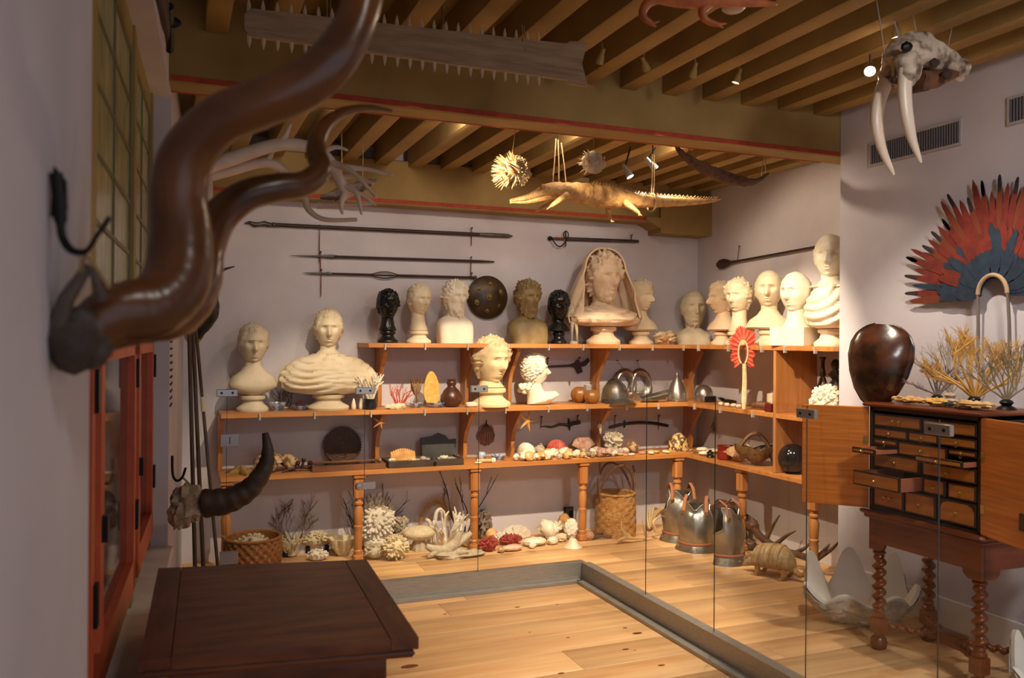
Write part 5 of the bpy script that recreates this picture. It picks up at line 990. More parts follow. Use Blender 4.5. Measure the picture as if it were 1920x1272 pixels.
# antler trophies behind the armour
p = G_(1360, 1000); p.x = 4.0; p.y = 5.4
t = thing('dark_hoof_trophy', 'dark wrapped horn trophy behind tallest breastplate', 'trophy', onr(1378, 4.2, .0005))
MB().blob((0, .1, .2), (.09, .18, .09), 20, 14, .04, 20, 3).build('hide', mHornB, t); MB().blob((0, .1, .08), (.08, .14, .085), 16, 10, .02, 20, 4).build('base', mHornB, t)
for i in range(4): horn(t, [(0, .02-.05*i, .25), (-.05, -.08-.04*i, .28-.01*i), (-.06, -.16-.04*i, .24), (-.05, -.2-.03*i, .19)], .02, .008, mHornB, 'claw')
t = thing('elk_antlers', 'large dark brown antlers with long tines behind armadillo', 'antlers', onr(1442, 4.1, .0005)); Y0 = Vector(t.location).y; base = Vector(t.location)
def bq(px, py, X): return at(px, py, X=X)-base
beam = [bq(1412, 990, 4.12), bq(1432, 1012, 4.1), bq(1462, 1030, 4.08), bq(1500, 1042, 4.06), bq(1530, 1052, 4.05)]
for v in beam: v.z = max(v.z, .04)
horn(t, beam, .03, .022, mHornB, 'main_beam')
for P_ in (((1438, 1008), (1450, 985), (1462, 966)), ((1456, 1020), (1475, 1005), (1492, 996)), ((1490, 1038), (1510, 1028), (1518, 1018)), ((1528, 1050), (1548, 1030), (1556, 1020)), ((1530, 1050), (1560, 1030), (1576, 1012))):
    Q2 = [bq(x, y, 4.1+.02*i) for i, (x, y) in enumerate(P_)]; horn(t, Q2, .02, .004, mHornB, 'tine')
MB().blob(bq(1408, 985, 4.12), (.05, .07, .05), 18, 12, .015, 20).build('skull', mHornB, t); MB().blob(bq(1404, 1010, 4.1)*Vector((1, 1, 1)) if False else Vector((bq(1404, 1010, 4.12).x, bq(1404, 1010, 4.12).y, .045)), (.05, .07, .04), 18, 12, .012, 20, 3).build('skull_jaw', mHornB, t)
# armadillo
p = at(1450, 1082, Z=0); k = dep(p.x, p.y); t = thing('armadillo', 'stuffed armadillo with banded shell standing on floor', 'armadillo', (p.x, p.y, .0005), math.radians(-66)); L_ = 84*k
mArmad = M('armadillo_skin', (146, 120, 82), .45, 0, (176, 150, 108), 30, .15, bscale=160); mArmLeg = M('armadillo_leg', (150, 112, 66), .7, 0, (176, 136, 86), 50, .4)
R = []; n = 40
body = [(-.50, .10, .26), (-.46, .20, .30), (-.38, .27, .33), (-.25, .31, .36), (-.1, .325, .375), (.05, .33, .38), (.18, .34, .385), (.3, .33, .37), (.40, .27, .34), (.47, .18, .30), (.5, .08, .27)]
for i in range(61):
    u = i/60; k2 = u*(len(body)-1); a_ = int(min(k2, len(body)-2)); v = k2-a_; x, rr, zc = [lerp(body[a_][q_], body[a_+1][q_], v) for q_ in range(3)]
    band = .04*abs(math.sin(u*PI*18))**.45 if .16 < u < .66 else 0
    R.append([Vector((x*L_, (rr*.92+band)*L_*math.cos(b_), (zc+(rr+band)*math.sin(b_)*(1 if math.sin(b_) > 0 else .55))*L_)) for b_ in [2*PI*j/n for j in range(n)]])
R = [[Vector((p_.x, p_.y, p_.z)) for p_ in r] for r in R]; mb = MB().loft(R)
mb.tube(smooth([(-.42*L_, 0, .30*L_), (-.55*L_, 0, .24*L_), (-.66*L_, 0, .17*L_), (-.74*L_, 0, .12*L_)], 5), taper(16, .14*L_, .025*L_), 14)
for s_ in (-1, 1): mb.tube([(-.50*L_, s_*.06*L_, .33*L_), (-.50*L_, s_*.085*L_, .44*L_)], [.03*L_, .045*L_], 10, flat=.4)
mb.build('banded_body', mArmad, t)
for x, s_ in ((-.3, 1), (-.3, -1), (.3, 1), (.3, -1)):
    lg = MB().tube([(x*L_, s_*.17*L_, .24*L_), (x*L_+(.02 if x < 0 else .05)*L_, s_*.19*L_, .13*L_), (x*L_-.02*L_, s_*.19*L_, .03*L_)], [.09*L_ if x > 0 else .06*L_, .06*L_, .04*L_], 10); lg.blob((x*L_-.05*L_, s_*.19*L_, .022*L_), (.07*L_, .04*L_, .022*L_), 10, 6)
    for c_ in (-1, 0, 1): lg.tube([(x*L_-.09*L_, s_*.19*L_+c_*.022*L_, .025*L_), (x*L_-.15*L_, s_*.19*L_+c_*.028*L_, .008*L_)], [.013*L_, .003*L_], 6)
    lg.build('leg', mArmLeg, t)
tl = smooth([(.46*L_, 0, .24*L_), (.62*L_, 0, .16*L_), (.74*L_, 0, .24*L_), (.80*L_, 0, .46*L_), (.84*L_, 0, .78*L_)], 12); MB().tube(tl, taper(len(tl), .07*L_, .01*L_), 12, fn=lambda r, a, u: r*(1+.16*abs(math.sin(u*38)))).build('ringed_tail', mArmLeg, t)
# giant clams
mClamIn = M('clam_white', (226, 222, 212), .5, 0, (238, 234, 226), 5, .1); mClamOut = M('clam_crust', (140, 136, 130), .85, 0, (190, 186, 178), 9, .8, bscale=22)
def clam(lab, c, L_, rz):
    """one fluted valve lying hollow side up, tall lobes along the far rim"""
    t = thing('giant_clam', lab, 'shell', c, rz); ns, nt = 120, 18
    def pt(i, v, o=0):
        a = 2*PI*i/ns; lobe = (.5+.5*math.cos(7*(a-PI/2)))**.75; bk = .5+.5*math.sin(a)
        H_ = L_*lerp(.20+.10*lobe, .24+.36*lobe, sst(.25, .9, bk)); e_ = (.16+.84*v**.62)*(1+.07*(lobe-.5)*v)
        p_ = Vector((L_*.5*math.cos(a)*e_, L_*.30*math.sin(a)*e_, H_*v**1.7)); n_ = Vector((math.cos(a), math.sin(a)*1.4, -.5*(1-v))).normalized()
        return p_ + n_*o + Vector((0, 0, .02))
    MB().sheet([[pt(i, j/nt) for i in range(ns+1)] for j in range(nt+1)], -.02).build('inner_valve', mClamIn, t)
    MB().sheet([[pt(i, j/nt*.92, .024+.026*abs(N3((i*.25, j*.7, 1), 1.0, 2))+.008*N3((i*.7, j*1.1, 2), 1, 3)) for i in range(ns+1)] for j in range(nt+1)], -.006).build('outer_crust', mClamOut, t)
    return t
q = at(1612, 1165, Z=0); clam('giant white clam with scalloped rim under the drawer cabinet', Vector((q.x, q.y, .0)), .60, -.45)
clam('second giant clam at lower right corner of view', Vector((3.66, 2.46, .0)), .5, -.5)
# ------------------------------------------------------------------ drawer cabinet on spiral-turned stand
CX, CY0, CY1, CZ0, CZ1 = 3.40, 2.72, 3.38, .73, 1.268; CD = .42; CW = CY1-CY0
cab = thing('drawer_cabinet', 'walnut drawer cabinet with open doors on spiral-turned stand', 'cabinet', (CX, (CY0+CY1)/2, 0))
mWal = M('walnut', (92, 42, 18), .3, 0, (126, 64, 30), 4, .05, (1, .5, 6), detail=8); mWalD = M('walnut_dark', (38, 20, 12), .35, 0, (56, 30, 18), 5, .05); mDraw = M('drawer_satinwood', (152, 88, 28), .35, 0, (180, 110, 42), 5, .04, (6, .6, 6), detail=6)
mDoor = M('curly_maple', (172, 94, 24), .35, 0, (208, 124, 42), 9, .04, (.35, .35, 7), detail=3, contrast=(.3, .7)); mDrS = M('drawer_side', (150, 84, 56), .6, 0, (172, 104, 74), 6); mBrs = M('bright_brass', (196, 160, 84), .25, .9)
W2 = CW/2
# carcass
cs = MB().bb((0, -W2, CZ0), (CD, -W2+.02, CZ1)).bb((0, W2-.02, CZ0), (CD, W2, CZ1)).bb((.0, -W2, CZ0), (CD, W2, CZ0+.012)).bb((0, -W2, CZ1-.02), (CD, W2, CZ1)).bb((CD-.015, -W2, CZ0), (CD, W2, CZ1))
cs.build('carcass', mWalD, cab); MB().cham((CD/2-.012, 0, CZ1+.010), (CD+.04, CW+.05, .02), .006).build('top_board', mWal, cab)
# stand: moulding, apron, legs, stretchers
MB().cham((CD/2-.005, 0, CZ0-.012), (CD+.06, CW+.08, .024), .008).cham((CD/2-.003, 0, CZ0-.034), (CD+.03, CW+.05, .022), .006).build('moulding', mWal, cab)
az0, az1 = .56, CZ0-.045
def apron(w_, n=9):
    c = .075
    return [(-w_/2, az1), (-w_/2, az0-.04), (-w_/2+.07, az0-.04), (-w_/2+.095, az0-.02), (-w_/2+.10, az0), (w_/2-.10, az0), (w_/2-.095, az0-.02), (w_/2-.07, az0-.04), (w_/2, az0-.04), (w_/2, az1)]
apf = MB().prism(list(reversed(apron(CW))), (0, 0, 0), (0, 1, 0), (0, 0, 1), (1, 0, 0), .02).build('apron_front', mWal, cab)
for yy in (-W2, W2-.02): MB().prism(list(reversed(apron(CD-.026))), (CD/2+.010, yy, 0), (1, 0, 0), (0, 0, 1), (0, 1, 0), .02).build('apron_side', mWal, cab)
def twist(z0, z1, r, n=70, pitch=.052):
    R = []; seg = 20
    for i in range(n+1):
        z = lerp(z0, z1, i/n); en = min(1, min(i, n-i)/6); ph = 2*PI*(z-z0)/pitch/1.0
        R.append([Vector((r*(.78+.30*en*math.cos(a-ph))*math.cos(a), r*(.78+.30*en*math.cos(a-ph))*math.sin(a), z)) for a in [2*PI*k/seg for k in range(seg)]])
    return R
legm = None
for i, (x, yy) in enumerate(((.035, -W2+.035), (.035, W2-.035), (CD-.035, -W2+.035), (CD-.035, W2-.035))):
    lg = thing('leg', '', '', (x, yy, 0)); del lg['label']; del lg['category']; lg.name = 'leg'; lg.parent = cab
    MB().lathe([(.03, 0), (.04, .012), (.043, .035), (.036, .06), (.022, .07), (.022, .085)], 24).build('bun_foot', mWal, lg)
    MB().cham((0, 0, .125), (.066, .066, .08), .004).build('leg_block', mWal, lg)
    mb = MB().lathe([(.026, .165), (.034, .172), (.034, .18), (.024, .19), (.027, .2)], 20); mb.loft(twist(.2, .485, .034)); mb.lathe([(.027, .485), (.023, .492), (.033, .5), (.033, .508), (.026, .515), (.034, .53)], 20); mb.build('spiral_shaft', mWal, lg)
def stretcher(a, b):
    a, b = Vector(a), Vector(b); L_ = (b-a).length; mb = MB().loft(twist(0, L_, .021, int(L_*160), .045)); q = (b-a).to_track_quat('Z', 'Y').to_matrix().to_4x4(); mb.xf(Matrix.Translation(a) @ q); mb.build('stretcher', mWal, cab)
yc = W2-.035; xm = CD/2
for s_ in (-1, 1): stretcher((.07, s_*yc*.93, .125), (xm-.03, s_*.0+s_*.06, .125)); stretcher((CD-.07, s_*yc*.93, .125), (xm+.03, s_*.06, .125))
MB().cham((xm, 0, .125), (.07, .14, .065), .004).build('stretcher_block', mWal, cab)
# drawers: local y runs to the viewer's left as +y
def pull(par, x, y, z, dbl=False):
    for dy in ((-.02, .02) if dbl else (0,)):
        k_ = MB().lathe([(.010, 0), (.010, .002), (.004, .003), (.004, .008), (.006, .012), (.004, .016), (0, .017)], 12, m=Matrix.Rotation(-PI/2, 3, 'Y')); k_.tube([(-.008, .007*math.sin(a), -.012-.010*math.cos(a)) for a in [2*PI*i/12 for i in range(13)]], .0017, 6); k_.build('ring_pull', mBrs, par, (x, y+dy, z))
IW = CW-.05; iy0 = W2-.025; top = CZ1-.03; IH = CZ1-.03-(CZ0+.02)
def draw(u0, u1, v0, v1, out=0, dbl=False, arch=False):
    """u from the viewer's left, v downward, both 0..1 of the drawer field"""
    ya, yb = iy0-IW*u0-.004, iy0-IW*u1+.004; za, zb = top-IH*v1+.004, top-IH*v0-.004; yc_, zc = (ya+yb)/2, (za+zb)/2; wy, wz = ya-yb, zb-za
    d = thing('drawer', '', '', (-out, yc_, zc)); del d['label']; del d['category']; d.parent = cab
    MB().cham((.006, 0, 0), (.012, wy, wz), .002).build('drawer_front', mWalD, d)
    iy, iz = wy/2-.010, wz/2-.009
    if arch: poly = [(-iy, -iz), (iy, -iz), (iy, iz-.03), (iy-.012, iz-.012), (iy-.035, iz), (-iy+.035, iz), (-iy+.012, iz-.012), (-iy, iz-.03)]
    else: poly = [(-iy, -iz), (iy, -iz), (iy, iz), (-iy, iz)]
    MB().prism(list(reversed(poly)), (-.003, 0, 0), (0, 1, 0), (0, 0, 1), (1, 0, 0), .006).build('veneer_panel', mDraw, d)
    bx = MB().bb((.012, wy/2-.008, -wz/2+.004), (.34, wy/2-.001, wz/2-.006)).bb((.012, -wy/2+.001, -wz/2+.004), (.34, -wy/2+.008, wz/2-.006)).bb((.012, -wy/2+.008, -wz/2+.004), (.34, wy/2-.008, -wz/2+.009))
    if out > .0: bx.build('drawer_box', mDrS, d)
    pull(d, -.003, 0 if not dbl else .0, 0, dbl); return d
rows = [.0, .15, .265, .42, .59, .76, 1.0]
draw(0, .5, rows[0], rows[1], 0, True); draw(.5, 1, rows[0], rows[1], 0, True)
draw(0, .36, rows[1], rows[2]); draw(.36, .66, rows[1], rows[2]); draw(.66, 1, rows[1], rows[2])
draw(0, .26, rows[2], .345); draw(0, .26, .345, rows[3], .15); draw(.26, .74, rows[2], rows[3]); draw(.74, 1, rows[2], rows[3]-.075); draw(.56, 1, rows[3]-.073, rows[3]+.01, .09)
draw(0, .48, rows[3], rows[4]); draw(.50, 1, rows[3]+.012, rows[4])
draw(0, .5, rows[4], rows[5], .14); draw(.74, 1, rows[4], rows[5]); draw(.51, .73, rows[4], rows[5])
draw(0, .33, rows[5], rows[6], 0, True); draw(.33, .64, rows[5], rows[6]); draw(.66, 1, rows[5], rows[6], 0, False, True)
# doors
def door(hy, ang, sgn):
    d = thing('door', '', '', (0, hy, (CZ0+CZ1)/2), ang); del d['label']; del d['category']; d.parent = cab; hw = .335; hz = (CZ1-CZ0)/2-.004
    MB().cham((0, sgn*hw/2, 0), (.022, hw, hz*2), .003).build('door_leaf', mDoor, d)
    for z_ in (-hz*.55, hz*.35): MB().bb((-.013, sgn*.004, z_-.02), (.0131, sgn*.03, z_+.02)).build('hinge', mBrs, d)
    return d
door(W2+.004, math.radians(43), 1)
dr = door(-W2-.004, math.radians(-16), -1); MB().cham((-.013, -.29, -.15), (.012, .07, .075), .003).build('lock_plate', mWalD, dr)
# ------------------------------------------------------------------ on the cabinet
ZT = CZ1+.0205
p = Vector((3.56, 3.37, ZT)); t = thing('turtle_shell', 'large glossy dark turtle shell standing upright on cabinet corner', 'turtle shell', (3.50, 3.45, ZT-.03), (0, 0, math.radians(-62)))
mTur = M('turtle_horn', (40, 21, 13), .27, 0, (84, 44, 22), 7, .12, contrast=(.4, .65))
G = []
prof = [(0, .03), (.06, .085), (.2, .14), (.4, .185), (.6, .207), (.76, .2), (.88, .168), (.96, .118), (1, .06)]
for j in range(31):
    u = j/30; a_ = max(i for i in range(len(prof)-1) if prof[i][0] <= u+1e-9); v = (u-prof[a_][0])/(prof[a_+1][0]-prof[a_][0]); w_ = lerp(prof[a_][1], prof[a_+1][1], v)*1.02
    G.append([Vector((w_*math.sin(s_*PI/2), -.135*math.cos(s_*PI/2)*math.sin(PI*(.08+.86*u))*(1+.008*math.cos(u*30)), .60*u*(1) )) for s_ in [-1+2*i/24 for i in range(25)]])
mb = MB().sheet(G, .008); TM = Matrix.Rotation(.09, 4, 'Y') @ Matrix.Rotation(-.06, 4, 'X'); mb.xf(TM); mb.build('carapace', mTur, t); t.scale = (.78, .8, .74); MB().tube([TM @ G[j][24] for j in range(31)], .009, 8).tube([TM @ G[j][0] for j in range(31)], .009, 8).build('rim', mTur, t)
def fan(lab, loc, h, w_, m_, n=7, basem=None, r=.004, depth=5, rz=-.6, name='sea_fan', baser=.045):
    t = thing(name, lab, 'sea fan', loc, rz); mb = MB()
    for i in range(n):
        a = lerp(-.95, .95, i/(n-1)); branch(mb, Vector((0, 0, .04)), Vector((math.sin(a)*w_/h*1.0, 0, math.cos(a))), h*.34, r, depth, .62, None, 4, 3, .05, .12, .66, .22, .66)
    mb.build('fan_branches', m_, t); MB().lathe([(baser, 0), (baser*.8, .012), (baser*.45, .02), (baser*.7, .034), (baser*.5, .045), (0, .05)], 20).build('foot', basem or mBlk, t); return t
fan('large golden bushy sea fan at back of cabinet', (3.72, 3.02, ZT), .42, .44, M('fan_gold', (208, 160, 80), .85), 8, mBlk, .0085, 5)
fan('dim purple-grey small sea fan on black foot', (3.64, 3.17, ZT), .22, .2, M('fan_mauve', (122, 104, 100), .85), 7, mBlk, .005, 4)
fan('pale grey tall sea fan behind purple one', (3.86, 3.28, ZT), .40, .22, M('fan_pale', (172, 160, 146), .85), 7, mCorG, .005, 4)
fan('grey-brown sea fan at right edge on cabinet', (3.66, 2.80, ZT), .34, .26, M('fan_drab', (140, 122, 92), .85), 7, mIron, .005, 4)
for i, (x, yy, sx, sy, m_, lab) in enumerate(((3.50, 3.22, .05, .10, mShO, 'flat yellow sponge slabs at front of cabinet top'), (3.52, 3.08, .045, .06, mYel, 'crumpled yellow sponge piece on cabinet top'), (3.50, 2.84, .05, .09, mShO, 'flat cream sponge slabs at right of cabinet top'))):
    single('sponge_slab', ground(MB().blob((0, 0, .014), (sx, sy, .014), 26, 10, .02, 34, i+2)), m_, lab, 'sponge', (x, yy, ZT+.0005), .2*i)
mb = MB(); q = random.Random(3)
for i in range(60): a = q.uniform(0, 6.28); b = q.uniform(-.06, .06); mb.tube([(.05*math.cos(a)-.02, b, .006+q.uniform(0, .022)), (q.uniform(-.03, .03), b+q.uniform(-.06, .06), .012+q.uniform(0, .02)), (q.uniform(-.04, .04), b+q.uniform(-.05, .05), .006+q.uniform(0, .02))], .003, 4)
single('twig_nest', ground(mb), M('nest_twigs', (72, 56, 46), .9), 'flat dark tangle of twigs in middle of cabinet top', 'nest', (3.56, 2.97, ZT+.0005))
# ------------------------------------------------------------------ feather headdress on the near wall
XH = XN-.035; hc = at(1868, 548, X=XH); t = thing('feather_headdress', 'fan-shaped red and blue feather headdress on right wall', 'headdress', (XH, hc.y, hc.z))
mFR = M('feather_red', (88, 19, 10), .7, 0, (112, 32, 16), 20, .1); mFB = M('feather_blue', (16, 32, 50), .7, 0, (26, 46, 66), 20, .1); mFD = M('feather_dark', (34, 28, 34), .7); mFO = M('feather_orange', (104, 42, 18), .7)
def feather(L_, w_): return MB().prism([(0, -w_*.25), (L_*.3, -w_*.5), (L_*.7, -w_*.5), (L_*.92, -w_*.3), (L_, 0), (L_*.92, w_*.3), (L_*.7, w_*.5), (L_*.3, w_*.5), (0, w_*.25)], (0, 0, -.001), (1, 0, 0), (0, 1, 0), (0, 0, 1), .002)
fm = {}
q = random.Random(11)
for ring, (n, r0, Lr, w_, off) in enumerate(((38, .14, .47, .042, -.002), (30, .10, .26, .055, .008), (24, .07, .16, .055, .016))):
    for i in range(n):
        a = lerp(-.02, PI+.05, i/(n-1)); ky = (ring, q.randrange(3))
        if ring == 0: m_ = q.choice((mFR, mFR, mFR, mFO, mFB)); L_ = Lr*q.uniform(.85, 1.06)
        elif ring == 1: m_ = q.choice((mFB, mFB, mFR)); L_ = Lr*q.uniform(.9, 1.05)
        else: m_ = mFB; L_ = Lr
        fe = feather(L_, w_*q.uniform(.8, 1.1)); d = Vector((0, -math.cos(a), math.sin(a))); n_ = Vector((-1, 0, 0)); s3 = n_.cross(d)
        mx = Matrix(((d.x, s3.x, n_.x), (d.y, s3.y, n_.y), (d.z, s3.z, n_.z))).to_4x4(); fe.xf(Matrix.Translation(Vector((off*-1 - .002*(i % 3), r0*d.y, r0*d.z))) @ mx); fo = fe.build('feather', m_, t)
        if ring == 0 and i % 2 == 0: tp = feather(.09, w_*.5); tp.xf(Matrix.Translation(Vector((off*-1-.004, (r0+L_-.085)*d.y, (r0+L_-.085)*d.z))) @ mx); tp.build('tip', mFD, fo)
mb = MB().tube([(-.03, .085*math.cos(a), .10*math.sin(a)-.01) for a in [PI*i/16 for i in range(17)]], .011, 8)
mb.build('headband', M('headband_beige', (168, 142, 110), .8), t)
for s_ in (-1, 1): MB().tube([(-.028, s_*.086, -.01), (-.02, s_*.09, -.16), (-.015, s_*.092, -.40)], [.011, .012, .014], 8, flat=.5).build('band_tail', M('band_grey%d' % s_, (116, 104, 96), .85), t)
# red feather crown hanging from the right top shelf
p = at(1393, 662, X=XF-.045); t = thing('red_feather_crown', 'red-orange feather crown with cream strap hung from top shelf', 'headdress', p, math.radians(-30)); k = dep(p.x, p.y)
mFRo = M('feather_vermilion', (206, 62, 38), .75, 0, (226, 92, 58), 20, .1); mFRo2 = M('feather_scarlet', (176, 42, 26), .75, 0, (200, 66, 40), 20, .1); mFRo3 = M('feather_coral', (218, 88, 62), .75, 0, (232, 112, 82), 20, .1)
for i in range(54):
    a = lerp(-.95, PI+.95, i/53); rx, rz_ = 6*k, 24*k; c = Vector((rx*math.cos(a), 0, rz_*math.sin(a)*.9+2*k)); d = Vector((math.cos(a)*.95, 0, math.sin(a)*1.0-.15)).normalized()
    if math.sin(a) < -.2: d = Vector((math.cos(a), 0, -.55)).normalized()
    L_ = (17+9*max(0, math.sin(a))+3*math.sin(i*7))*k; fe = feather(L_, 4.2*k); s3 = Vector((0, -1, 0)).cross(d); mx = Matrix(((d.x, s3.x, 0), (d.y, s3.y, -1), (d.z, s3.z, 0))).to_4x4(); fe.xf(Matrix.Translation(c+Vector((0, -.004*(i % 3), 0))) @ mx); fe.build('feather', (mFRo, mFRo2, mFRo3)[i % 3], t)
MB().tube([(8.5*k*math.cos(a), -.012, 22*k*math.sin(a)+1*k) for a in [lerp(-1.2, PI+1.2, i/30) for i in range(31)]], .006, 8).build('band', M('band_cream', (226, 202, 148), .8), t)
MB().tube([(2*k, -.012, -20*k), (3*k, -.012, -50*k), (2*k, -.01, -88*k), (2*k, -.01, -105*k)], [.014, .018, .018, .012], 10, flat=.4, fn=lambda r, a, u: r*(1+.08*math.sin(u*50))).build('strap', M('band_cream2', (214, 186, 130), .8, 0, (236, 216, 170), 20, .2), t)
MB().tube([(0, .0, 24*k), (0, .02, 30*k)], .003, 6).build('hook', mIron, t)
# ------------------------------------------------------------------ hanging from the ceiling
def string(t, a, b, r=.002, m_=None): a, b = Vector(a), Vector(b); MB().tube([a, (a+b)/2+Vector((.002, 0, 0)), b], r, 6).build('string', m_ or mTwine, t)
def uhook(t, c): MB().tube([Vector(c)+Vector((.012*math.cos(a), 0, .02*math.sin(a) if math.sin(a) < 0 else .03*math.sin(a))) for a in [PI-.2+(PI+.4)*i/12 for i in range(13)]]+[Vector(c)+Vector((.012, 0, .045))], .003, 6).build('hook', mIron, t)
# sawfish rostrum in front of the beam
YS = 3.6; A, Bq = at(458, 42, Y=YS), at(1100, 122, Y=YS); mid = (A+Bq)/2; t = thing('sawfish_saw', 'long grey toothed sawfish rostrum hung under front joists', 'sawfish saw', mid); d = Bq-A; L_ = d.length; ux = d.normalized(); up = ux.cross(Vector((0, 1, 0))).normalized(); up = -up if up.z < 0 else up
mSaw = M('sawfish_skin', (138, 112, 86), .7, 0, (164, 138, 108), 10, .3, (.5, 4, 4)); mTooth = M('saw_tooth', (190, 168, 138), .5)
poly = []
hw = lambda u: lerp(.056, .088, u)
top_ = [(-L_/2+L_*u, hw(u)) for u in (0.015, .1, .3, .5, .7, .85, .93)]+[(L_*.44, .10), (L_*.5, .105)]; bot_ = [(x, -y) for x, y in reversed(top_)]
MB().prism([(-L_/2, -.03), (-L_/2, .03)]+top_+[(L_*.48, 0)]+bot_, (0, -.012, 0), ux, up, (0, 1, 0), .024).build('blade', mSaw, t)
tm = MB().tube([(0, 0, .01), (0, 0, -.02), (0, 0, -.045)], [.009, .008, .001], 8, flat=.5).mesh('tooth', mTooth)
for i in range(24):
    u = .012+.036*i
    if u > .9: break
    for s_ in (1, -1):
        o = share(None, 'tooth', tm, t, ux*(-L_/2+L_*u) - up*(s_*hw(u)), (0, math.atan2(-ux.z, ux.x) + (0 if s_ > 0 else PI), 0))
for px_, y0 in ((612, 0), (978, 0)):
    c = at(px_, 60, Y=YS) - mid; string(t, c+Vector((0, 0, ZJF-mid.z-c.z)), c+Vector((0, -.015, -.05)), .0025); string(t, c+Vector((.02, .02, ZJF-mid.z-c.z)), c+Vector((.012, -.015, -.09)), .002)
# stuffed lizard at the top of the picture
c = at(1330, 8, Y=2.6); t = thing('ceiling_lizard', 'orange-brown stuffed lizard cut by top picture edge', 'lizard', c); mLiz = M('lizard_skin', (150, 74, 34), .5, 0, (186, 104, 54), 14, .3)
def lp(px, py): return at(px, py, Y=2.6)-c
bd = smooth([lp(1190, -14), lp(1250, -6), lp(1310, 0), lp(1370, 2), lp(1420, 4), lp(1458, 8)], 5); mb = MB().tube(bd, [q_*.62 for q_ in (.03, .034, .038, .042, .046, .05, .052, .054, .054, .053, .052, .05, .046, .042, .036, .034, .034, .034, .032, .03, .028, .024, .02, .016, .012, .004)], 14)
for P_ in ((lp(1250, -10), lp(1215, 6), lp(1205, 28), lp(1222, 44)), (lp(1340, 0), lp(1318, 18), lp(1322, 36), lp(1345, 46))): mb.tube(smooth(P_, 5), taper(16, .022, .010), 10)
for P_ in ((lp(1222, 44), lp(1236, 40)), (lp(1222, 44), lp(1230, 50)), (lp(1345, 46), lp(1362, 44)), (lp(1345, 46), lp(1356, 52))): mb.tube(P_, [.008, .003], 6)
mb.build('body', mLiz, t, ang=70)
string(t, (0, 0, .03), (0, 0, ZJF-c.z)); string(t, bd[6], bd[6]+Vector((0, 0, ZJF-c.z-bd[6].z)))
# lamps
mLampG = M('lamp_grey', (168, 166, 162), .35, .6)
def emis(name, col, s_):
    m = bpy.data.materials.new(name); m.use_nodes = True; p = m.node_tree.nodes['Principled BSDF']; p.inputs['Emission Color'].default_value = (*col, 1); p.inputs['Emission Strength'].default_value = s_; return m
mLit = emis('lit_lens', (1, .9, .72), 9)
def lamp(lab, loc, tgt, topz, power, angle, r=.028, col=WARM, L_=.10, hm=None):
    t = thing('spot_lamp', lab, 'lamp', loc); loc = Vector(loc); d = (Vector(tgt)-loc).normalized(); q = d.to_track_quat('Z', 'Y').to_matrix()
    MB().lathe([(0, -L_), (r*.45, -L_), (r*.5, -L_*.6), (r*.75, -L_*.45), (r*.95, -.004), (r, 0), (r*.9, 0), (r*.85, -.006)], 24, m=q).build('housing', hm or mLampG, t); MB().lathe([(r*.86, -.006), (r*.5, -.003), (0, -.002)], 20, m=q).build('lens', mLit, t)
    MB().tube([-d*L_*.8, Vector((0, 0, topz-loc.z))], .006, 8).build('stem', hm or mIron, t)
    spot(loc+d*.012, tgt, power, angle, .5, .025, col); return t
for x_, tg, e_, an_, lab in ((1.176, (1.1, 5.95, .80), 190, 41, 'leftmost small track lamp tucked between front joists'), (2.03, (2.1, 5.95, .80), 330, 41, 'small track lamp before the front beam behind sawfish saw'), (2.60, (3.05, 5.95, .80), 330, 41, 'small track lamp between front joists right of sawfish saw'), (2.315, (4.25, 5.2, .95), 360, 46, 'small track lamp before front beam aimed at right alcove shelves'), (2.884, (2.1, 4.6, 0), 300, 50, 'rightmost small track lamp between joists aimed at bright floor')):
    lamp(lab, (x_, 3.85, 3.04), tg, ZC-.002, e_, an_, .024, WARM, .08, mCeil)
lamp('added small lamp between joists to brighten the drawer cabinet', (3.17, 3.0, 3.05), (3.5, 3.15, .7), ZC-.002, 120, 95, .024, (1, .85, .68), .08, mCeil)  # added lamp without a known source, lifts cabinet and near wall
lamp('left of two small grey spotlights lit above crocodile', at(1182, 332, Y=4.95), (3.5, 4.15, .9), ZJB, 24, 80)
lamp('right small grey spotlight lit above crocodile tail', at(1229, 317, Y=4.9), (4.25, 4.75, 1.5), ZJB, 34, 115)
lamp('glowing round spotlight left of the walrus skull', at(1631, 134, Y=3.25), (1.5, 1.6, .9), ZC-.002, 22, 100, .03)
t = thing('ceiling_spot', 'white round ceiling lamp head behind the lizard', 'lamp', at(1375, 14, Y=2.68)); MB().blob((0, 0, 0), (.045, .045, .022), 24, 12).build('shade', M('lamp_white', (196, 176, 158), .5), t); MB().lathe([(.047, -.004), (.05, .002), (.047, .008)], 28).build('rim', mIron, t); MB().tube([(0, 0, .02), (0, 0, ZC-Vector(t.location).z)], .006, 8).build('stem', mIron, t)
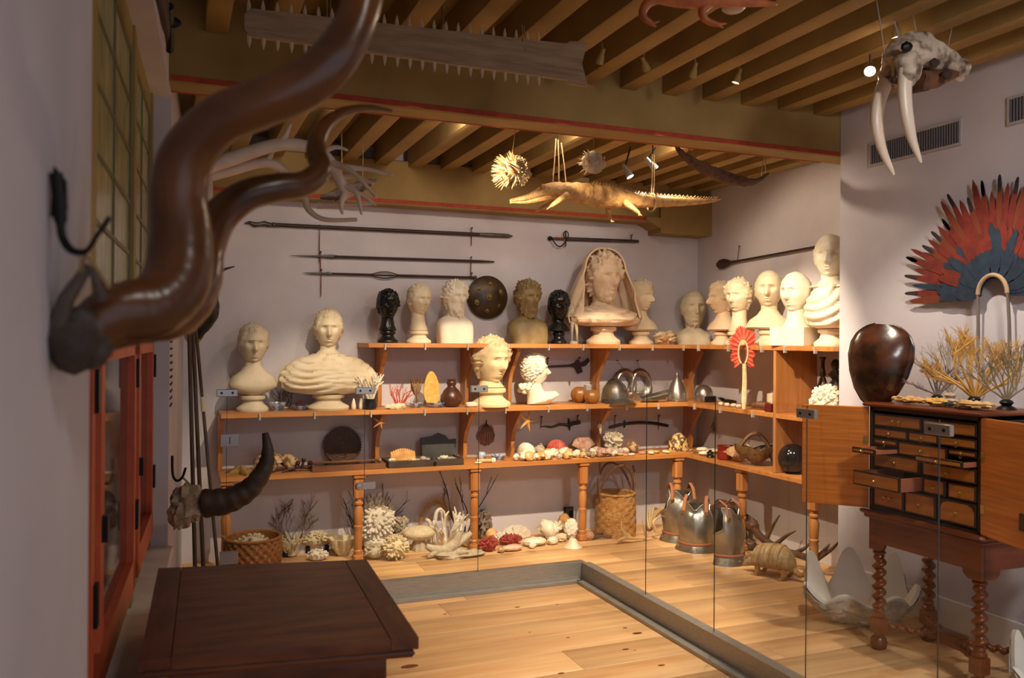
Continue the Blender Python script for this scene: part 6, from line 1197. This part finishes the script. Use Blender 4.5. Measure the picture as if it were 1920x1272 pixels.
# puffer fish
mPuf = M('puffer_skin', (116, 92, 66), .7, 0, (160, 130, 92), 14, .3); mSpine = M('puffer_spine', (206, 176, 122), .6)
def puffer(lab, px, py, Y, r_px, nsp, spine=.045, pale=False):
    c = at(px, py, Y=Y); k = dep(c.x, Y); r = r_px*k; t = thing('puffer_fish', lab, 'puffer fish', c, .35); mb = MB().blob((0, 0, 0), (r, r*.92, r*.95), 28, 18, .012, 16)
    mb.tube([(r*.8, -.01, 0), (r*1.12, -.02, -.005), (r*1.2, -.02, -.01)], [r*.35, r*.2, r*.16], 10); mb.tube([(-.2*r, r*.8, 0), (-.3*r, r*1.3, .0)], [r*.3, r*.08], 8); mb.build('body', mPuf if not pale else M('puffer_pale', (140, 122, 104), .7, 0, (176, 158, 134), 14, .3), t)
    s2 = MB(); q = random.Random(nsp)
    for i in range(nsp):
        z = q.uniform(-.95, .95); a = q.uniform(0, 2*PI); kk = math.sqrt(1-z*z); d = Vector((kk*math.cos(a), kk*math.sin(a), z))
        if d.x > .75: continue
        b = Vector((d.x*r, d.y*r*.92, d.z*r*.95)); L2 = spine*(1.7 if d.x < -.35 else .5)*q.uniform(.8, 1.1); s2.tube([b*.97, b+d*L2+Vector((-L2*.3, 0, -L2*.15))], [.005, .0008], 5)
    s2.build('spines', mSpine, t)
    MB().blob((r*.45, -r*.78, r*.12), (.014, .01, .014), 12, 8).build('eye', M('fish_eye%d' % nsp, (150, 84, 30), .3), t)
    if not pale: pass
    return t, c, k, r
t, c, k, r = puffer('spiny inflated puffer fish hanging left above crocodile head', 964, 322, 4.75, 30, 300, .024)
q = at(967, 233, Y=4.62)-c; q = Matrix.Rotation(-.35, 3, 'Z') @ q; string(t, (-.02, 0, r*.9), q); uhook(t, q)
t, c, k, r = puffer('small pale rounded puffer fish hanging above crocodile back', 1112, 305, 4.75, 22, 60, .015, True)
q = at(1113, 249, Y=4.62)-c; q = Matrix.Rotation(-.35, 3, 'Z') @ q; string(t, (0, 0, r*.9), q, .0012); uhook(t, q)
for s_ in (-1, 1): MB().sheet([[Vector((s_*r*.85, -.03*u, -.01)), Vector((s_*r*1.05, -.03*u, .02+.03*u)), Vector((s_*r*1.0, -.03*u, -.03))] for u in (0, .5, 1)], .002).build('fin', mSpine, t)
# crocodile
YC = 4.85; c = at(1130, 372, Y=YC); t = thing('hanging_crocodile', 'stuffed small crocodile hung horizontally under the back joists', 'crocodile', c); k = dep(c.x, YC)
mCro = M('croc_skin', (168, 120, 66), .6, 0, (206, 160, 98), 26, .5, bscale=60); mCroD = M('croc_dark', (120, 84, 48), .6, 0, (160, 118, 70), 30, .5)
def cp(px, py, dy=0): return at(px, py, Y=YC+dy)-c
sp = [(957, 377, 3), (985, 372, 6), (1008, 364, 9), (1022, 359, 13), (1040, 358, 16), (1058, 358, 15), (1085, 362, 19), (1115, 367, 21), (1145, 370, 20), (1175, 374, 16), (1200, 377, 13), (1235, 378, 11), (1270, 378, 9), (1305, 378, 6.5), (1330, 377, 4), (1352, 374, 1)]
P_ = smooth([cp(x, y) for x, y, _ in sp], 5); rr = []
for i in range(len(P_)): a_ = min(i//5, len(sp)-2); rr.append(lerp(sp[a_][2], sp[a_+1][2], (i-5*a_)/5)*k)
mb = MB().tube(P_, rr, 18, flat=1.15, fn=lambda r, a, u: r*(1+.05*math.sin(u*150)*(1 if u > .3 else 0)+.10*max(0, math.sin(a*4))*(1 if u > .3 else 0)))
mb.tube([cp(957, 380), cp(985, 380), cp(1012, 374), cp(1030, 368)], [2.5*k, 4*k, 6.5*k, 9*k], 12, flat=1.2)          # lower jaw
for dy in (-.045, .045): mb.blob(cp(1018, 350, dy), (.022, .016, .016), 12, 8)
for (px_, py_, dy, foot) in ((1062, 366, -.07, ((1045, 378), (1032, 388))), (1062, 366, .07, ((1035, 378), (1012, 392))), (1170, 378, -.07, ((1186, 390), (1198, 400))), (1150, 380, .06, ((1140, 395), (1146, 412)))):
    mb.tube(smooth([cp(px_, py_, dy*.6), cp(*foot[0], dy*1.4), cp(*foot[1], dy*1.5)], 5), taper(11, 7*k, 3*k), 10)
    for s_ in (-1, 0, 1): mb.tube([cp(*foot[1], dy*1.5), cp(foot[1][0]+(3 if foot[1][0] > 1050 else -4)*1+s_*3, foot[1][1]+5, dy*1.5+s_*.012)], [.007, .002], 6)
mb.build('body', mCro, t, ang=70)
mb = MB()
for i in range(34, len(P_)-3, 1):
    for s_ in (-1, 1): mb.tube([P_[i]+Vector((0, s_*.015, rr[i]*.9)), P_[i]+Vector((.01, s_*.018, rr[i]*1.12+.012))], [.008, .001], 5)
mb.build('scute_ridge', mCroD, t)
mb = MB()
for i in range(3, 12): mb.tube([P_[i]+Vector((0, -rr[i]*1.02, -.004)), P_[i]+Vector((0, -rr[i]*1.05, -.014))], [.003, .001], 5)
mb.build('teeth', mTooth, t)
for a_, b_ in (((1042, 260), (1036, 345)), ((1046, 262), (1048, 348)), ((1052, 268), (1062, 350)), ((1222, 288), (1222, 372)), ((1226, 290), (1226, 368))): string(t, cp(*a_), cp(*b_), .004); 
for px_, py_ in ((1046, 262), (1224, 289)): MB().tube([cp(px_, py_), Vector((cp(px_, py_).x, 0, ZJB-c.z))], .004, 6).build('hook', mIron, t)
MB().tube([cp(1222, 366)+Vector((0, .06*math.cos(a), -.05+.06*math.sin(a))) for a in [2*PI*i/14 for i in range(15)]], .006, 6).build('rope_loop', mTwine, t)
# canoe model
c = at(1350, 315, Y=4.52); t = thing('model_canoe', 'dark woven model canoe hung from the front beam', 'canoe', c); k = dep(c.x, 4.55)
def kp(px, py): return at(px, py, Y=4.55)-c
st = smooth([kp(1267, 273), kp(1280, 290), kp(1310, 310), kp(1350, 328), (kp(1390, 339)), kp(1415, 340), kp(1440, 326)], 5); G = []
wds = [1, 5, 10, 12, 10, 6, 1]
for i, p_ in enumerate(st):
    u = i/(len(st)-1)*6; a_ = min(int(u), 5); w_ = lerp(wds[a_], wds[a_+1], u-a_)*k; G.append([p_+Vector((0, w_*1.3*math.cos(b_), w_*.2-w_*1.1*math.sin(b_)+.003*math.sin(i*2))) for b_ in [PI*j/12 for j in range(13)]])
mCan = M('canoe_bark', (62, 40, 26), .8, 0, (92, 62, 40), 30, .5)
MB().sheet(G, .006).build('hull', mCan, t); MB().tube([g_[0] for g_ in G], .008, 8).tube([g_[-1] for g_ in G], .008, 8).build('gunwale', mCan, t)
for i in (8, 14, 20): MB().tube([G[i][0], G[i][-1]], .005, 6).build('thwart', mCan, t)
for a_, b_ in (((1294, 238), (1291, 296)), ((1294, 238), (1304, 300)), ((1432, 260), (1428, 330)), ((1432, 260), (1436, 328))): string(t, at(*a_, Y=4.36)-c if False else kp(*a_), kp(*b_), .003)
for px_, py_ in ((1294, 238), (1432, 260)): MB().tube([kp(px_, py_)+Vector((-.03, 0, 0)), kp(px_, py_)+Vector((.03, -.0, .004)), kp(px_, py_)+Vector((.0, -.06, .004))], .004, 6).build('nail', mIron, t)
# walrus skull hung at right
YK = 2.9; c = at(1735, 125, Y=YK); t = thing('walrus_skull', 'walrus skull with two long tusks hanging before right wall', 'skull', c); k = dep(c.x, YK)
mSk = M('skull_bone', (196, 178, 158), .75, 0, (84, 64, 52), 14, .4, contrast=(.48, .68)); mTusk = M('ivory_tusk', (206, 188, 168), .35, 0, (220, 204, 186), 5)
def sp_(px, py, dy=0): return at(px, py, Y=YK+dy)-c
mb = MB()
for P2, R2 in (([sp_(1672, 120), sp_(1690, 102), sp_(1720, 98), sp_(1745, 105), sp_(1775, 112), sp_(1800, 128)], (18, 30, 34, 26, 20, 14)),): s2 = smooth(P2, 5); mb.tube(s2, [lerp(R2[min(i//5, 4)], R2[min(i//5+1, 5)], (i % 5)/5)*k for i in range(len(s2))], 18, fn=lambda r, a, u: r*(1+.10*math.sin(3*a+9*u)+.08*math.sin(7*a+15*u)))
mb.blob(sp_(1672, 140, .05), (24*k, 24*k, 26*k), 18, 12, .014, 20, 2); mb.blob(sp_(1700, 128, -.08), (26*k, 24*k, 34*k), 18, 12, .014, 20, 3); mb.blob(sp_(1800, 132), (10*k, 22*k, 20*k), 14, 10, .01, 20, 5)
mb.build('cranium', mSk, t, ang=60)
for px_, py_, dy, r_ in ((1700, 88, -.12, 9), (1752, 118, -.09, 8), (1680, 150, -.06, 8), (1775, 140, -.07, 9)): MB().blob(sp_(px_, py_, dy), (r_*k*1.3, r_*k*.8, r_*k), 14, 10, .006, 20).build('bone_hollow', mIron if px_ == 1700 else M('hollow%d' % px_, (58, 38, 28), .9), t)  # dark blobs stand in for the shade inside the skull's holes
mb = MB().tube([sp_(1718, 150), sp_(1745, 150), sp_(1775, 140), sp_(1795, 138)], [22*k, 18*k, 12*k, 6*k], 12, fn=lambda r, a, u: r*(1+.2*math.sin(5*a+20*u))); mb.build('palate', M('skull_brown', (112, 70, 44), .8, 0, (60, 36, 24), 14, .5), t)
for P2, dy in (([(1662, 150), (1648, 190), (1644, 230), (1654, 280), (1676, 328)], .06), ([(1698, 130), (1696, 170), (1700, 215), (1710, 260), (1727, 305)], -.09)): s2 = smooth([sp_(x, y, dy) for x, y in P2], 6); MB().tube(s2, [r_*k for r_ in [lerp(15, 13, i/12) if i < 12 else lerp(13, 2.5, ((i-12)/(len(s2)-13))**1.5) for i in range(len(s2))]], 14, flat=.75).build('tusk', mTusk, t)
for a_, b_ in (((1640, -20), (1660, 110)), ((1660, -20), (1690, 90)), ((1790, 20), (1775, 100)), ((1700, -20), (1720, 70))): string(t, sp_(*a_)+Vector((0, 0, 0)), sp_(*b_), .003, M('clear_line', (150, 140, 124), .6) if 'clear_line' not in MATS else MATS['clear_line'])
# ------------------------------------------------------------------ kudu horns on the left wall
def ol(px, py, n): return onl(px, py, n)
mKud = M('kudu_horn', (64, 38, 22), .28, 0, (112, 66, 32), 5, .15, (1, 1, 2), contrast=(.3, .7)); mKudS = M('kudu_skull', (96, 84, 76), .7, 0, (52, 38, 30), 9, .5)
def atD(px, py, D): return CAMP + (_a*((px-960)/FPX) + _b*((636-py)/FPX) + _f)*D       # D metres ahead of the viewpoint
c = atD(160, 640, 1.42*.85); t = thing('kudu_horns', 'great spiral kudu horns and skull mounted on the near left wall', 'horns', c)
def kh(pts, m_, name, seg=22):
    P2 = smooth([atD(x, y, D*.85)-c for x, y, D, r in pts], 8); R2 = []
    for i in range(len(P2)): a_ = min(i//8, len(pts)-2); R2.append(lerp(pts[a_][3]*pts[a_][2]*.85/FPX, pts[a_+1][3]*pts[a_+1][2]*.85/FPX, (i-8*a_)/8))
    n = len(P2)
    return MB().tube(P2, R2, seg, fn=lambda r, a, u: r*(1+.10*max(0, math.cos(a-7.5*u))**6+.018*math.sin(u*230)*max(0, 1-u*2.2)), cap=True).build(name, m_, t, ang=60)
kh([(150, 640, 1.44, 46), (215, 590, 1.47, 55), (290, 575, 1.52, 58), (335, 525, 1.56, 58), (340, 440, 1.58, 55), (334, 360, 1.58, 52), (352, 290, 1.57, 49), (410, 228, 1.56, 47), (490, 192, 1.56, 45), (570, 158, 1.57, 43), (630, 105, 1.58, 42), (668, 40, 1.6, 38), (690, -40, 1.62, 34)], mKud, 'front_horn')
kh([(170, 625, 1.5, 40), (250, 600, 1.58, 48), (330, 580, 1.66, 52), (368, 530, 1.72, 46), (384, 470, 1.76, 36), (410, 410, 1.8, 33), (460, 368, 1.84, 30), (520, 352, 1.88, 27), (570, 345, 1.92, 24), (600, 318, 1.96, 21), (592, 280, 2.0, 18), (606, 240, 2.04, 14), (640, 212, 2.1, 10), (690, 202, 2.16, 6), (735, 208, 2.2, 2)], mKud, 'rear_horn')
mb = MB(); mb.blob(atD(140, 635, 1.42*.85)-c, (44*1.2/FPX, .035, 56*1.2/FPX), 24, 16, .02, 18, 3); mb.tube([atD(150, 600, 1.43*.85)-c, atD(140, 660, 1.40*.85)-c, atD(128, 690, 1.38*.85)-c], [.034, .038, .017], 14, fn=lambda r, a, u: r*(1+.14*math.sin(4*a+9*u))); mb.blob(atD(175, 660, 1.42*.85)-c, (.03, .03, .02), 16, 10, .012, 18)
mb.build('skull_cap', mKudS, t, ang=60)
# iron hook with its cord
h0 = [atD(105, 325, 1.36*.85), atD(112, 390, 1.36*.85), atD(116, 440, 1.36*.85), atD(132, 468, 1.35*.85), atD(160, 472, 1.35*.85), atD(180, 445, 1.34*.85), (atD(205, 408, 1.33*.85))]; c2 = h0[2]; t2 = thing('wall_hook', 'black iron hook on left wall above the kudu skull', 'hook', c2)
s2 = smooth([v-c2 for v in h0], 5); MB().tube(s2, [.009]*8+taper(len(s2)-8, .006, .005), 10, flat=.6).build('hook_bar', mIron, t2); MB().prism([(-.008, .0), (.014, .01), (.012, .05), (-.004, .07)], h0[0]-c2+Vector((0, 0, -.06)), _a, Vector((0, 0, 1)), _f, .006).build('back_plate', mIron, t2)
for x1, y1 in ((140, 560), (205, 540)): MB().tube([atD(160, 474, 1.35*.85)-c2, atD(x1, y1, 1.39*.85)-c2], .0028, 6).build('cord', mTwine, t2)
for x1 in (140, 205): pass
MB().tube([atD(108, 620, 1.39*.85)-c, atD(125, 560, 1.385*.85)-c, atD(165, 500, 1.37*.85)-c, atD(178, 510, 1.37*.85)-c, atD(190, 560, 1.40*.85)-c], [.014, .011, .007, .007, .010], 8).build('skull_loop', mKudS, t)
# pale deer antlers behind the kudu
mAnt = M('antler_bone', (206, 182, 164), .6, 0, (222, 200, 182), 12, .15)
c = atD(380, 330, 3.3); t = thing('deer_antlers', 'pale branching deer antlers on left wall behind kudu horns', 'antlers', c)
def an(pts, r0, r1, name='antler_beam'): s2 = smooth([atD(x, y, D)-c for x, y, D in pts], 6); MB().tube(s2, taper(len(s2), r0, r1), 10).build(name, mAnt, t, ang=60)
an([(384, 400, 3.15), (384, 340, 3.18), (380, 318, 3.2), (440, 296, 3.25), (500, 276, 3.3), (545, 270, 3.34), (590, 280, 3.38), (618, 302, 3.4), (640, 345, 3.42), (652, 365, 3.43)], .03, .022)
an([(384, 332, 3.3), (430, 320, 3.35), (500, 305, 3.4), (540, 328, 3.45), (570, 370, 3.5), (580, 395, 3.5), (610, 412, 3.5), (670, 412, 3.5)], .026, .008)
for P2 in ([(605, 300, 3.4), (640, 312, 3.4), (690, 318, 3.4), (735, 330, 3.38)], [(620, 305, 3.4), (660, 322, 3.35), (705, 370, 3.3)], [(645, 350, 3.42), (668, 362, 3.4), (678, 402, 3.38)], [(648, 360, 3.42), (640, 380, 3.42), (642, 402, 3.42)], [(600, 300, 3.4), (606, 285, 3.4), (630, 276, 3.4), (652, 282, 3.4)], [(522, 272, 3.32), (535, 255, 3.32), (545, 232, 3.32)], [(500, 305, 3.4), (508, 290, 3.4), (515, 280, 3.4)], [(640, 372, 3.5), (670, 362, 3.5), (705, 385, 3.5)], [(595, 385, 3.5), (650, 385, 3.5), (700, 382, 3.5)], [(620, 340, 3.5), (660, 330, 3.5), (700, 345, 3.48)]): an(P2, .017, .005, 'tine')
MB().tube([atD(384, 400, 3.15)-c, atD(340, 380, 3.1)-c, atD(332, 360, 3.05)-c], [.03, .03, .02], 10).build('wall_stub', mAnt, t)
c = at(655, 352, Y=5.3); t = thing('dried_reptile', 'small dark dried reptile hung behind the deer antlers', 'reptile', c); mRep = M('dark_reptile', (44, 32, 24), .7, 0, (66, 48, 36), 20, .4)
def rp(px, py): return at(px, py, Y=5.3)-c
s2 = smooth([rp(600, 372), rp(625, 366), rp(650, 358), rp(672, 352), rp(690, 343), rp(706, 337)], 5); MB().tube(s2, [.006+.034*math.sin(PI*min(1, i/len(s2)*1.1))**.8 for i in range(len(s2))], 12, fn=lambda r, a, u: r*(1+.12*math.sin(5*a+20*u))).build('body', mRep, t)
for x0, y0, x1, y1 in ((640, 362, 628, 378), (665, 356, 672, 370), (655, 352, 640, 340)): MB().tube([rp(x0, y0), rp((x0+x1)/2, (y0+y1)/2+2), rp(x1, y1)], [.014, .01, .004], 8).build('leg', mRep, t)
string(t, rp(640, 350), Vector((rp(640, 350).x, 0, ZJB-c.z))); string(t, rp(680, 345), Vector((rp(680, 345).x, 0, ZJB-c.z)))
# ibex horn on its skull, by the window pier
mIbx = M('ibex_horn', (48, 34, 26), .5, 0, (78, 58, 42), 14, .25)
c = atD(365, 945, 3.9); t = thing('ibex_horn', 'dark ridged ibex horn curving up from pale skull at left', 'horn', c)
P2 = smooth([atD(x, y, D)-c for x, y, D in ((380, 945, 3.9), (430, 938, 3.92), (470, 915, 3.94), (496, 878, 3.95), (502, 845, 3.96), (497, 812, 3.97))], 10); n = len(P2)
MB().tube(P2, taper(n, .064, .014, 1.2), 16, flat=.7, fn=lambda r, a, u: r*(1+.10*abs(math.sin(u*34))*(1 if u < .85 else .2))).build('horn_sheath', mIbx, t)
mb = MB().blob((-.03, 0, 0), (.07, .06, .09), 22, 14, .045, 26, 4); mb.blob((-.06, .0, -.05), (.05, .05, .06), 18, 12, .03, 26, 5); mb.build('skull', M('skull_pale', (176, 152, 124), .8, 0, (110, 84, 60), 16, .5, contrast=(.45, .7)), t)
h0 = [atD(323, 855, 3.85), atD(324, 890, 3.85), atD(332, 902, 3.85), atD(342, 895, 3.84), atD(348, 878, 3.83)]; t = thing('iron_hook', 'thin iron wall hook above the ibex skull', 'hook', h0[1]); MB().tube([v-h0[1] for v in smooth(h0, 5)], .006, 8).build('hook_bar', mIron, t); MB().tube([h0[3]-h0[1], atD(362, 915, 3.88)-h0[1]], .005, 6).build('cord', mTwine, t)
# pistol hanging high at left
c = onl(312, 30, .05); t = thing('flintlock_pistol', 'dark pistol hanging butt-up high on left wall pier', 'pistol', c)
s2 = [onl(x, y, .05)-c for x, y in ((300, -20), (306, 10), (311, 40), (314, 62), (316, 85))]; MB().tube(s2, [.035, .032, .03, .018, .014], 10, flat=.6).build('stock', mDkW, t); MB().tube([s2[1]+Vector((.02, 0, 0)), s2[3]+Vector((.01, 0, 0)), s2[4]+Vector((.004, 0, -.02))], .013, 10).build('barrel', mIron, t); MB().blob(s2[2]+Vector((.02, 0, 0)), (.03, .015, .02), 12, 8).build('lock', mIron, t)
# ------------------------------------------------------------------ dark table in the foreground
mTab = M('table_oak', (88, 44, 22), .42, 0, (122, 68, 36), 3.5, .06, (1.2, 6, 6), detail=8); mTab2 = M('table_oak_cross', (80, 40, 20), .42, 0, (112, 62, 34), 3.5, .06, (6, 1.2, 6), detail=8)
Tz = .78; T4 = [Vector((-.045, 3.24, 0)), Vector((.672, 3.10, 0)), Vector((.632, 2.235, 0)), Vector((-.075, 2.335, 0))]   # back left, back right, front right, front left
t = thing('oak_table', 'dark brown oak chest-table with panelled top in foreground', 'table', (.3, 2.7, 0)); off = Vector((.3, 2.7, 0))
def bil(u, v): return (T4[0]*(1-u)*(1-v)+T4[1]*u*(1-v)+T4[2]*u*v+T4[3]*(1-u)*v)-off
def slab(u0, u1, v0, v1, z0, z1, b=.006):
    q = [bil(u0, v0), bil(u1, v0), bil(u1, v1), bil(u0, v1)]; cc = sum(q, Vector())/4; r = []
    for z, s_ in ((z0, b), (z0+b, 0), (z1-b, 0), (z1, b)): r.append([p_ + (cc-p_).normalized()*s_ + Vector((0, 0, z)) for p_ in q])
    return MB().loft([list(reversed(x)) for x in r])
g_ = .0016
slab(0, .105, 0, 1, Tz-.034, Tz, .004).build('end_board', mTab2, t); slab(.895, 1, 0, 1, Tz-.034, Tz, .004).build('end_board', mTab2, t)
for v0, v1 in ((0, .13), (.13, .55), (.55, .87), (.87, 1)): slab(.105+g_, .895-g_, v0+g_/2, v1-g_/2, Tz-.034, Tz-.0008, .002).build('top_plank', mTab, t)
slab(.01, .99, .01, .99, Tz-.06, Tz-.0345, .012).build('edge_moulding', mTab, t)
slab(.09, .90, .08, .90, .62, Tz-.061, .004).build('frieze', mTab, t)
slab(.11, .88, .10, .88, .10, .615, .004).build('case_body', mTab, t)
for u, v in ((.09, .08), (.84, .08), (.84, .84), (.09, .84)): slab(u, u+.07, v, v+.07, 0, .62, .004).build('corner_post', mTab2, t)
